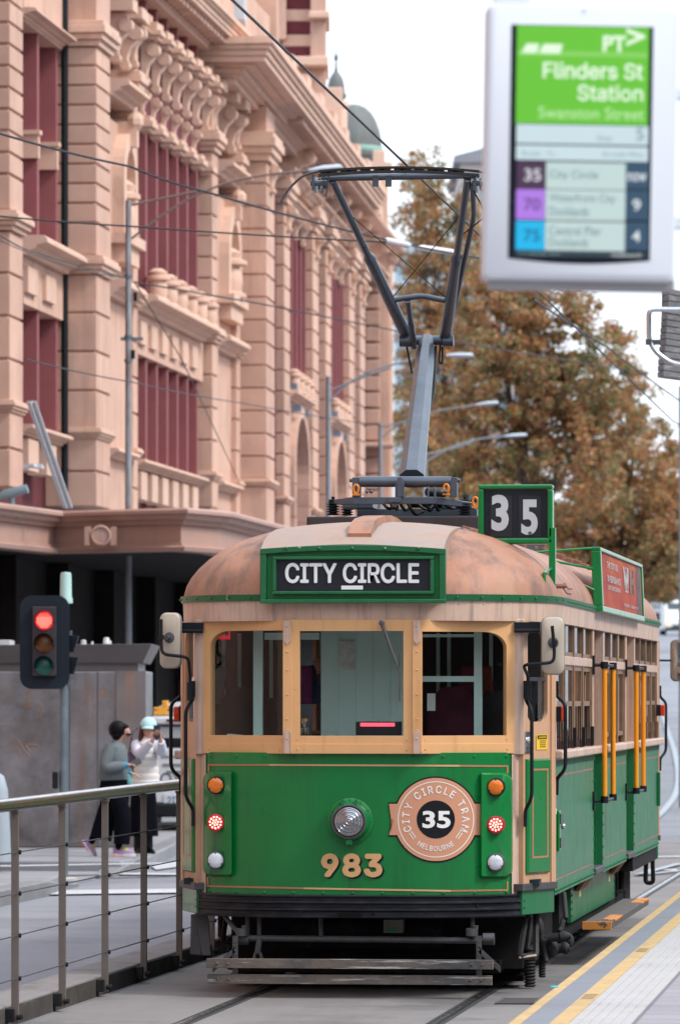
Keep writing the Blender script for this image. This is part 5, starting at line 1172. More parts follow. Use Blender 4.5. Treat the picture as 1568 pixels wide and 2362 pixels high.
for (a, b, n) in ((668, 708, 4), (764, 794, 4)):
    window(S2, a, b, 9.5, 13.2, n, mw=.20, deep=.35); field(a - 3, b + 3, 13.2, 14.4, .05, sg=S2)
    field(a - 3, b + 3, 8.9, 9.5, .05, sg=S2)
    s0, s1 = S2.s(a - 3, .1), S2.s(b + 3, .1)
    mb = MB(); course(S2, mb, s0, s1, 8.85, .2, .03, .28); course(S2, mb, s0, s1, 13.35, .2, .03, .2); part(mb, 'string_course', m_stone2)
    for i in range(4):
        q = s0 + (s1 - s0) * (i + .5) / 4; mb = MB(); urn(S2, mb, q, .18, 9.06, .5, .15); part(mb, 'balustrade_pier', m_stone2, smooth=35)
    for i in range(3):
        q = s0 + (s1 - s0) * (i + .5) / 3; mb = MB(); scroll(S2, mb, q, .25, 12.7, .6, .0, .2); part(mb, 'bracket', m_stone2, smooth=35)
    # arched opening below
    c, r = (s0 + s1) / 2 + .3, (s1 - s0) / 2 * .66; zs = 7.3; nn = 18; dv = Vector((S2.n.x, S2.n.y, 0)); mb = MB()
    kz = min(1.0, 1.25 / r)
    arc = lambda o, k: [S2.w(o, c - r * k * math.cos(PI * i / nn), zs + r * kz * k * math.sin(PI * i / nn)) for i in range(nn + 1)]
    a0, a1 = arc(.18, 1.0), arc(.18, 1.2); mb.loft([[S2.w(.05, c - r * 1.2 * math.cos(PI * i / nn), zs + r * kz * 1.2 * math.sin(PI * i / nn)) for i in range(nn + 1)], a1, a0, [p - dv * 1.4 for p in a0]], False, False)
    for s_ in (-1, 1):
        for j in range(6): SBX(S2, mb, -1.2, .18, *sorted((c + s_ * r, c + s_ * r * 1.2)), 5 + j * .39, 5 + j * .39 + .35)
        SBX(S2, mb, -1.2, .14, *sorted((c + s_ * r * 1.005, c + s_ * r * 1.19)), 5, zs)
    mb.loft([[S2.w(.05, c - r * 1.2 * math.cos(PI * i / nn), zs + r * kz * 1.2 * math.sin(PI * i / nn)) for i in range(nn + 1)], [S2.w(.05, s0 + (s1 - s0) * i / nn, 8.95) for i in range(nn + 1)]], False, False)
    part(mb, 'arch', m_stone)
    for i in range(5):
        q = s0 + (s1 - s0) * (i + .4) / 5; mb = MB(); SBX(S2, mb, .08, .27, q - .12, q + .12, (9.05, 8.62)[i % 2], (9.05, 8.62)[i % 2] + .15); part(mb, 'floodlight', mat('floodlight_blue', (0.14, .19, .26), .4, var=.2))
field(630, 646, 5, 14.3, -.05, m_brick, sg=S2); field(734, 742, 5, 14.3, -.05, m_brick, sg=S2)
E2 = [(-.3, 14.3), (.36, 14.3), (.40, 14.42), (.58, 14.48), (.62, 14.6), (1.0, 14.66), (1.1, 14.78), (1.1, 14.9), (1.22, 15.0), (1.22, 15.14), (-.3, 15.24)]
mb = MB(); stepped(S2, mb, E2, S2.s(638, 1.2), S2.s(890, 1.2)); course(S2, mb, S2.s(640), S2.s(868), 13.75, .3, .1, .3); part(mb, 'cornice', m_stone2)
mb = MB(); dentils(S2, mb, S2.s(600), S2.s(860), 14.50, .11, .5, .44, .45); part(mb, 'dentil', m_stone)
for i in range(9):
    q = S2.s(650) + (S2.s(855) - S2.s(650)) * i / 8; mb = MB(); scroll(S2, mb, q, .34, 13.75, .7, .1, .66); part(mb, 'bracket', m_stone2, smooth=35)
mb = MB(); SBX(S2, mb, -.4, .35, S2.s(600), S2.s(855), 15.1, 15.7); part(mb, 'parapet', m_stone)
for i in range(8):
    q = S2.s(660, .4) + (S2.s(860, .4) - S2.s(660, .4)) * i / 7; mb = MB(); SBX(S2, mb, .3, .6, q - .5, q + .5, 15.1, 16.2); part(mb, 'parapet_block', m_stone2)
# pediment block on the left end of the far half
# striped tower rising behind the cornice
def pxbox(name, m, px0, px1, py0, py1, t, depth, par=None):
    """block facing along the street whose visible face spans the pixel box at depth t"""
    a = P(px0, py1, t) - SB; b = P(px1, py0, t) - SB; mb = MB(); u = Vector((CT, ST, 0)); v = Vector((-ST, CT, 0)); L = (b - a).dot(u)
    p = [a, a + u * L, a + u * L + v * depth, a + v * depth]; mb.prism([Vector((q.x, q.y, a.z)) for q in p], (0, 0, b.z - a.z)); return part(mb, name, m, .03)
for (y0, y1, m) in ((-120, -60, m_brick), (-60, -20, m_stone2), (-20, 20, m_brick), (20, 48, m_stone2), (48, 78, m_brick), (78, 106, m_stone2), (106, 135, m_brick)): pxbox('tower_band', m, 652, 722, y0, y1, 131, 2.2)
pxbox('tower_pier', m_stone, 716, 752, -120, 132, 130.6, 2.6); pxbox('tower_pier', m_stone, 640, 660, -120, 90, 130.8, 2.6)
pxbox('tower_moulding', m_stone2, 636, 757, 128, 150, 130.2, 3); pxbox('tower_moulding', m_stone2, 712, 760, 24, 40, 130.3, 2.8); pxbox('tower_base', m_stone, 640, 752, 148, 262, 130.8, 3); pxbox('tower_base', m_stone2, 735, 790, 200, 300, 137, 3)
def lathe_px(name, m, cx, base_y, prof, t):
    """turned piece, profile given as (half-width px, y px)"""
    k = t / F; o = P(cx, base_y, t) - SB; mb = MB(); mb.lathe([(max(.002, r * k), (base_y - y) * k) for r, y in prof], o, (0, 0, 1), 28); return part(mb, name, m, smooth=40)
pxbox('lead_box', mat('lead_box_pale', (.42, .47, .52), .5, var=.08), 515, 565, -60, 46, 111, 1.5); pxbox('pediment', m_stone2, 592, 640, 96, 132, 117, 2); pxbox('attic_pier', m_stone, 568, 640, -80, 96, 117.5, 2.5); pxbox('attic_pier', m_stone, 566, 588, -80, 120, 116.5, 1)
lathe_px('cupola', m_copper, 775, 240, [(20, 240), (20, 226), (24, 224), (24, 216), (20, 213), (20, 206), (19, 195), (16, 182), (11, 172), (5, 165), (3, 155), (2, 145), (2, 139), (4, 137), (5, 132), (4, 127), (1.5, 123), (1, 116)], 150)
lathe_px('cupola_drum', m_stone2, 775, 330, [(26, 330), (26, 250), (30, 246), (30, 236), (24, 232)], 150)
lathe_px('dome', m_copper, 815, 360, [(66, 360), (66, 345), (65, 335), (64, 318), (60, 298), (52, 277), (42, 260), (28, 247), (14, 241), (0.2, 239)], 165)
lathe_px('dome_band', m_verd, 815, 360, [(67, 352), (68, 349), (68, 341), (67, 339), (64, 338)], 165)
lathe_px('dome_drum', m_copper, 812, 420, [(58, 420), (58, 372), (64, 366), (64, 356)], 165)
pxbox('gable_end', m_stone2, 838, 905, 372, 400, 160, 3); pxbox('gable_end', m_stone2, 860, 888, 345, 375, 160, 2)
# stepped end pavilion
for (x0, x1, y0, y1, t, m) in ((838, 900, 545, 1190, 156, m_stone), (845, 895, 410, 560, 155.5, m_stone2), (835, 908, 556, 580, 154.5, m_stone2), (850, 888, 400, 440, 154, m_stone2), (872, 906, 575, 1190, 158, m_stone2)): pxbox('pavilion', m, x0, x1, y0, y1, t, 3)
for j in range(14): pxbox('pavilion_block', m_stone, 842, 876, 640 + j * 38, 640 + j * 38 + 33, 154.8, 1.0)
pxbox('pavilion_moulding', m_stone2, 836, 880, 600, 618, 154.4, 1.5); pxbox('pavilion_moulding', m_stone2, 838, 908, 1020, 1030, 154.2, 1.5)
# ------------------------------------------------------------ street canopy
CT_ = 84.0
cA, cB, cC = P(-60, 1180, 80), P(126, 1180, 84.5), P(455, 1180, 83.0)
cD = Vector((cC.x + (S1.O + S1.d * 0 - S1.O).x, cC.y, 0)); _d = S1.d * 60; cD = Vector((cC.x + _d.x + .3, cC.y + _d.y, 0))
cpl = [Vector((cA.x, cA.y, 0)), Vector((cB.x, cB.y, 0)), Vector((cC.x - .25, cC.y, 0)), Vector((cC.x + .12, cC.y + 1.5, 0)), cD]
zt = H + (CY - 1180) * 83 / F; zb_ = H + (CY - 1271) * 83 / F
cprof = [(.0, zb_), (.10, zb_), (.12, zb_ + .06), (.04, zb_ + .09), (.04, zb_ + .12), (.0, zb_ + .13), (.0, zt - .20), (.06, zt - .19), (.08, zt - .13), (.16, zt - .11), (.18, zt - .05), (.24, zt - .03), (.24, zt + .02), (.20, zt + .05), (-.3, zt + .06), (-.3, zb_)]
rings = []
for i, p in enumerate(cpl):
    a = cpl[max(0, i - 1)]; b = cpl[min(len(cpl) - 1, i + 1)]
    d0 = (p - a).normalized() if i else (b - p).normalized(); d1 = (b - p).normalized() if i < len(cpl) - 1 else d0
    n0 = Vector((d0.y, -d0.x, 0)); n1 = Vector((d1.y, -d1.x, 0)); nn = (n0 + n1).normalized(); k = 1 / max(.4, nn.dot(n0))
    rings.append([p + nn * o * k + Vector((0, 0, z)) - SB for o, z in cprof])
m_canopy = mat('canopy_paint', (0.40, 0.245, 0.195), 0.6, var=.06, scale=1, dirt=(0.28, .16, .135), dirt_scale=(5, 5, .8), dirt_lo=.55, dirt_hi=.8)
mb = MB(); mb.loft(rings, True, True); fascia = part(mb, 'canopy_fascia', m_canopy)
med = P((455 + 20) / 2, 1236, 83.4) - SB
mb = MB(); axm = Vector((ST, -CT, 0)); c = P(233, 1235, 83.35) - SB; mb.lathe([(.16, -.1), (.16, .06), (.13, .07), (.12, .04), (.02, .05)], c, axm, 24); mb.build('medallion', m_canopy, fascia, 40)
for x in (203, 263):
    mb = MB(); a = P(x - 6, 1258, 83.4) - SB; b = P(x + 6, 1215, 83.4) - SB; mb.bx(a.x, b.x, min(a.y, b.y) - .09, max(a.y, b.y) + .05, a.z, b.z); mb.build('fascia_bar', m_canopy, fascia)
rp = [Vector(p) for p in cpl] + [Vector((cD.x - 8, cD.y, 0)), Vector((cA.x - 6, cA.y, 0))]
mb = MB(); mb.prism([Vector((p.x, p.y, zt - .06)) - SB for p in rp], (0, 0, .06)); part(mb, 'canopy_roof', mat('canopy_roof_metal', (0.30, .30, .32), .5, var=.15))
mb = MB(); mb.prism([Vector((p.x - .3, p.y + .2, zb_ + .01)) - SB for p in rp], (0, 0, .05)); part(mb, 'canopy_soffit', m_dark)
# ground floor coloured near-black for the canopy's shade, with columns and doorways
mb = MB(); SBX(S1, mb, -3, -.2, S1.s(-200), S1.s(560), 0, ZROOF - .6); part(mb, 'ground_floor_wall', m_shadebrick)
for i in range(9):
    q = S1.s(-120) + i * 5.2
    mb = MB(); SBX(S1, mb, -.3, .15, q, q + .55, 0, zb_); part(mb, 'column', m_shadebrick, .02)
mb = MB(); p = P(-20, 1600, 125) - SB; q = P(640, 1600, 132) - SB; mb.prism([Vector((p.x, p.y, 0)), Vector((q.x, q.y, 0)), Vector((q.x, q.y + .6, 0)), Vector((p.x, p.y + .6, 0))], (0, 0, zb_)); part(mb, 'ground_floor_wall', m_shadebrick)  # dark end wall added to deepen the shade below the canopy
# ================================================================ GROUND
m_asph = mat('asphalt', (0.215, 0.224, 0.25), 0.85, var=0.12, scale=0.5, dirt=(0.26, 0.268, 0.29), dirt_scale=(1.2, .25, 1), dirt2=(.165, .17, .19), dirt2_scale=.35, d2=(.5, .62), spots=(0.165, .17, .187), spot_scale=60, spot_lo=.62, bump=.5, bump_scale=150)
m_conc = mat('track_concrete', (0.178, 0.168, 0.164), 0.85, var=0.14, scale=0.9, dirt=(0.125, 0.117, 0.115), dirt2=(.105, .10, .10), dirt2_scale=.7, d2=(.52, .66), dirt_scale=(1.6, .22, 1), dirt_lo=.5, dirt_hi=.8, spots=(0.115, .108, .105), spot_scale=45, spot_lo=.64, bump=.15, bump_scale=120)
m_path = mat('bluestone_paving', (0.215, 0.222, 0.242), 0.75, var=0.14, scale=1.3, spots=(0.13, .13, .14), spot_scale=20, spot_lo=.66)
m_kerb = mat('kerb_stone', (0.165, 0.165, 0.17), 0.8, var=0.15, scale=3)
m_rail = mat('rail_steel', (0.045, 0.047, 0.05), 0.35, metal=.6, var=.2, scale=6)
m_railhi = mat('rail_polished', (0.45, 0.47, 0.5), 0.25, metal=1, var=.1)
m_white = mat('road_white', (0.42, 0.43, 0.45), 0.8, var=0.15, scale=5, spots=(0.25, .25, .26), spot_scale=14, spot_lo=.62)
def strip(name, x0, x1, y0, y1, z, m, ny=40, x0b=None, x1b=None):
    mb = MB(); rows = []
    for i in range(ny + 1):
        y = y0 + (y1 - y0) * i / ny; k = i / ny; a = x0 if x0b is None else x0 + (x0b - x0) * k; b = x1 if x1b is None else x1 + (x1b - x1) * k
        rows.append([(a, y, z + rise(y)), (b, y, z + rise(y))])
    mb.loft(rows, False, False); return struct(mb.build(name, m, recalc=False))
strip('ground', -320, 220, -60, 900, -.012, m_asph, 96)
strip('track_bed', -5.72, -2.45, -10, 75, -.004, m_conc, 20)
# rails: four running faces in grooves
XR = TX + .05
for s_ in (-1, 1):
    x = XR + s_ * .755
    mb = MB(); mb.bx(x - .055, x + .055, -10, 75, -.01, .0); g_ = struct(mb.build('rail_groove', mat('rail_groove', (0.05, .048, .046), .8, var=.2)))
    mb = MB(); mb.bx(x - .03, x + .03, -10, 75, -.01, .004); struct(mb.build('rails', m_rail))
    mb = MB(); mb.bx(x - .018 * 1, x + .008, -10, 75, -.01, .0055); struct(mb.build('rails', m_railhi))
# kerb plinth under the railing
mb = MB(); mb.bx(-5.98, -5.66, -10, 70, -.1, .125); struct(mb.build('kerb', mat('plinth_concrete', (0.18, .168, .165), .85, var=.12, scale=2, dirt=(.06, .055, .05), dirt_scale=(2, 1.2, 9), dirt_lo=.55, dirt_hi=.75), bevel=.01))
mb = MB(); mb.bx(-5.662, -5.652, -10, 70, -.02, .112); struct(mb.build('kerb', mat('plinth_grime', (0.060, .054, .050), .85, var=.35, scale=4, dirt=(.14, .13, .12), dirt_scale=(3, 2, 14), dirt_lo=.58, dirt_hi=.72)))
# footpath with its kerb, cut by a ramp
Zp = .14
fpx = [G(0, 2092), G(160, 2030)]
mb = MB(); mb.prism([(-24, 20, -.05), (-9.05, 20, -.05), (-9.05, 53.5, -.05), (-9.25, 55.5, -.05), (-24, 55.5, -.05)], (0, 0, Zp + .05)); struct(mb.build('footpath', m_path, bevel=.02))
mb = MB(); mb.prism([(-24, 55.5, -.05), (-9.2, 55.5, -.05), (-9.5, 60.3, -.05), (-24, 60.3, -.05)], (0, 0, .075)); struct(mb.build('footpath_ramp', m_path))
mb = MB(); mb.prism([(-24, 60.3, -.05), (-9.35, 60.3, -.05), (-9.30, 62, -.05), (-10.2, 72, -.05), (-11.5, 80, -.05), (-11.8, 130, -.05), (-24, 130, -.05)], (0, 0, Zp + .05)); struct(mb.build('footpath', m_path, bevel=.02))
def kerb(pts, w_=.16, h=Zp + .004):
    mb = MB(); rings = []
    for i, p in enumerate(pts):
        a = Vector(pts[max(0, i - 1)]); b = Vector(pts[min(len(pts) - 1, i + 1)]); d = (b - a).normalized(); n = Vector((d.y, -d.x)); q = Vector(p)
        o = q + n * .012; r = q - n * w_; hh = p[2] if len(p) > 2 else h
        rings.append([(o.x, o.y, -.03), (o.x, o.y, hh - .02), (o.x - n.x * .02, o.y - n.y * .02, hh), (r.x, r.y, hh), (r.x, r.y, -.03)])
    mb.loft(rings, True, True); struct(mb.build('kerb', m_kerb))
def kz(pts, zs):
    mb = MB(); rings = []
    for p, z in zip(pts, zs): rings.append([(p[0] + .012, p[1], -.03), (p[0] + .012, p[1], z - .015), (p[0] - .01, p[1], z), (p[0] - .2, p[1], z), (p[0] - .2, p[1], -.03)])
    mb.loft(rings, True, True); struct(mb.build('kerb', m_kerb))
kz([(-9.05, 20), (-9.05, 53.5), (-9.22, 56.5)], [Zp + .005, Zp + .005, .02])
kz([(-9.35, 59.6), (-9.31, 61.2), (-9.35, 62.2), (-10.2, 72), (-11.5, 80)], [.02, Zp + .005, Zp + .005, Zp + .005, Zp + .005])
def paint(name, pxs, z=.0, m=None, dz=.006):
    mb = MB(); mb.quad(*[G(x, y, z) + Vector((0, 0, dz)) for x, y in pxs]); o = struct(mb.build(name, m or m_white, recalc=False)); return o
paint('road_marking', [(75, 2056), (422, 2052), (422, 2061), (62, 2066)]); paint('road_marking', [(276, 2015), (415, 2016), (415, 2020), (276, 2019)]); paint('road_marking', [(345, 1998), (420, 1988), (420, 2000), (360, 2008)])
paint('road_marking', [(415, 2062), (440, 2060), (440, 2064), (415, 2066)])
paint('road_marking', [(0, 1998), (420, 1991), (420, 1993), (0, 2001)], .14)
# ---- platform on the right with tactile strips
ZPL = .30
m_yel = mat('platform_yellow', (0.46, 0.31, 0.13), 0.8, var=0.12, scale=3, spots=(0.33, .23, .11), spot_scale=22, spot_lo=.60, dirt=(.30, .24, .16), dirt_scale=(9, 2, 1), dirt_lo=.52, dirt_hi=.75)
m_pgrey = mat('platform_grey', (0.165, 0.18, 0.205), 0.8, var=0.08, scale=2)
m_tact = mat('tactile_white', (0.37, 0.36, 0.355), 0.8, var=0.08, scale=3, dirt=(.30, .29, .285), dirt_scale=(3, 1, 1))
m_pav = bpy.data.materials.new('platform_pavers'); m_pav.use_nodes = True; _nt = m_pav.node_tree; _b = _nt.nodes['Principled BSDF']; _b.inputs['Roughness'].default_value = .85
_br = _nt.nodes.new('ShaderNodeTexBrick'); _br.inputs['Scale'].default_value = 1.0; _br.inputs['Brick Width'].default_value = .42; _br.inputs['Row Height'].default_value = .42; _br.inputs['Mortar Size'].default_value = .012; _br.offset = 0
_br.inputs['Color1'].default_value = (.235, .225, .245, 1); _br.inputs['Color2'].default_value = (.27, .26, .28, 1); _br.inputs['Mortar'].default_value = (.14, .13, .145, 1)
_nt.links.new(coords(_nt), _br.inputs['Vector']); _nt.links.new(_br.outputs[0], _b.inputs['Base Color'])
EX = [-2.31, -2.25, -2.105, -2.01, -1.69]
def plat(name, x0, x1, z, m, y1=62): mb = MB(); mb.bx(x0, x1, 4, y1, -.05, z); return struct(mb.build(name, m))
plat('platform', EX[0] + .01, 9, ZPL - .006, m_pav)
mb = MB(); mb.bx(EX[4], 9, 4, 62, ZPL - .006, ZPL); struct(mb.build('platform_paving', m_pav))
def edge_strip(name, x0, x1, m, z=ZPL, segs=None):
    mb = MB(); y = 4.0
    while y < 62: mb.bx(x0, x1, y, y + .596, ZPL - .04, z); y += .6
    return struct(mb.build(name, m))
edge_strip('platform_edge', EX[0], EX[1], m_yel, ZPL + .002); edge_strip('platform_edge', EX[1], EX[2], m_pgrey, ZPL); edge_strip('platform_edge', EX[2], EX[3], m_yel, ZPL + .002)
mb = MB(); y = 4
mb.bx(EX[3], EX[4], 4, 62, ZPL - .03, ZPL + .001)
nb_ = 6
for i in range(nb_):
    x = EX[3] + .02 + i * (.32 - .0) / nb_; yy = 4.0
    while yy < 62: mb.bx(x, x + .032, yy, yy + .59, ZPL, ZPL + .007); yy += .6
struct(mb.build('tactile_strip', m_tact, bevel=.003, seg=1))
mb = MB(); 
for (px, py) in ((1230, 2255), (1290, 2205), (1345, 2160), (1178, 2300), (1405, 2112)):
    pass
m_stamp = mat('stamp_grey', (0.27, 0.20, .10), .85, var=.2)
for py in (2305, 2196, 2108, 2037, 1966):
    xm = (EX[2] + EX[3]) / 2; p = G(1200, py, ZPL); mb = MB()
    for j in range(6): mb.bx(xm - .035, xm + .035, p.y + j * .09, p.y + j * .09 + .045, ZPL, ZPL + .0035)
    struct(mb.build('platform_marking', m_stamp))
p = G(1279, 2279, ZPL); mb = MB(); mb.prism([(p.x - .02, p.y - .05, ZPL + .003), (p.x + .02, p.y - .05, ZPL + .003), (p.x + .02, p.y + .06, ZPL + .003), (p.x - .02, p.y + .06, ZPL + .003)], (0, 0, .004)); o = mb.build('litter_wrapper', mat('litter_cyan', (0.02, .5, .6), .4, var=.05)); tag(o, 'small scrap of turquoise litter lying on the yellow platform edge', 'litter')
for o in list(C.objects):
    if o.name.split('.')[0] in ('platform', 'platform_paving', 'platform_edge', 'tactile_strip', 'platform_marking'): o.rotation_euler.z = .0065; o.location.x = .19
# drain grates beside the rail
def grate(px, py, label):
    p = G(px, py); gr = MB()
    for j in range(5): gr.bx(p.x - .11, p.x + .11, p.y - .3 + j * .13, p.y - .3 + j * .13 + .07, 0, .008)
    gr.bx(p.x - .13, p.x - .11, p.y - .32, p.y + .32, 0, .009); gr.bx(p.x + .11, p.x + .13, p.y - .32, p.y + .32, 0, .009)
    o = gr.build('drain_grate', mat('grate_iron', (0.08, .075, .075), .7, var=.3)); tag(o, label, 'drain grate', 'drain grates between the rail and the platform')
grate(1197, 2311, 'iron drain grate in the concrete just right of the tram lifeguard'); grate(1305, 2158, 'iron drain grate farther back, beside the tram running board')
# far curved rails on the rising road
def far_curve(pts, w_=.10):
    mb = MB(); L, R = [], []
    ps = smoothpath([G2(*p) for p in pts], 30, 6)
    for i, p in enumerate(ps):
        a = ps[max(0, i - 1)]; b = ps[min(len(ps) - 1, i + 1)]; d = (b - a); d.z = 0; d.normalize(); n = Vector((d.y, -d.x, 0)); z = rise(p.y) + .02
        L.append((p.x - n.x * w_, p.y - n.y * w_, z)); R.append((p.x + n.x * w_, p.y + n.y * w_, z))
    mb.loft([L, R], False, False); struct(mb.build('rails', mat('rail_far', (.27, .31, .34), .35, metal=.4, var=.1), recalc=False))
def G2(px, py):
    d = ray(px, py); t = 60.0
    for _ in range(4000):
        if H + d.z * t <= rise(d.y * t): break
        t += .1
    return Vector((d.x * t, d.y * t, rise(d.y * t)))
far_curve([(1524, 1640), (1540, 1690), (1556, 1735), (1566, 1790), (1560, 1835), (1524, 1880), (1500, 1898)], .06)
far_curve([(1390, 2112), (1470, 2060), (1568, 1996)], .05)
far_curve([(1380, 2122), (1470, 2072), (1568, 2012)], .05)
for (q) in ([(1500, 1977), (1568, 1976), (1568, 1979), (1500, 1979.5)], [(1490, 2007), (1560, 2006), (1560, 2009), (1490, 2010)]): paint('road_marking', q)
# ================================================================ RAILING
m_rpost = mat('railing_post_bronze', (0.135, 0.115, 0.10), 0.55, metal=.15, var=0.15, scale=6)
m_rtube = mat('railing_tube', (0.50, 0.50, 0.48), 0.2, metal=1.0, var=.06, scale=2)
rl = empty('railing', (-5.6, 32, 0)); tag(rl, 'bronze post and wire railing with round polished steel handrail beside the tram track', 'railing')
ys = [24.6 + i * 1.705 for i in range(18)]
ys = [32.0 - 32 + (y - ys[4]) for y in ys]
for y in ys:
    m = MB(); m.bx(-.022, .022, y - .014, y + .014, .03, 1.285); m.bx(-.026, .026, y - .03, y + .03, 1.275, 1.292)
    pst = m.build('post', m_rpost, rl, bevel=.003)
    m = MB(); m.bx(-.055, .0, y - .05, y + .05, .03, .11); m.lathe([(.016, 0), (.016, .03)], (.012, y - .02, .06), (1, 0, 0), 8); m.lathe([(.016, 0), (.016, .03)], (.012, y + .03, .06), (1, 0, 0), 8); m.build('base_clamp', m_under, pst, bevel=.004)
    m = MB()
    for z in (.29, .545, .795, 1.04): m.lathe([(.014, -.012), (.014, .014)], (.022, y, z), (1, 0, 0), 8)
    m.build('wire_fitting', m_black, pst)
m = MB(); m.tube([(0, y, 1.325 + (.012 if y > 0 else 0) * min(1, max(0, y) / 6)) for y in [ys[0] - .5] + ys + [ys[-1] + .5]], .040, 16); m.build('handrail', m_rtube, rl, 60)
for z in (.29, .545, .795, 1.04):
    m = MB(); m.tube([(.012, ys[0], z), (.012, ys[-1], z)], .004, 6); m.build('wire', m_grey_iron, rl)
# ================================================================ KIOSK, LIGHTS, POLES
m_steel = mat('steel_stains_highlights', (0.165, 0.15, 0.148), 0.36, metal=.8, var=0.45, scale=1.6, dirt=(0.24, .135, .09), dirt_scale=(3.4, 3.4, .3), dirt_lo=.54, dirt_hi=.8, dirt2=(.36, .36, .385), dirt2_scale=1.0, d2=(.40, .72))  # brown stains are real; pale patches paint in the metal's highlights
m_steel2 = mat('kiosk_flange', (0.19, 0.175, 0.175), 0.45, metal=.6, var=0.15, scale=1.2)
T0 = 66.5
def kp(px, py, t=T0): return P(px, py, t)
ko = kp(100, 1960); kiosk = empty('kiosk', (ko.x, ko.y, Zp), TH); tag(kiosk, 'stained stainless-steel street kiosk with flared flat roof and scratched graffiti marks', 'kiosk')
s0_ = T0 / F
def kl(px): return (px - 100) * s0_
zk = lambda py: H + (CY - py) * s0_ - Zp
m = MB(); m.bx(kl(-90), kl(335), 0, 2.6, .0, zk(1548)); m.build('body', m_steel, kiosk, bevel=.02)
m = MB(); m.bx(kl(-80), kl(318), .08, 2.5, zk(1548), zk(1528)); m.build('neck', m_steel2, kiosk)
m = MB(); m.loft([[(kl(-95), -.05, zk(1530)), (kl(330), -.05, zk(1530)), (kl(330), 2.65, zk(1530)), (kl(-95), 2.65, zk(1530))], [(kl(-115), -.28, zk(1489)), (kl(352), -.28, zk(1486)), (kl(352), 2.85, zk(1486)), (kl(-115), 2.85, zk(1489))]], True, True); m.build('roof', m_steel2, kiosk, bevel=.008)
for px in (160, 225, 268):
    m = MB(); m.bx(kl(px) - .008, kl(px) + .008, -.006, .0, .05, zk(1550)); m.build('seam', mat('seam_dark', (.10, .10, .11), .5, metal=.4), kiosk)
m = MB(); m.bx(kl(268), kl(336), -.02, .02, 0.0, zk(1548)); m.build('door', mat('kiosk_door', (0.23, 0.20, 0.195), 0.4, metal=.7, var=0.2, scale=1, dirt=(.4, .2, .12), dirt_scale=(3, 3, .2), dirt_lo=.56), kiosk)
gm2 = mat('graffiti_scratch', (0.30, .16, .09), .6, var=.2)
m = MB(); random.seed(5)
for k in range(7):
    cx, cz = random.uniform(-.6, .1), random.uniform(1.0, 1.95); pts = [(cx + .16 * random.uniform(-1, 1), -.004, cz + .16 * random.uniform(-1, 1)) for _ in range(5)]
    m.tube(smoothpath(pts, .1, 4), .005, 4)
text_map(m, 'SAIB', lambda u, v: Vector((kl(190) + .62 * u, -.004, 1.80 + .16 * v)), -.012)
m.build('graffiti', gm2, kiosk, recalc=False)
for px, w_, h in ((190, .035, .06), (243, .04, .09), (210, .015, .04), (252, .015, .05)):
    m = MB(); m.lathe([(w_ * 1.1, 0), (w_ * 1.1, h * .2), (w_, h * .25), (w_ * .9, h * .85), (w_ * .6, h)], (kl(px), .3, zk(1487)), (0, 0, 1), 10); m.build('roof_vent', mat('vent_pale', (.5, .52, .53), .5), kiosk, 40)
m = MB(); m.bx(kl(-60), kl(20), .2, 1.2, zk(1489), zk(1476)); m.build('roof_box', mat('vent_pale', (.5, .52, .53), .5), kiosk, bevel=.005)
# traffic signal
tl0 = P(147, 2008, 57.5); sig = empty('traffic_light', (tl0.x, tl0.y, 0.06), TH); tag(sig, 'black traffic signal showing red on a galvanised pole in front of the steel kiosk', 'traffic light')
k = 57.5 / F; lx = lambda px: (px - 147) * k; lz = lambda py: H + (CY - py) * k - .06
m_galv = mat('galvanised', (0.125, 0.165, 0.19), 0.5, metal=.35, var=0.2, scale=5, dirt=(.22, .28, .31), dirt_scale=(6, 6, 2))
m_sigblack = mat('signal_black', (0.010, 0.015, 0.024), 0.6, var=.2, spec=.2)
m = MB(); m.cyl((0, 0, 0), (0, 0, lz(1390)), .047, n=18); m.build('pole', m_galv, sig, 40)
m = MB(); m.lathe([(.072, 0), (.070, .05), (.062, .065), (.058, .30), (.05, .325), (.01, .33)], (lx(152), 0, lz(1392)), (0, 0, 1), 18); m.build('pole_cap', mat('cap_mint', (0.33, .50, .47), .5, var=.08), sig, 40)
m = MB(); cx_ = lx(104); pts = rrect(.52, (1590 - 1374) * k, .13, 7); czz = (lz(1374) + lz(1590)) / 2
m.prism([(cx_ + x, -.10, czz + z) for x, z in pts], (0, .015, 0)); board_ = m.build('target_board', m_sigblack, sig)
m = MB(); m.bx(cx_ - .125, cx_ + .125, -.16, -.10, lz(1560), lz(1400)); m.bx(cx_ - .11, cx_ + .11, -.10, .05, lz(1555), lz(1405)); m.build('signal_housing', mat('housing_grey', (.05, .04, .045), .5, var=.15), sig, bevel=.008)
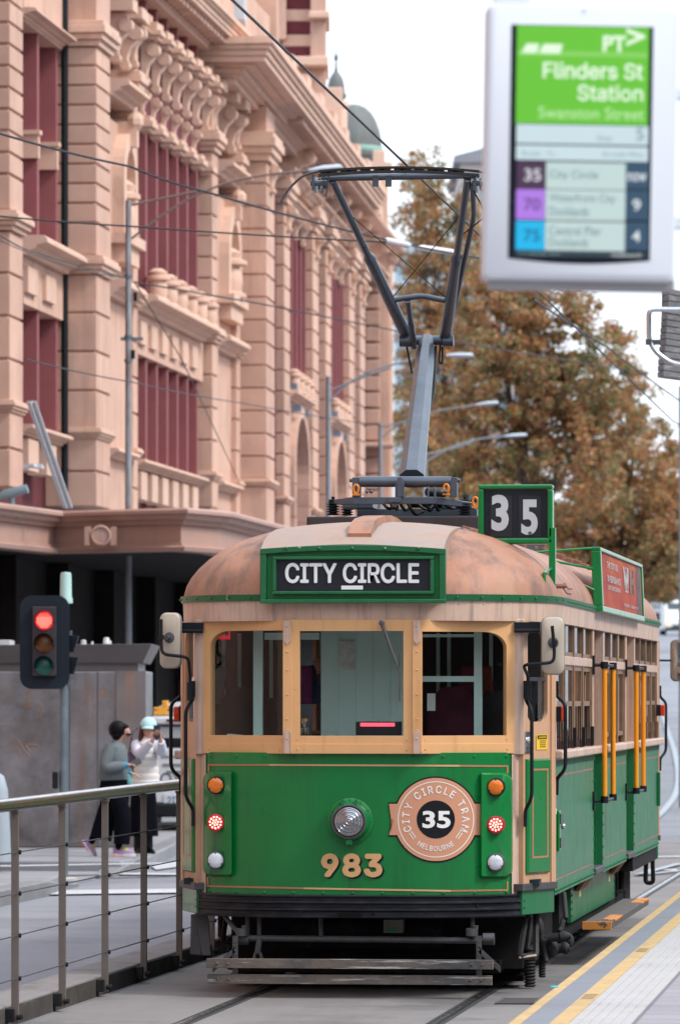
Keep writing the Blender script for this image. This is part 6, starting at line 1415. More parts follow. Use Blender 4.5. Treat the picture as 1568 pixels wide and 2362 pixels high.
for py, kind in ((1432, 'red'), (1484, 'amber'), (1536, 'green')):
    z = lz(py); m = MB(); nn = 20
    ro = [(cx_ + .105 * math.cos(R_(-20 + 220 * i / nn)), z + .105 * math.sin(R_(-20 + 220 * i / nn))) for i in range(nn + 1)]
    m.loft([[(x, -.16, z_) for x, z_ in ro], [(x, -.30 + .0 * i, z_) for i, (x, z_) in enumerate(ro)]], False, False); vis = m.build('visor', m_sigblack, sig)
    sm = vis.modifiers.new('t', 'SOLIDIFY'); sm.thickness = .004
    m = MB(); m.lathe([(.100, 0), (.098, .015), (.06, .03), (.002, .034)], (cx_, -.16, z), (0, -1, 0), 26)
    mm = {'red': emit('signal_red', (1.0, .012, .03), .75 * EM), 'amber': mat('signal_amber', (.16, .05, .01), .3, var=.2, scale=40), 'green': mat('signal_green', (.01, .10, .075), .3, var=.2, scale=40)}[kind]
    ln_ = m.build('lens', mm, sig, 40)
    if kind == 'red':
        m = MB()
        for i in range(-6, 7):
            for j in range(-6, 7):
                x, zz = i * .0145, j * .0145
                if x * x + zz * zz < .082 ** 2 and (zz < .03 or (i + j) % 2): m.ball((cx_ + x, -.180 - .016 * (1 - (x * x + zz * zz) / .0081), z + zz), .0056, 6, 4)
        m.build('led', emit('signal_led', (1.0, .42, .30), 1.7 * EM), ln_)
for py in (1465, 1515):
    m = MB(); m.prism([(.05, -.06, lz(py + 40)), (.05, -.06, lz(py)), (lx(182), -.1, lz(py + 2)), (lx(177), -.1, lz(py + 18)), (lx(170), -.06, lz(py + 40))], (0, .2, 0)); m.build('side_visor', m_sigblack, sig, bevel=.004)
m = MB(); m.bx(lx(157), lx(166), -.03, .03, lz(1475), lz(1455)); m.bx(lx(157), lx(166), -.03, .03, lz(1580), lz(1568)); m.build('bracket', m_galv, sig)
m = MB(); m.bx(lx(121), lx(134), -.06, .04, lz(1820), lz(1780)); m.build('push_button', m_black, sig, bevel=.015)
m = MB(); m.lathe([(.16, 0), (.10, .012), (.05, .014)], (0, 0, -.0), (0, 0, 1), 14); m.build('pole_base', mat('base_mortar', (.4, .37, .33), .8), sig)
# bollards
def bollard(px, py, w_, h, label, m_):
    p = G(px, py, Zp); mb = MB(); mb.lathe([(w_ * 1.15, 0), (w_ * 1.1, h * .3), (w_ * .9, h * .8), (w_ * .6, h * .95), (w_ * .1, h)], (0, 0, 0), (0, 0, 1), 20); o = mb.build('bollard', m_, None, 50, loc=p); tag(o, label, 'bollard')
bollard(-8, 1988, .14, 1.0, 'rounded pale concrete bollard on the footpath left of the railing', mat('bollard_pale', (.30, .35, .39), .7, var=.1))
p = G(363, 1915, Zp); m = MB(); m.bx(-.055, .055, -.03, .03, 0, .42); m.bx(-.08, .08, -.05, .05, 0, .02); o = m.build('bollard', mat('post_pale', (.45, .50, .52), .5, var=.1), bevel=.006, loc=p); tag(o, 'short flat white post on the path behind the woman in a cap', 'bollard')
# ---- street lamps in a row
m_pole = mat('lamp_pole_grey', (0.25, 0.27, 0.29), 0.6, var=.2, scale=3, dirt=(.16, .085, .06), dirt_scale=(5, 5, .5), dirt_lo=.5, dirt_hi=.62)
m_pole2 = mat('lamp_pole_steel', (0.22, 0.245, 0.27), 0.55, var=.15)
m_arm = mat('lamp_arm_brown', (.17, .12, .10), .6, var=.2)
def lamp(px, t, ytop, arm, head, label, r, first=False):
    b = P(px, 1700, t); z0 = rise(b.y) + (.14 if t < 100 else 0); rt = empty('street_lamp', (b.x, b.y, z0), TH); tag(rt, label, 'street lamp', 'street lamps along the station kerb')
    q = lambda x, y: Vector(((x - px) * t / F, 0, H + (CY - y) * t / F - z0))
    m = MB(); top = q(px, ytop); m.tube([(0, 0, 0), (0, 0, top.z)], [r * 1.05, r * .85], 14); m.build('pole', m_pole if first else m_pole2, rt, 40)
    for k, a in enumerate(arm):
        m = MB(); m.tube(smoothpath([q(*p) for p in a], 2.0, 6), r * (.34 if k else .36), 8); m.build('arm', m_arm if first else m_pole2, rt, 40)
    if head:
        a, c = q(*head[0]), q(*head[1]); m = MB(); h = .07; w_ = .16
        rings = [[c.lerp(a, u) + Vector((0, y * w_ * s_, z * h * s_)) for y, z in ((-1, 0), (-.7, .8), (0, 1), (.7, .8), (1, 0), (.6, -.7), (-.6, -.7))] for u, s_ in ((0, .3), (.08, .9), (.6, 1), (1, .45))]
        m.loft(rings, True, True); m.build('lamp_head', mat('lamp_head_pale', (.42, .47, .52), .45, var=.1), rt, 50)
    return rt, q
rt, q = lamp(296, 86, 462, [[(303, 472), (400, 452), (470, 437)], [(303, 550), (360, 505), (430, 460), (520, 420), (610, 402), (722, 392)]], [(712, 393), (790, 386)], 'tall rusted street lamp rising through the station canopy, its long arm behind the pantograph', .055, True)
for py in (640, 780, 835):
    m = MB(); a = q(296, py); m.lathe([(.065, 0), (.065, .05)], a, (0, 0, 1), 14); m.build('pole_band', m_galv, rt, 40)
for px, py in ((312, 684), (307, 817)):
    m = MB(); a = q(px, py); m.bx(a.x - .03, a.x + .03, -.04, .04, a.z - .07, a.z + .07); m.build('junction_box', m_black, rt, bevel=.008)
m = MB(); a = q(278, 782); b = q(330, 778); m.bx(a.x, b.x, -.02, .02, a.z - .02, a.z + .03); m.build('cross_bracket', m_galv, rt)
lamp(757, 122, 868, [[(760, 925), (800, 885), (860, 852), (950, 830)], [(760, 900), (860, 862), (900, 848)]], None or [(1028, 820), (1092, 820)], 'street lamp with a pale pole between two station arches, left of the pantograph', .062)
bpy.context.view_layer.update()
lamp(877, 150, 976, [[(880, 1010), (920, 975), (1000, 948), (1098, 934)], [(880, 985), (960, 965), (1000, 950)]], [(1096, 934), (1150, 929)], 'second-farthest street lamp, its arm crossing behind the leaning pantograph boom', .065)
lamp(980, 185, 1046, [[(983, 1065), (1040, 1030), (1100, 1012), (1165, 1006)], [(983, 1048), (1060, 1030), (1090, 1018)]], [(1163, 1006), (1216, 1003)], 'farthest street lamp, its head in front of the autumn trees', .07)
# ---- overhead wires
m_wire = mat('wire_dark', (0.022, 0.022, 0.026), .5, var=.1)
def wire(pts, r, label, sag=0.0, group='overhead wires'):
    ps = [P(*p) for p in pts]; full = []
    for i in range(len(ps) - 1):
        for j in range(8):
            t = j / 8; full.append(ps[i].lerp(ps[i + 1], t) - Vector((0, 0, sag * 4 * t * (1 - t))))
    full.append(ps[-1]); c = full[0].copy(); m = MB(); m.tube([p - c for p in full], r, 6); o = m.build('overhead_wire', m_wire, None, 40, loc=c); tag(o, label, 'wire', group); return o
yh = TY + YHd
m = MB(); zc_ = PL(920, 378, YHd).z + .012; m.tube([(TX + .0, -4, zc_ - .02), (TX + .02, yh, zc_), (TX - .02, 75, zc_ + .02), (TX + .2, 170, zc_ + 2)], .0085, 6); o = m.build('overhead_wire', m_wire, None, 40); tag(o, 'thick contact wire running over the pantograph along the track', 'wire', 'overhead wires')
wire([(-30, 298, 52), (300, 383, 56), (470, 440, 58), (890, 552, 64), (1160, 602, 70)], .013, 'cable falling from the upper left frame edge to the white insulators', .02)
wire([(-30, 495, 60), (300, 521, 62), (890, 558, 64)], .010, 'span cable just above the middle of the station to the white insulators', .01)
wire([(-30, 520, 60), (60, 575, 70), (296, 640, 86)], .010, 'cable from the left frame edge down to the rusted street lamp', .02)
wire([(310, 650, 86), (600, 700, 92), (900, 760, 100), (1120, 800, 110), (1500, 862, 130)], .014, 'long cable running from the rusted street lamp past the boom into the trees', .0)
wire([(60, 828, 70), (300, 880, 80), (560, 930, 100), (900, 985, 120)], .010, 'lowest thin cable crossing the first-floor windows', .02)
wire([(310, 650, 86), (420, 830, 92), (560, 1130, 115)], .010, 'slack cable dropping steeply from the rusted street lamp to the station wall', .0)
wire([(-20, 545, 70), (150, 612, 80), (290, 640, 86)], .008, 'second thin cable ending at the rusted street lamp', .02)
wire([(1230, 690, 60), (1400, 800, 75), (1568, 925, 90)], .012, 'cable in front of the autumn trees below the stop sign', .01)
for i, (a, b) in enumerate((((888, 553, 64), (945, 566, 65)), ((965, 570, 66), (1050, 582, 68)))):
    m = MB(); p0, p1 = P(*a), P(*b); m.tube([Vector((0, 0, 0)), (p1 - p0) * .1, (p1 - p0) * .9, p1 - p0], [.02, .038, .038, .02], 10); o = m.build('insulator', mat('insulator_white', (.62, .58, .58), .4), None, 40, loc=p0); tag(o, ('white span insulator on the cable left of the boom crossing' if i == 0 else 'longer white span insulator on the cable, nearer the right pantograph arm'), 'insulator', 'span insulators')
# things on the canopy roof
a, b = P(72, 926, 82), P(157, 1172, 82.5); ld = MB()
for s_ in (-1, 1): ld.tube([a + Vector((s_ * .05 * CT, s_ * .05 * ST, 0)), b + Vector((s_ * .05 * CT, s_ * .05 * ST, 0))], .028, 4)
ld.box((a + b) / 2, (.07, .02, (a - b).length), (a - b).to_track_quat('Z', 'X').to_matrix())
for i in range(7): p = a.lerp(b, (i + .5) / 7); ld.tube([p - Vector((.05, 0, 0)), p + Vector((.05, 0, 0))], .014, 6)
o = ld.build('ladder', mat('ladder_alloy', (.50, .52, .56), .4, metal=.3, var=.08)); tag(o, 'pale aluminium ladder leaning above the station canopy', 'ladder')
def vent(px0, px1, py0, py1, label, name='vent_pipe'):
    a, b = P(px0, py1, 82), P(px1, py0, 82); m = MB(); c = (a + b) / 2; L = (b - a).length / 2
    m.tube([Vector((-L, 0, -.05)), Vector((-.1, 0, 0)), Vector((L, 0, .09))], [.05, .08, .07], 12); m.tube([(0, 0, 0), (0, 0, a.z - c.z - .25)], .04, 10); m.bx(-.12, .12, -.1, .1, a.z - c.z - .28, a.z - c.z - .22)
    o = m.build(name, mat('vent_blue', (.20, .28, .32), .5, var=.15), None, 40, loc=c); tag(o, label, 'floodlight')
vent(-5, 62, 1130, 1152, 'blue-grey tube floodlight lying on the canopy roof at far left', 'floodlight')
a = P(80, 1075, 86); m = MB(); m.bx(-.30, .12, -.05, .05, -.03, .03); m.bx(-.05, .05, -.4, .6, -.02, .02); o = m.build('wall_bracket', mat('bracket_white', (.55, .56, .6), .5), None, loc=a); tag(o, 'small white bracket beside the ladder above the canopy', 'bracket')
# ================================================================ TREES
def leaf_mat(name, cols):
    m = bpy.data.materials.new(name); m.use_nodes = True; nt = m.node_tree; b = nt.nodes['Principled BSDF']; b.inputs['Roughness'].default_value = .6
    g = nt.nodes.new('ShaderNodeNewGeometry'); r = nt.nodes.new('ShaderNodeValToRGB'); e = r.color_ramp.elements; r.color_ramp.interpolation = 'CONSTANT'
    n = noise(nt, coords(nt), .35, 2); mth = nt.nodes.new('ShaderNodeMath'); mth.operation = 'MULTIPLY_ADD'; mth.inputs[1].default_value = .55
    m2 = nt.nodes.new('ShaderNodeMath'); m2.operation = 'MULTIPLY_ADD'; m2.inputs[1].default_value = 1.3; m2.inputs[2].default_value = -.42; nt.links.new(n, m2.inputs[0])
    nt.links.new(g.outputs['Random Per Island'], mth.inputs[0]); nt.links.new(m2.outputs[0], mth.inputs[2]); nt.links.new(mth.outputs[0], r.inputs[0])
    k = len(cols); e[0].position = 0; e[0].color = cols[0] + (1,); e[1].position = 1 / k; e[1].color = cols[1] + (1,)
    for i in range(2, k): q = e.new(i / k); q.color = cols[i] + (1,)
    tr = nt.nodes.new('ShaderNodeBsdfTranslucent'); nt.links.new(r.outputs[0], tr.inputs[0]); nt.links.new(r.outputs[0], b.inputs['Base Color'])
    ms = nt.nodes.new('ShaderNodeMixShader'); ms.inputs[0].default_value = .3; o = nt.nodes['Material Output']
    nt.links.new(b.outputs[0], ms.inputs[1]); nt.links.new(tr.outputs[0], ms.inputs[2]); nt.links.new(ms.outputs[0], o.inputs[0]); return m
LEAVES = leaf_mat('autumn_leaves', [(.13, .145, .055), (.22, .205, .075), (.20, .205, .08), (.30, .205, .09), (.40, .20, .08), (.37, .135, .07), (.47, .25, .065), (.28, .145, .09)])
m_bark = mat('plane_bark', (0.075, 0.06, 0.05), .9, var=.3, scale=3)
def tree(px, t, blobs, label, n_leaf, base_py=None, size=.125, seed=1, dy=3.0):
    rng = np.random.default_rng(seed); b = P(px, 1600, t); z0 = rise(b.y) + .05; o = empty('plane_tree', (b.x, b.y, z0)); tag(o, label, 'tree', 'autumn plane trees beyond the station')
    k = t / F; ctr, rad = [], []
    for i, (cx, cy, rx, ry) in enumerate(blobs):
        r = (cx - px) * k; ctr.append((r * CT, r * ST + rng.uniform(-.8, .8), H + (CY - cy) * k - z0)); rad.append((rx * k, max(rx * k, dy) * .9, ry * k))
    ctr, rad = np.array(ctr), np.array(rad); vol = rad.prod(1); vol /= vol.sum()
    # twigs: sub-clusters scattered through each blob, thinner towards the rim
    nc = 85 * len(blobs); bi = rng.choice(len(blobs), nc, p=vol); d = rng.normal(size=(nc, 3)); d /= np.linalg.norm(d, axis=1)[:, None]; rr = rng.random(nc) ** .45 * 1.12
    cc = ctr[bi] + d * rad[bi] * rr[:, None]; cr = rng.uniform(.22, .66, nc)
    ci = rng.integers(0, nc, n_leaf); d2 = rng.normal(size=(n_leaf, 3)); d2 /= np.linalg.norm(d2, axis=1)[:, None]
    p = cc[ci] + d2 * (cr[ci] * rng.random(n_leaf) ** .5)[:, None] * np.array([1, 1, .75])
    a = rng.normal(size=(n_leaf, 3)); a /= np.linalg.norm(a, axis=1)[:, None]; q = rng.normal(size=(n_leaf, 3)); q = np.cross(a, q); q /= np.linalg.norm(q, axis=1)[:, None]
    sz = rng.uniform(.6, 1.25, n_leaf)[:, None] * size
    v = np.empty((n_leaf, 5, 3)); v[:, 0] = p - a * sz * .6; v[:, 1] = p + q * sz * .5 - a * sz * .1; v[:, 2] = p + q * sz * .3 + a * sz * .4; v[:, 3] = p + a * sz * .7; v[:, 4] = p - q * sz * .5
    me = bpy.data.meshes.new('crown'); me.vertices.add(n_leaf * 5); me.vertices.foreach_set('co', v.reshape(-1).astype(np.float32)); me.loops.add(n_leaf * 5); me.loops.foreach_set('vertex_index', np.arange(n_leaf * 5, dtype=np.int32))
    me.polygons.add(n_leaf); me.polygons.foreach_set('loop_start', np.arange(0, n_leaf * 5, 5, dtype=np.int32)); me.polygons.foreach_set('loop_total', np.full(n_leaf, 5, dtype=np.int32)); me.update(calc_edges=True); me.materials.append(LEAVES)
    cw = bpy.data.objects.new('crown', me); C.objects.link(cw); cw.parent = o
    tr = MB(); low = ctr[:, 2].min(); fork = Vector((0, 0, max(2.0, low * .6))); tr.tube([(0, 0, -.3), (0, 0, .6), fork * .6, fork], [.30, .24, .21, .19], 10); random.seed(seed)
    for i in range(len(blobs)):
        c = Vector(ctr[i]); m1 = fork.lerp(c, .45) + Vector((random.uniform(-.3, .3), random.uniform(-.3, .3), .5)); tr.tube([fork, m1, c], [.12, .09, .05], 7)
        for j in range(7):
            e = c + Vector((random.gauss(0, .55) * rad[i][0], random.gauss(0, .5) * rad[i][1], random.uniform(-.2, .8) * rad[i][2])); st = m1.lerp(c, random.uniform(.3, 1)); md = st.lerp(e, .5) + Vector((random.uniform(-.2, .2), 0, .25)); tr.tube([st, md, e], [.05, .035, .014], 5)
    tr.build('trunk', m_bark, o, 40)
    return o
tree(1000, 232, [(985, 455, 62, 115), (1010, 560, 95, 120), (985, 700, 95, 140), (1030, 800, 100, 150), (990, 960, 105, 170), (975, 1110, 75, 130), (1060, 480, 60, 70)], 'tall thin-topped plane tree right beside the station domes', 27000, seed=3)
tree(1230, 215, [(1130, 620, 105, 125), (1240, 700, 110, 110), (1150, 790, 130, 150), (1290, 830, 140, 150), (1200, 980, 180, 170), (1345, 1010, 140, 170), (1400, 870, 80, 110), (1090, 1050, 90, 150)], 'broad rust-brown plane tree behind the pantograph and stop sign', 60000, seed=8)
tree(1430, 245, [(1440, 1060, 110, 160), (1520, 1170, 90, 150), (1400, 1210, 150, 120), (1460, 920, 55, 85), (1545, 1260, 80, 110), (1330, 1240, 120, 100), (1490, 1330, 90, 60)], 'plane tree with sparse reddish edge at the right of the frame', 44000, seed=12)
tree(1090, 258, [(1100, 1180, 120, 140), (960, 1220, 70, 120), (1220, 1230, 130, 110), (1040, 1040, 90, 120)], 'dim olive plane tree low behind the pantograph base', 34000, seed=21, size=.15)
tree(1640, 285, [(1600, 1200, 80, 140), (1570, 1300, 80, 80), (1480, 1310, 120, 70), (1660, 1150, 80, 150), (1400, 1310, 120, 70), (1545, 1120, 50, 90), (1560, 1345, 60, 40)], 'farthest plane tree above the distant traffic', 34000, seed=31, size=.16)
# ================================================================ FAR BUILDINGS AND TRAFFIC
def far_block(px0, px1, py0, t, depth, label, wall, win, rows, cols, roof=None):
    b = P((px0 + px1) / 2, 1600, t); z0 = rise(b.y); k = t / F; w_ = (px1 - px0) * k; h = H + (CY - py0) * k - z0; o = empty('far_building', (b.x, b.y, z0), TH); tag(o, label, 'building', 'distant street buildings')
    m = MB(); m.bx(-w_ / 2, w_ / 2, 0, depth, -1, h); m.build('wall', wall, o)
    for i in range(rows):
        for j in range(cols):
            x = -w_ / 2 + w_ * (j + .5) / cols; z = h * (i + .55) / rows; m = MB(); m.bx(x - w_ / cols * .34, x + w_ / cols * .34, -.08, .1, z - h / rows * .3, z + h / rows * .3); m.build('window', win, o)
    if roof: m = MB(); m.prism([(-w_ / 2 - .4, -.4, h), (w_ / 2 + .4, -.4, h), (w_ / 2 + .4, -.4, h + .4), (w_ * .2, -.4, h + w_ * .28), (-w_ / 2 - .4, -.4, h + .4)], (0, depth, 0)); m.build('roof', roof, o)
m_fwall = mat('far_wall_cream', (.50, .42, .38), .8, var=.08); m_fglass = mat('far_glass', (.16, .25, .30), .2, var=.3, scale=1, spec=.8); m_fgrey = mat('far_wall_grey', (.34, .33, .34), .8, var=.1); m_froof = mat('far_roof', (.22, .22, .24), .7)
far_block(1062, 1260, 375, 330, 20, 'pale cream building with sloping roof behind the stop sign', m_fwall, m_fglass, 9, 5, m_froof)
far_block(915, 1050, 560, 300, 18, 'bluish glass building glimpsed through the trees beside the station', mat('far_wall_blue', (.36, .45, .50), .5, var=.1), m_fglass, 10, 4)
far_block(1240, 1420, 1180, 400, 20, 'grey building low behind the autumn trees', m_fgrey, m_fglass, 4, 6)
far_block(1420, 1640, 1290, 470, 20, 'brown-grey block closing the far end of the street', mat('far_wall_brown', (.17, .14, .125), .8, var=.2), m_fglass, 3, 8)
far_block(1640, 1900, 1150, 440, 20, 'tall far block right of the road end', m_fgrey, m_fglass, 5, 6)
m_tyre = mat('tyre_black', (.012, .012, .013), .8, var=.2)
def vehicle(px, py, col, label, kind='car', facing=True, rot=0.0, lit=None):
    p = G2(px, py); o = empty(kind if kind != 'suv' else 'parked_car', p, TH + rot); tag(o, label, kind, 'distant traffic on the road')
    L, W, Hh = {'car': (4.4, .9, 1.45), 'van': (5.2, 1.0, 2.3)}[kind]; paint_ = mat('car_paint_%d%d%d' % tuple(int(c * 99) for c in col), col, .3, var=.03, coat=.6)
    if kind == 'car': prof = [(0, .35), (0, .75), (.15, .85), (1.1, .98), (1.9, 1.42), (3.2, 1.45), (4.1, 1.0), (4.4, .95), (4.4, .35)]
    else: prof = [(0, .35), (0, .9), (.12, 1.1), (.75, 1.35), (1.35, 2.2), (1.7, 2.3), (5.2, 2.25), (5.2, .35)]
    m = MB(); rings = []
    for x, s_ in ((-W, .94), (-W * .92, 1.0), (W * .92, 1.0), (W, .94)): rings.append([(x * (.86 if z > 1.0 else 1), y, .35 + (z - .35) * s_) for y, z in prof])
    m.loft(rings, True, True); m.build('body', paint_, o, 30, bevel=.04)
    y0, z0, y1, z1 = (1.16, 1.0, 1.84, 1.38) if kind == 'car' else (.80, 1.38, 1.30, 2.12)
    m = MB(); m.loft([[(-W * .74, y0 - .02, z0), (W * .74, y0 - .02, z0)], [(-W * .66, y1 - .02, z1), (W * .66, y1 - .02, z1)]], False, False); m.build('windscreen', mat('car_glass', (.05, .07, .08), .1, var=.1), o)
    for s_ in (-1, 1):
        m = MB(); m.ball((s_ * W * .72, -.02, .68 if kind == 'car' else .78), .12, 10, 6, (1.3, .4, .9)); m.build('headlight' if facing else 'tail_light', lit or m_white_lens, o, 40)
        for yy in (.85, L - .95): m = MB(); m.lathe([(.22, 0), (.32, .02), (.32, .2), (.22, .22)], (s_ * W * .78, yy, .32), (s_, 0, 0), 16); m.build('wheel', m_tyre, o, 40)
    m = MB(); m.bx(-W * .9, W * .9, -.06, .05, .32, .52); m.build('bumper', m_black, o, bevel=.02)
    m = MB(); m.bx(-.45, .45, -.03, .03, .56, .68); m.build('grille', m_black, o)
warm = emit('headlight_warm', (1.0, .55, .25), 2.2 * EM); redl = emit('tail_red', (1.0, .02, .06), 1.3 * EM)
vehicle(1566, 1466, (.72, .74, .75), 'white van with warm headlights on far right of the road', 'van', lit=warm)
vehicle(1524, 1436, (.06, .06, .07), 'dark car showing red tail lights left of the white van', 'car', False, lit=redl)
vehicle(1514, 1420, (.30, .31, .33), 'grey car in the queue beyond the dark car', 'car', False, lit=redl)
vehicle(1556, 1430, (.10, .11, .14), 'blue-grey car beyond the white van', 'car', False, lit=redl)
vehicle(1500, 1432, (.5, .5, .52), 'silver car half hidden by the tram roof', 'car', False, lit=redl)
p = G2(1518, 1425); m = MB(); m.cyl((0, 0, 0), (0, 0, 3.2), .07, n=8); o = empty('far_traffic_light', p, TH); tag(o, 'distant traffic signal showing red above the queue of cars', 'traffic light'); m.build('pole', m_galv, o)
m = MB(); m.bx(-.2, .2, -.15, .1, 2.6, 3.6); m.build('signal_head', m_sigblack, o); m = MB(); m.ball((0, -.18, 3.3), .16, 10, 6); m.build('lens', redl, o)
# opposite side of the street and the block behind the camera (they shade the street and show in glass and chrome)
def street_block(x0, x1, y0, y1, h, label, wall, face, n, rows):
    o = empty('street_building', ((x0 + x1) / 2, (y0 + y1) / 2, 0)); tag(o, label, 'building', 'buildings facing the station'); hx, hy = (x1 - x0) / 2, (y1 - y0) / 2
    m = MB(); m.bx(-hx, hx, -hy, hy, -.3, h); m.build('wall', wall, o); m = MB(); m.bx(-hx - .4, hx + .4, -hy - .4, hy + .4, h - .6, h); m.build('cornice', m_fwall, o); w_ = MB()
    for i in range(n):
        for j in range(rows):
            z = 4.6 + j * (h - 5.5) / rows
            if face == 'x': c = -hy + 2 * hy * (i + .5) / n; w_.bx(-hx - .06, -hx + .1, c - hy / n * .55, c + hy / n * .55, z, z + (h - 5.5) / rows * .62)
            else: c = -hx + 2 * hx * (i + .5) / n; w_.bx(c - hx / n * .55, c + hx / n * .55, hy - .1, hy + .06, z, z + (h - 5.5) / rows * .62)
    w_.build('window', m_fglass, o); m = MB()
    if face == 'x': m.bx(-hx - 3, -hx, -hy, hy, 3.7, 4.1)
    else: m.bx(-hx, hx, hy, hy + 3, 3.7, 4.1)
    m.build('awning', m_black, o)
street_block(26, 40, -40, 20, 15, 'brown brick corner block across the street from the station, outside the frame', mat('opposite_brick', (.20, .12, .09), .85, var=.2), 'x', 12, 3)
street_block(26, 40, 22, 90, 17, 'grey rendered block across the street from the station, outside the frame', mat('opposite_grey', (.27, .26, .25), .85, var=.1), 'x', 14, 4)
street_block(27, 41, 92, 200, 18, 'long cream block farther along the opposite footpath, outside the frame', m_fwall, 'x', 20, 4)
street_block(-45, 24, -70, -52, 19, 'dark stone block closing the street behind the camera, outside the frame', mat('opposite_stone', (.16, .14, .125), .85, var=.2), 'y', 14, 4)
# ================================================================ PARKED FOUR-WHEEL DRIVE BEHIND THE PEDESTRIANS
TC = 75.0; b = P(427, 1941, TC); suv = empty('parked_car', (b.x, b.y, 0), TH + R_(-2)); tag(suv, 'white four-wheel drive seen from behind with loaded roof rack, half hidden by the tram', 'car')
m_wp = mat('white_car_paint', (.56, .58, .60), .3, var=.03, coat=.5, dirt=(.45, .46, .47), dirt_scale=(2, 2, 1)); m_cg = mat('car_glass_dark', (.006, .008, .010), .1, var=.1)
kk = TC / F; cz = lambda py: H + (CY - py) * kk; cxx = lambda px: (px - 427) * kk
m = MB(); rings = []
for y, top, wt in ((0, 1.56, .74), (.12, 1.66, .76), (.6, 1.72, .77), (2.4, 1.70, .77), (3.1, 1.08, .86), (4.5, 1.0, .85)):
    rings.append([(-.93, y, .42), (-.95, y, .75), (-.92, y, 1.05), (-wt - .04, y, min(top, 1.3) if top > 1.1 else top), (-wt + .05, y, top), (wt - .05, y, top), (wt + .04, y, min(top, 1.3) if top > 1.1 else top), (.92, y, 1.05), (.95, y, .75), (.93, y, .42)])
m.loft(rings, True, True); m.build('body', m_wp, suv, 30, bevel=.02)
m = MB(); m.prism([(-.70, -.015, cz(1725)), (.70, -.015, cz(1725)), (.64, .02, cz(1673)), (-.64, .02, cz(1673))], (0, .03, 0)); m.build('rear_window', m_cg, suv, bevel=.01)
m = MB(); m.bx(-.72, .72, -.16, .15, cz(1671), cz(1655)); sp_ = m.build('spoiler', m_wp, suv, bevel=.02)
m = MB(); m.bx(cxx(386), cxx(470), -.175, -.15, cz(1665), cz(1659)); m.build('brake_light', mat('brake_dark_red', (.12, .005, .015), .3), sp_)
m = MB(); m.bx(-.86, .86, -.05, .05, .52, cz(1727)); tg = m.build('tailgate', m_wp, suv, bevel=.02)
for (x0, x1, y0, y1) in ((372, 452, 1744, 1748), (376, 460, 1762, 1768), (384, 440, 1778, 1784)):
    m = MB(); m.bx(cxx(x0), cxx(x1), -.06, -.04, cz(y1), cz(y0)); m.build('tailgate_trim', mat('trim_grey', (.16, .18, .20), .4, var=.1), tg)
lt = MB(); text_map(lt, 'TOYOTA', lambda u, v: Vector((cxx(344) + (cxx(508) - cxx(344)) * u, -.056, cz(1815) + .19 * v)), .004); lt.build('lettering', mat('letter_grey', (.10, .11, .12), .4), tg, recalc=False)
m = MB(); m.bx(cxx(378), cxx(470), -.065, -.05, cz(1858), cz(1832)); pl_ = m.build('number_plate', mat('plate_pale', (.50, .55, .60), .5), suv, bevel=.004)
m = MB(); text_map(m, '2IT 4VK', lambda u, v: Vector((cxx(386) + (cxx(462) - cxx(386)) * u, -.068, cz(1855) + .10 * v)), .01); m.build('plate_lettering', mat('plate_blue', (.06, .10, .2), .5), pl_, recalc=False)
m = MB(); m.bx(-.92, .92, -.14, .2, .33, .52); m.build('bumper', m_black, suv, bevel=.03)
m = MB(); m.bx(-.6, .6, -.1, .0, .22, .26); m.cyl((0, -.25, .40), (0, -.1, .40), .03, n=8); m.build('tow_bar', m_grey_iron, suv)
for s_ in (-1, 1):
    m = MB(); m.bx(*sorted((s_ * .80, s_ * .93)), -.04, .1, .85, 1.2); m.build('tail_light', m_red_lens, suv, bevel=.015)
    for yy in (.9, 3.6): m = MB(); m.lathe([(.25, 0), (.37, .03), (.37, .24), (.25, .26)], (s_ * .68, yy, .37), (s_, 0, 0), 20); m.build('wheel', m_tyre, suv, 40)
m = MB()
for s_ in (-1, 1): m.tube([(s_ * .72, .1, 1.80), (s_ * .72, 2.3, 1.80)], .025, 6)
for y in (.15, .8, 1.5, 2.2): m.tube([(-.72, y, 1.80), (.72, y, 1.80)], .02, 6); m.cyl((-.7, y, 1.7), (-.7, y, 1.8), .02, n=6); m.cyl((.7, y, 1.7), (.7, y, 1.8), .02, n=6)
m.build('roof_rack', m_grey_iron, suv, 40)
ldr = MB()
for s_ in (0, .32): ldr.bx(-.55 + s_, -.50 + s_, 0, 2.4, 0, .07)
for i in range(8): ldr.bx(-.5, -.23, .15 + i * .28, .19 + i * .28, .02, .05)
ldr.bx(-.62, .5, .0, .05, .05, .10); o = ldr.build('rack_ladder', mat('ladder_alloy2', (.45, .48, .52), .4, metal=.3), None, loc=suv.matrix_world @ Vector((0, 0, 0)) + Vector((suv.location.x, suv.location.y, 1.83))); o.rotation_euler.z = TH; tag(o, 'grey ladder strapped on the roof rack of the white car', 'ladder')
def onrack(px, py, y=.2): a = P(px, py, TC + y); return a
a = onrack(372, 1650); m = MB(); m.bx(-.10, .09, -.06, .1, 0, .11); m.bx(.02, .09, -.06, .1, .11, .20); o = m.build('tool_box', mat('tool_yellow', (.65, .30, .02), .5, var=.08), None, bevel=.01, loc=a); tag(o, 'yellow tool case on the roof rack of the white car', 'tool case')
a = onrack(405, 1652, .6); m = MB(); m.tube(smoothpath([(-.25, 0, .0), (-.15, 0, .17), (0, 0, .05), (.12, .05, .2), (.3, 0, .03)], .1, 4), .016, 6); o = m.build('strap', m_black, None, 40, loc=a); tag(o, 'black cargo strap looped over the roof rack of the white car', 'strap')
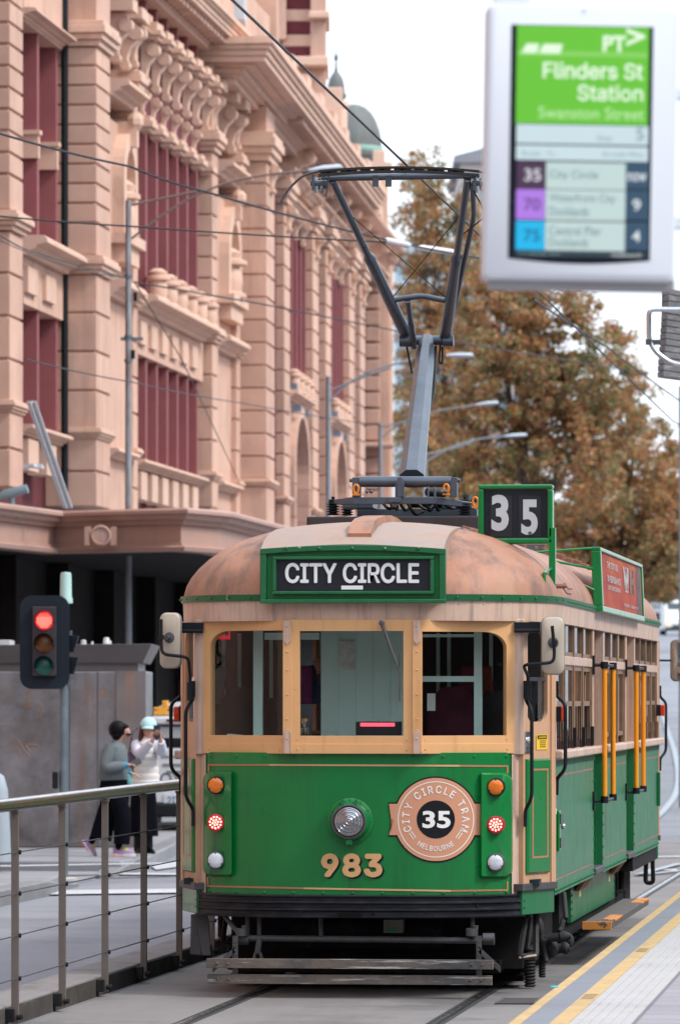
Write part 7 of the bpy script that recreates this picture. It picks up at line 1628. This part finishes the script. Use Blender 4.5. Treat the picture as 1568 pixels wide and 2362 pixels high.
a = onrack(418, 1640, 1.0); m = MB(); m.ball((0, 0, 0), .30, 14, 8, (1.2, .9, .42)); o = m.build('cargo_bundle', mat('bundle_grey', (.35, .36, .39), .8, var=.15, scale=5, bump=.3, bump_scale=8), None, 50, loc=a); tag(o, 'grey covered bundle on the roof rack behind the yellow tool case', 'bundle')
# ================================================================ PEOPLE
m_skin = mat('skin', (.50, .27, .19), .5, var=.05); m_hair = mat('black_hair', (.004, .0035, .004), .5, var=.3, scale=20, spec=.12); m_hair2 = mat('auburn_hair', (.045, .018, .016), .4, var=.3, scale=20)
m_knit = mat('grey_knit', (.125, .152, .162), .9, var=.08, scale=12, bump=.4, bump_scale=120); m_navy = mat('black_cloth', (.0045, .005, .008), 1.0, var=.3, scale=5, spec=.04); m_blue = mat('blue_glove', (.05, .22, .33), .8, var=.08)
m_cap = mat('mint_cap', (.40, .63, .63), .8, var=.05); m_vest = mat('cream_puffer', (.62, .59, .555), .55, var=.06, scale=6); m_sleeve = mat('white_sleeve', (.60, .61, .70), .8, var=.04)
m_shoe = mat('lilac_shoe', (.26, .17, .30), .7, var=.1); m_sole = mat('white_sole', (.62, .58, .60), .6); m_pinks = mat('pink_sole', (.7, .15, .2), .6); m_lace = mat('lime_lace', (.60, .60, .08), .6); m_boot = mat('black_boot', (.006, .006, .007), .35, var=.2, spec=.2)
def skin_body(name, verts, edges, parent, m=None, sub=2):
    me = bpy.data.meshes.new(name); me.from_pydata([v[:3] for v in verts], edges, []); me.materials.append(m or m_skin); o = bpy.data.objects.new(name, me); C.objects.link(o); o.parent = parent
    b = bmesh.new(); b.from_mesh(me); b.verts.ensure_lookup_table(); ly = b.verts.layers.skin.verify()
    for i, v in enumerate(verts):
        r = v[3]; b.verts[i][ly].radius = r if isinstance(r, tuple) else (r, r); b.verts[i][ly].use_root = (i == 0)
    b.to_mesh(me); b.free(); s = o.modifiers.new('skin', 'SKIN'); s.use_smooth_shade = True; u = o.modifiers.new('sub', 'SUBSURF'); u.levels = u.render_levels = sub; return o
def hand(verts, edges, wi, palm, direction, up, side, curl=.4):
    """palm vertex, four fingers and a thumb as short chains"""
    p = Vector(palm); d = Vector(direction).normalized(); u = Vector(up).normalized(); sd_ = Vector(side).normalized(); verts.append((*p, (.026, .016))); pi = len(verts) - 1; edges.append((wi, pi))
    for k, (off, ln_) in enumerate(((-.026, .062), (-.009, .072), (.009, .068), (.026, .054))):
        a = p + sd_ * off + d * .035; b_ = a + d * ln_ * .5 - u * ln_ * .12 * curl * 2; c = b_ + d * ln_ * .35 - u * ln_ * .5 * curl
        n = len(verts); verts += [(*a, .0095), (*b_, .0085), (*c, .007)]; edges += [(pi, n), (n, n + 1), (n + 1, n + 2)]
    a = p - sd_ * .035 + d * .005; b_ = a - sd_ * .012 + d * .035 - u * .012; n = len(verts); verts += [(*a, .011), (*b_, .009)]; edges += [(pi, n), (n, n + 1)]
def rings_loft(mb, rs, n=18):
    """rs: (x, y, z, rx, ry) horizontal ellipses"""
    mb.loft([[(x + rx * math.cos(2 * PI * j / n), y + ry * math.sin(2 * PI * j / n), z) for j in range(n)] for x, y, z, rx, ry in rs], True, True)
TPn = 62.8; g0 = P(265, 1975, TPn); per = empty('person', (g0.x, g0.y, Zp), TH); tag(per, 'black-haired person in grey jumper and wide black trousers walking right with a phone', 'person')
SX = lambda cx: (cx - 480) * .000935; SZ = lambda cy: (2140 - cy) * .000935
V = [(SX(465), 0, SZ(1240), .08), (SX(465), 0, SZ(1000), .085), (SX(475), 0, SZ(840), .08), (SX(512), 0, SZ(745), .045), (SX(545), 0, SZ(680), .046), (SX(588), 0, SZ(635), .074), (SX(578), 0, SZ(560), .074), (SX(575), 0, SZ(520), .05),
     (SX(625), 0, SZ(695), .034), (SX(662), 0, SZ(655), .020), (SX(682), 0, SZ(668), .011)]
E = [(0, 1), (1, 2), (2, 3), (3, 4), (4, 5), (5, 6), (6, 7), (5, 8), (5, 9), (9, 10)]
def limb(root, pts):
    pr = root
    for q in pts: V.append(q); E.append((pr, len(V) - 1)); pr = len(V) - 1
    return pr
w1 = limb(2, [(SX(430), -.15, SZ(810), .035), (SX(350), -.19, SZ(1055), .035), (SX(585), -.17, SZ(1028), .03)]); hand(V, E, w1, (SX(640), -.165, SZ(1010)), (1, 0, .15), (0, 0, 1), (0, 1, 0), .7)
w2 = limb(2, [(SX(500), .13, SZ(810), .035), (SX(480), .19, SZ(1060), .035), (SX(625), .12, SZ(1118), .03)]); hand(V, E, w2, (SX(672), .11, SZ(1118)), (1, 0, -.1), (0, 0, 1), (0, 1, 0), .9)
limb(0, [(SX(490), -.06, SZ(1340), .06), (SX(585), -.07, SZ(1600), .05), (SX(530), -.07, SZ(2040), .028), (SX(620), -.07, SZ(2105), .012)]); limb(0, [(SX(440), .06, SZ(1340), .06), (SX(355), .08, SZ(1640), .05), (SX(190), .08, SZ(1960), .028), (SX(205), .08, SZ(2070), .012)])
skin_body('body', V, E, per)
m = MB(); rings_loft(m, [(SX(462), 0, SZ(1212), .145, .125), (SX(458), 0, SZ(1190), .163, .14), (SX(460), 0, SZ(1080), .168, .15), (SX(468), 0, SZ(940), .160, .155), (SX(470), 0, SZ(830), .148, .16), (SX(488), 0, SZ(770), .105, .12), (SX(505), 0, SZ(735), .062, .066), (SX(512), 0, SZ(718), .056, .058)])
m.tube(smoothpath([(SX(440), -.13, SZ(785)), (SX(350), -.19, SZ(1050)), (SX(590), -.17, SZ(1028))], .07, 4), [.075] * 2 + [.07] * 4 + [.055], 12); m.tube(smoothpath([(SX(500), .13, SZ(790)), (SX(480), .19, SZ(1055)), (SX(625), .12, SZ(1115))], .07, 4), [.075] * 2 + [.07] * 4 + [.055], 12)
jm = m.build('jumper', m_knit, per, 60)
m = MB(); m.tube([(SX(555), -.172, SZ(1030)), (SX(645), -.166, SZ(1010))], [.05, .036], 12); m.tube([(SX(610), .122, SZ(1116)), (SX(680), .11, SZ(1114))], [.045, .034], 12); m.build('glove', m_blue, per, 50)
m = MB(); rings_loft(m, [(SX(468), 0, SZ(1185), .150, .13), (SX(465), 0, SZ(1300), .168, .15), (SX(470), 0, SZ(1420), .175, .15), (SX(475), 0, SZ(1480), .165, .14)])
m.tube([(SX(500), -.05, SZ(1400)), (SX(575), -.06, SZ(1620)), (SX(575), -.07, SZ(1820)), (SX(565), -.07, SZ(1990))], [.11, .105, .10, .092], 14); m.tube([(SX(440), .05, SZ(1400)), (SX(380), .07, SZ(1620)), (SX(330), .08, SZ(1800)), (SX(300), .08, SZ(1930))], [.11, .12, .125, .13], 14); m.build('trousers', m_navy, per, 60)
m = MB(); hx, hz = SX(515), SZ(580)
rg = []
for i in range(11):
    th = PI * i / 10; rr = math.sin(th); z = math.cos(th)
    rg.append([(hx + (.108 * rr * math.cos(a) if math.cos(a) < 0.2 or z > .25 else (.108 if z > .1 else .02) * rr * math.cos(a)), .10 * rr * math.sin(a), hz + .108 * z) for a in [2 * PI * j / 20 for j in range(20)]])
m.loft(rg, True, True); m.ball((SX(505), 0, SZ(640)), .075, 14, 8, (.9, 1.22, 1.0)); m.ball((SX(518), 0, SZ(575)), .106, 18, 10, (.98, .95, 1.0)); m.ball((SX(592), 0, SZ(545)), .060, 12, 8, (.95, 1.3, .75)); m.build('hair', m_hair, per, 60)
m = MB(); m.box((SX(655), -.035, SZ(640)), (.05, .05, .028)); m.box((SX(660), .035, SZ(640)), (.04, .05, .028)); m.tube([(SX(640), -.066, SZ(638)), (SX(575), -.082, SZ(632))], .006, 5); m.build('sunglasses', m_black, per, bevel=.006)
m = MB(); m.ball((SX(650), 0, SZ(698)), .014, 8, 5, (.9, 1.4, .5)); m.build('mouth', mat('lips', (.40, .12, .11), .5), per, 50)
def shoe(x, z, ang, y, par, flat=True):
    rot = Matrix.Rotation(ang, 3, 'Y'); f = lambda a, b, c: Vector((x, y, z)) + rot @ Vector((a, b, c))
    def sec(pts, w_): return None
    up = MB(); up.loft([[f(a, w_ * math.cos(t_), .025 + h * max(0, math.sin(t_))) for t_ in [PI * j / 8 for j in range(9)]] for a, w_, h in ((-.085, .025, .07), (-.07, .036, .085), (-.02, .038, .088), (.05, .042, .062), (.11, .044, .048), (.15, .035, .035), (.165, .018, .02))], False, False)
    u = up.build('shoe', m_shoe, par, 60); so_ = MB(); so_.loft([[f(a, -w_, .0), f(a, w_, .0), f(a, w_ * 1.05, .03), f(a, -w_ * 1.05, .03)] for a, w_ in ((-.095, .026), (-.07, .038), (.0, .034), (.09, .046), (.15, .036), (.172, .016))], True, True); so_.build('sole', m_sole, u, 50)
    ps = MB(); ps.loft([[f(a, -w_, -.004), f(a, w_, -.004), f(a, w_ * 1.03, .009), f(a, -w_ * 1.03, .009)] for a, w_ in ((-.098, .027), (-.07, .039), (.0, .035), (.04, .04))], True, True); ps.build('sole_heel', m_pinks, u)
    lc = MB()
    for i in range(5): lc.tube([f(.01 + i * .018, -.032, .085 - i * .006), f(.02 + i * .018, 0, .118 - i * .011), f(.01 + i * .018, .032, .085 - i * .006)], .007, 5)
    lc.build('lace', m_lace, u)
shoe(SX(550), 0.004, 0, -.07, per); shoe(SX(120), SZ(2040), R_(57), .08, per)
m = MB(); m.cyl((SX(530), -.07, .08), (SX(530), -.07, SZ(1960)), .04, n=12); m.cyl((SX(175), .08, SZ(1980)), (SX(215), .08, SZ(1890)), .042, n=12); m.build('sock', m_navy, per, 50)
ph = per.location; 
def world_of(e, v): return Matrix.Translation(e.location) @ Matrix.Rotation(e.rotation_euler.z, 4, 'Z') @ Vector(v)
m = MB(); m.box((0, 0, 0), (.075, .012, .15), Matrix.Rotation(R_(62), 3, 'Y')); o = m.build('phone', mat('phone_grey', (.09, .10, .105), .3), None, bevel=.006, loc=world_of(per, (SX(735), -.165, SZ(990)))); o.rotation_euler.z = TH; tag(o, 'dark phone held low by the person in the grey jumper', 'phone')
m = MB(); rings_loft(m, [(0, 0, 0, .05, .03), (0, 0, .05, .055, .035), (0, 0, .14, .045, .03), (0, 0, .15, .02, .02)]); m.tube(smoothpath([(-.03, 0, .14), (-.02, 0, .22), (.03, 0, .22), (.035, 0, .14)], .03, 3), .007, 6); o = m.build('bag', mat('mint_bag', (.14, .36, .35), .7), None, 50, loc=world_of(per, (SX(640), .10, SZ(1290)))); tag(o, 'small mint-green bag hanging from the grey-jumper person\'s far hand', 'bag')
# --- the one taking a photograph
g1 = P(336, 1968, 63.9); pe2 = empty('person', (g1.x, g1.y, Zp), TH); tag(pe2, 'person in mint cap, cream puffer vest and long black skirt raising a phone', 'person')
QX = lambda cx: (cx - 850) * .00095; QZ = lambda cy: (2085 - cy) * .00095
V = [(QX(835), 0, QZ(1250), .08), (QX(850), 0, QZ(1000), .085), (QX(860), 0, QZ(790), .08), (QX(875), -.01, QZ(690), .048), (QX(885), -.02, QZ(640), .05), (QX(890), -.03, QZ(590), .074), (QX(888), -.02, QZ(520), .078), (QX(888), -.01, QZ(470), .05), (QX(900), -.075, QZ(655), .03), (QX(905), -.105, QZ(585), .013)]
E = [(0, 1), (1, 2), (2, 3), (3, 4), (4, 5), (5, 6), (6, 7), (5, 8), (5, 9)]
w1 = limb(2, [(QX(735), 0, QZ(740), .04), (QX(775), -.16, QZ(868), .036), (QX(925), -.30, QZ(720), .03)]); hand(V, E, w1, (QX(962), -.33, QZ(670)), (.35, -.2, 1), (0, 1, 0), (1, 0, 0), .5)
w2 = limb(2, [(QX(1000), 0, QZ(745), .04), (QX(1060), -.14, QZ(850), .036), (QX(1055), -.30, QZ(715), .03)]); hand(V, E, w2, (QX(1030), -.33, QZ(650)), (-.3, -.2, 1), (0, 1, 0), (-1, 0, 0), .5)
limb(0, [(QX(780), 0, QZ(1400), .065), (QX(775), 0, QZ(1700), .04), (QX(755), 0, QZ(2000), .026), (QX(755), -.05, QZ(2050), .010)]); limb(0, [(QX(900), 0, QZ(1400), .065), (QX(885), 0, QZ(1700), .04), (QX(885), .02, QZ(2000), .026), (QX(895), -.03, QZ(2050), .010)])
skin_body('body', V, E, pe2)
m = MB(); rs = [(QX(845), 0, QZ(1245), .168, .13)]
for i in range(7):
    z = 1210 - i * 78; wd = .172 - .010 * i + (.006 if i > 4 else 0)
    rs += [(QX(846 + i * 3), 0, QZ(z + 34), wd * .955, .128), (QX(846 + i * 3), 0, QZ(z), wd * 1.03, .145), (QX(846 + i * 3), 0, QZ(z - 30), wd * .965, .13)]
rs += [(QX(868), 0, QZ(690), .10, .10), (QX(872), 0, QZ(660), .07, .075), (QX(874), 0, QZ(640), .066, .07)]
rings_loft(m, rs, 22); m.build('puffer_vest', m_vest, pe2, 70)
m = MB(); m.tube(smoothpath([(QX(735), 0, QZ(735)), (QX(775), -.16, QZ(868)), (QX(935), -.31, QZ(705))], .06, 4), [.068] * 2 + [.06] * 4 + [.042], 12); m.tube(smoothpath([(QX(1000), 0, QZ(740)), (QX(1062), -.14, QZ(850)), (QX(1052), -.31, QZ(700))], .06, 4), [.068] * 2 + [.06] * 4 + [.042], 12); m.build('sleeve', m_sleeve, pe2, 60)
m = MB(); n = 40; rg = []
for z, rx, ry in ((1220, .135, .115), (1400, .150, .13), (1650, .160, .14), (1870, .168, .145)):
    rg.append([(QX(822) + rx * (1 + .05 * math.sin(9 * a) * (z - 1200) / 600) * math.cos(a), ry * (1 + .08 * math.sin(9 * a) * (z - 1200) / 600) * math.sin(a), QZ(z)) for a in [2 * PI * j / n for j in range(n)]])
m.loft(rg, True, True); m.build('skirt', m_navy, pe2, 60)
for x, y in ((755, 0), (885, .02)):
    m = MB(); m.tube([(QX(x), y, QZ(1850)), (QX(x), y, QZ(2000)), (QX(x), y, QZ(2050))], [.050, .052, .050], 12); m.loft([[(QX(x) + a * .35 + w_ * math.cos(t_), y - a * .8, h * max(0, math.sin(t_))) for t_ in [PI * j / 8 for j in range(9)]] for a, w_, h in ((-.06, .03, .08), (-.02, .042, .10), (.05, .045, .085), (.13, .042, .06), (.18, .02, .03))], False, False); m.build('boot', m_boot, pe2, 50)
hx, hz = QX(886), QZ(520); m = MB(); rg = []
for i in range(7):
    th = PI / 2 * i / 6; rg.append([(hx + .098 * math.cos(th) * math.cos(a), -.02 + .105 * math.cos(th) * math.sin(a), hz + .012 + .105 * math.sin(th)) for a in [2 * PI * j / 20 for j in range(20)]])
m.loft(rg, True, True); k = 10
m.loft([[(hx + .085 * math.cos(PI + PI * j / k), -.02 + .085 * math.sin(PI + PI * j / k) - e * .085 * abs(math.sin(PI * j / k)), hz + .015 - e * .03) for j in range(k + 1)] for e in (0, .5, 1)] + [[(hx + .085 * math.cos(PI + PI * j / k), -.02 + .085 * math.sin(PI + PI * j / k) - .085 * abs(math.sin(PI * j / k)), hz - .025) for j in range(k + 1)]], False, False); m.build('cap', m_cap, pe2, 60)
m = MB(); rings_loft(m, [(hx - .005, .035, hz + .02, .095, .07), (hx - .01, .04, hz - .08, .10, .075), (hx - .035, .045, hz - .18, .095, .07), (hx - .06, .05, hz - .30, .07, .055), (hx - .07, .04, hz - .36, .03, .03)]); m.tube([(hx - .075, -.03, hz - .02), (hx - .085, -.035, hz - .12), (hx - .09, -.08, hz - .26)], [.028, .034, .02], 10); m.tube([(hx + .078, -.02, hz - .02), (hx + .085, -.02, hz - .1)], [.022, .018], 8); m.build('hair', m_hair2, pe2, 60)
m = MB()
for s_ in (-1, 1): m.lathe([(.026, 0), (.028, .004), (.024, .008)], (hx + .008 + s_ * .032, -.088, QZ(560)), (0, -1, 0), 14)
m.build('sunglasses', mat('rose_glasses', (.35, .14, .07), .15, var=.1), pe2, 50)
m = MB(); m.ball((hx + .01, -.098, QZ(612)), .017, 8, 5, (1.2, .5, .45)); m.build('mouth', mat('lips_red', (.42, .05, .08), .5), pe2, 50)
m = MB(); m.box((0, 0, 0), (.078, .011, .155)); m.bx(-.03, .03, -.010, -.004, .045, .07); o = m.build('phone', mat('phone_dark', (.03, .04, .055), .25), None, bevel=.005, loc=world_of(pe2, (QX(1000), -.345, QZ(580)))); o.rotation_euler.z = TH; tag(o, 'phone raised in both hands by the person in the mint cap', 'phone')
m = MB(); m.box((0, 0, 0), (.12, .10, .24)); m.tube(smoothpath([(-.04, 0, .12), (0, -.05, .36), (.06, 0, .40)], .1, 4), .012, 6); o = m.build('shoulder_bag', mat('bag_pattern', (.10, .07, .12), .8, var=.8, scale=30), None, bevel=.02, loc=world_of(pe2, (QX(690), .0, QZ(960)))); o.rotation_euler.z = TH; tag(o, 'dark patterned shoulder bag at the side of the person in the mint cap', 'bag')
# ================================================================ TRAM STOP DISPLAY
TSn = 16.0; sgn_o = P(1340, 330, TSn); ks = TSn / F; disp = empty('stop_display', sgn_o, TH); disp.rotation_euler = (0, R_(.9), TH + R_(1.5)); tag(disp, 'white electronic tram stop display with green header and route list', 'stop display')
dx = lambda px: (px - 1336) * ks; dz = lambda py: (330 - py) * ks
m_disp = mat('display_white', (.66, .70, .755), .45, var=.02)
def drect(x0, y0, x1, y1, y, name, mm, par, d=.002):
    m = MB(); m.bx(dx(x0), dx(x1), y - d, y, dz(y1), dz(y0)); return m.build(name, mm, par)
m = MB(); pts = rrect(dx(1558) - dx(1114), dz(8) - dz(648), .02, 5); czd = (dz(8) + dz(648)) / 2
m.loft([[(x * s_, y, czd + z * s_) for x, z in pts] for s_, y in ((.965, 0), (.99, .006), (1, .02), (1, .14), (.98, .15))], True, True); m.build('housing', m_disp, disp, 40)
m = MB(); m.bx(dx(1130), dx(1560), .03, .15, dz(664), dz(640)); m.build('base_strip', mat('display_grey', (.34, .34, .36), .5), disp, bevel=.004)
m = MB(); n = 16; m.prism([(dx(1171), -.001, dz(58))] + [(dx(1171 + 328 * i / n), -.001, dz(598 + 10 * math.sin(PI * i / n))) for i in range(n + 1)] + [(dx(1499), -.001, dz(58))], (0, .012, 0)); scr = m.build('screen', mat('screen_bezel', (.012, .014, .022), .25, var=.05), disp)
def lit(name, c, k=1.0): return emit(name, c, k * EM)
GRN = (.125, .52, .022); pale = (.60, .72, .74)
hdr = drect(1184, 60, 1489, 286, -.002, 'screen_header', lit('scr_green', GRN, .95), scr)
drect(1186, 118, 1486, 130, -.0035, 'header_line', lit('scr_green2', (.22, .60, .10), .95), hdr, .001)
drect(1186, 288, 1491, 332, -.002, 'stop_row', lit('scr_pale', (.55, .68, .73), .95), scr); drect(1186, 336, 1491, 370, -.002, 'heading_row', lit('scr_pale', pale), scr)
for (y0, y1, col, num, ncol, words, mins) in ((374, 436, (.055, .02, .06), '35', (.75, .75, .8), ('City Circle',), 'now'), (438, 508, (.40, .18, .72), '70', (.10, .05, .2), ('Waterfront City', 'Docklands'), '9'), (511, 578, (.0, .44, .78), '75', (.0, .12, .25), ('Central Pier', 'Docklands'), '4')):
    rw = drect(1256, y0, 1440, y1, -.002, 'route_row', lit('scr_row', (.52, .66, .64), .92), scr); cel = drect(1188, y0, 1255, y1, -.0025, 'route_cell', lit('scr_cell_' + num, col, .95), scr); mc = drect(1440, y0 - 2, 1494, y1 - 3, -.0025, 'minutes_cell', lit('scr_minutes', (.025, .07, .125), .95), scr)
    m = MB(); text_map(m, num, lambda u, v: Vector((dx(1206 + 38 * u), -.006, dz((y0 + y1) / 2 + 14 - 28 * v))), .01, font=False); m.build('lettering', lit('scr_num_' + num, ncol, .9), cel, recalc=False)
    m = MB()
    for i, wd in enumerate(words):
        ym = (y0 + y1) / 2 + (12 if len(words) == 1 else (-2 if i == 0 else 25)); wl2 = len(wd) * 10.2; hh = 24 if 'y' in wd or 'f' in wd else 21
        text_map(m, wd, lambda u, v: Vector((dx(1264 + wl2 * u), -.005, dz(ym - hh * v))), .006, font=False)
    m.build('lettering', lit('scr_text', (.16, .26, .29), .9), rw, recalc=False)
    m = MB(); ww = 44 if len(mins) > 2 else 19; text_map(m, mins, lambda u, v: Vector((dx(1466 - ww / 2 + ww * u), -.006, dz((y0 + y1) / 2 + 11 - (20 if len(mins) > 2 else 27) * v))), .012, font=False); m.build('lettering', lit('scr_white', (.72, .78, .82), .9), mc, recalc=False)
drect(1188, 580, 1492, 592, -.002, 'footer', lit('scr_footer', (.02, .045, .06), .9), scr)
wt = lit('scr_white2', (.75, .92, .70), .95)
def wr_(body, x0, x1, yt, yb, par, mm, bold=.012):
    m = MB(); text_map(m, body, lambda u, v: Vector((dx(x0 + (x1 - x0) * u), -.006, dz(yb + (yt - yb) * v))), bold, font=False); m.build('lettering', mm, par, recalc=False)

def wb_(body, x0, x1, yt, yb, par, mm):
    m = MB(); text_bold(m, body, lambda u, v, k: Vector((dx(x0 + (x1 - x0) * u), -.006 - k, dz(yb + (yt - yb) * v))), .006, .03); m.build('lettering', mm, par, recalc=False)
wb_('Flinders St', 1246, 1475, 144, 181, hdr, wt); wb_('Station', 1326, 1476, 195, 231, hdr, wt); wr_('Swanston Street', 1236, 1480, 246, 274, hdr, lit('scr_greenpale', (.48, .78, .36), .95), .006); wr_('PT', 1382, 1436, 80, 118, hdr, wt, .035)
m = MB(); P3 = lambda x, y: Vector((dx(x), -.006, dz(y)))
m.add([P3(1436, 62), P3(1480, 78), P3(1480, 84), P3(1436, 104), P3(1436, 95), P3(1462, 82), P3(1436, 72)], [(0, 1, 2, 6), (2, 5, 6), (2, 3, 4, 5)]); m.build('logo_arrow', wt, hdr, recalc=False)
m = MB()
for (x0, x1) in ((1200, 1236), (1240, 1290)):
    m.add([P3(x0 + 6, 102), P3(x1, 102), P3(x1 - 6, 124), P3(x0 - 6, 124)], [(0, 1, 2, 3)])
m.build('logo_tram', wt, hdr, recalc=False)
gt_ = lit('scr_grey', (.24, .33, .38), .9)
sr = [o for o in bpy.data.objects if o.name == 'stop_row'][0]; hr = [o for o in bpy.data.objects if o.name == 'heading_row'][0]
wr_('Stop', 1372, 1406, 310, 327, sr, gt_, 0); wr_('5', 1462, 1480, 292, 321, sr, gt_, .008); wr_('Route', 1200, 1242, 349, 361, hr, gt_, 0); wr_('To', 1256, 1274, 349, 361, hr, gt_, 0); wr_('Arrivals Mins', 1384, 1478, 347, 360, hr, gt_, 0)
ft = [o for o in bpy.data.objects if o.name == 'footer'][0]; wr_('11:40:00 AM', 1200, 1290, 583, 591, ft, lit('scr_text2', (.2, .3, .33), .9), 0); wr_('outbound', 1410, 1476, 581, 590, ft, lit('scr_white', (.72, .78, .82), .9), 0)
m = MB(); m.lathe([(.003, 0), (.003, .002)], (dx(1338), -.001, dz(24)), (0, -1, 0), 8); m.build('sensor_dot', m_black, disp)
m = MB(); m.bx(dx(1555), dx(1760), .05, .10, dz(220), dz(190)); m.bx(dx(1555), dx(1760), .05, .10, dz(520), dz(490)); m.bx(dx(1740), dx(1800), .02, .14, -3.2, .6); m.bx(dx(1130), dx(1220), .05, .12, dz(4), dz(-30)); m.build('mount', m_disp, disp, bevel=.005)
# ================================================================ STOP SHELTER (slatted end, steel pipe)
TSh = 27.0; az = TH; a0 = math.atan((7160 - CX) / F) - TH; dirv = Vector((math.sin(a0), math.cos(a0), 0)); b0 = P(1521, 770, TSh); shl = empty('tram_stop_shelter', (b0.x, b0.y, ZPL)); tag(shl, 'tram stop shelter with stacked weathered timber slats and a bent steel pipe', 'shelter')
m_slat = mat('slat_grey_timber', (.145, .142, .145), .55, var=.3, scale=5, dirt=(.27, .25, .26), dirt_scale=(6, 6, 30), dirt_lo=.5, dirt_hi=.65, spots=(.40, .14, .07), spot_scale=5, spot_lo=.70)
nrm_ = Vector((dirv.y, -dirv.x, 0))
for i in range(14):
    py = 668 + i * 14.6; px = 1529 - 14 * i / 13 + random.uniform(-1, 1); p = P(px, py, TSh) - shl.location; h = .0285; m = MB(); q = p + dirv * 2.2; th = .035
    m.prism([p, p + nrm_ * th + Vector((0, 0, .006)), p + nrm_ * th - Vector((0, 0, h - .006)), p - Vector((0, 0, h))], dirv * 2.2); m.build('slat', m_slat, shl, bevel=.003)
m = MB(); p = P(1524, 664, TSh + .2) - shl.location; p2 = P(1520, 870, TSh + .2) - shl.location; m.prism([p + dirv * .06, p + dirv * 2.3, p2 + dirv * 2.3, p2 + dirv * .06], -nrm_ * .02); m.build('slat_gap_shade', m_under, shl)  # dark sheet added as the shadow between the slats
m = MB(); kpt = lambda x, y: P(x, y, TSh - .25) - shl.location
m.tube(smoothpath([kpt(1600, 714), kpt(1496, 713), kpt(1496, 785), kpt(1512, 812), kpt(1545, 836), kpt(1600, 848)], .03, 4), .0125, 12); m.build('pipe', m_chrome, shl, 40)
m = MB(); a = kpt(1489, 795); b_ = kpt(1503, 782); m.bx(a.x, b_.x, a.y - .02, a.y + .02, a.z, b_.z); a = kpt(1503, 795); b_ = kpt(1524, 783); m.bx(a.x, b_.x, a.y - .004, a.y + .004, a.z, b_.z); m.build('pipe_clamp', m_grey_iron, shl, bevel=.002)
m = MB(); e = P(1690, 1000, TSh) - shl.location; m.cyl((e.x, e.y, 0), (e.x, e.y, 2.4 + e.z * 0), .06, n=14); e2 = e + dirv * 2; m.cyl((e2.x, e2.y, 0), (e2.x, e2.y, 2.6), .06, n=14); m.build('post', m_galv, shl, 40)
m = MB(); e = P(1568, 1000, 70); o = m
pp = P(1569, 1000, 95); m = MB(); m.cyl((0, 0, 0), (0, 0, 7.4), .03, n=12); o = m.build('pole', m_pole2, None, 40, loc=(pp.x, pp.y, 0)); tag(o, 'slim grey wire pole at the extreme right edge of the frame', 'pole')
# ================================================================ pieces that stand apart become parts of their own
def split_apart(o, gap=.004):
    me = o.data; nv = len(me.vertices); par = list(range(nv))
    def find(a):
        while par[a] != a: par[a] = par[par[a]]; a = par[a]
        return a
    for p in me.polygons:
        v = p.vertices
        for q in v[1:]: par[find(q)] = find(v[0])
    co = np.empty(nv * 3, np.float32); me.vertices.foreach_get('co', co); co = co.reshape(-1, 3); isl = {}
    for i in range(nv): isl.setdefault(find(i), []).append(i)
    ids = list(isl); bb = [(co[isl[k]].min(0) - gap, co[isl[k]].max(0) + gap) for k in ids]; pr = list(range(len(ids)))
    def f2(a):
        while pr[a] != a: pr[a] = pr[pr[a]]; a = pr[a]
        return a
    for i in range(len(ids)):
        for j in range(i):
            if (bb[i][0] <= bb[j][1]).all() and (bb[j][0] <= bb[i][1]).all(): pr[f2(i)] = f2(j)
    groups = {}
    for i, k in enumerate(ids): groups.setdefault(f2(i), []).append(k)
    if len(groups) < 2: return
    root2g = {k: g for g, ks in groups.items() for k in ks}; fg = {}
    for p in me.polygons: fg.setdefault(root2g[find(p.vertices[0])], []).append(p.index)
    base = o.name.split('.')[0]; first = True
    for g, faces in fg.items():
        mb = MB(); mp = {}
        for fi in faces:
            idx = []
            for v in me.polygons[fi].vertices:
                if v not in mp: mp[v] = len(mb.v); mb.v.append(tuple(me.vertices[v].co))
                idx.append(mp[v])
            mb.f.append(tuple(idx))
        m2 = mb.mesh(base)
        for q in me.materials: m2.materials.append(q)
        m2.polygons.foreach_set('material_index', [me.polygons[fi].material_index for fi in faces]); m2.polygons.foreach_set('use_smooth', [me.polygons[fi].use_smooth for fi in faces])
        if me.polygons[faces[0]].use_smooth: m2.set_sharp_from_angle(angle=R_(40))
        m2.update()
        if first: o.data = m2; first = False
        else: c = o.copy(); c.data = m2; C.objects.link(c)
NAMES = set('string_course brake_gear plinth_block frieze_panel cover_strap guard_rod grab_pole_bracket insulator lifting_eye bracing_wire hatch_hinge pan_horn route_card route_digit advert_strip roof_cleat body_post glove sleeve sock wire_fitting advert_stay sunglasses control_rod contact_strip drive_hose bracket base_clamp sash_bar step_bracket logo_tram logo_arrow dentil coach_line advert_lettering graffiti'.split())
for o in [q for q in bpy.data.objects if q.type == 'MESH' and q.parent and q.name.split('.')[0] in NAMES]: split_apart(o)
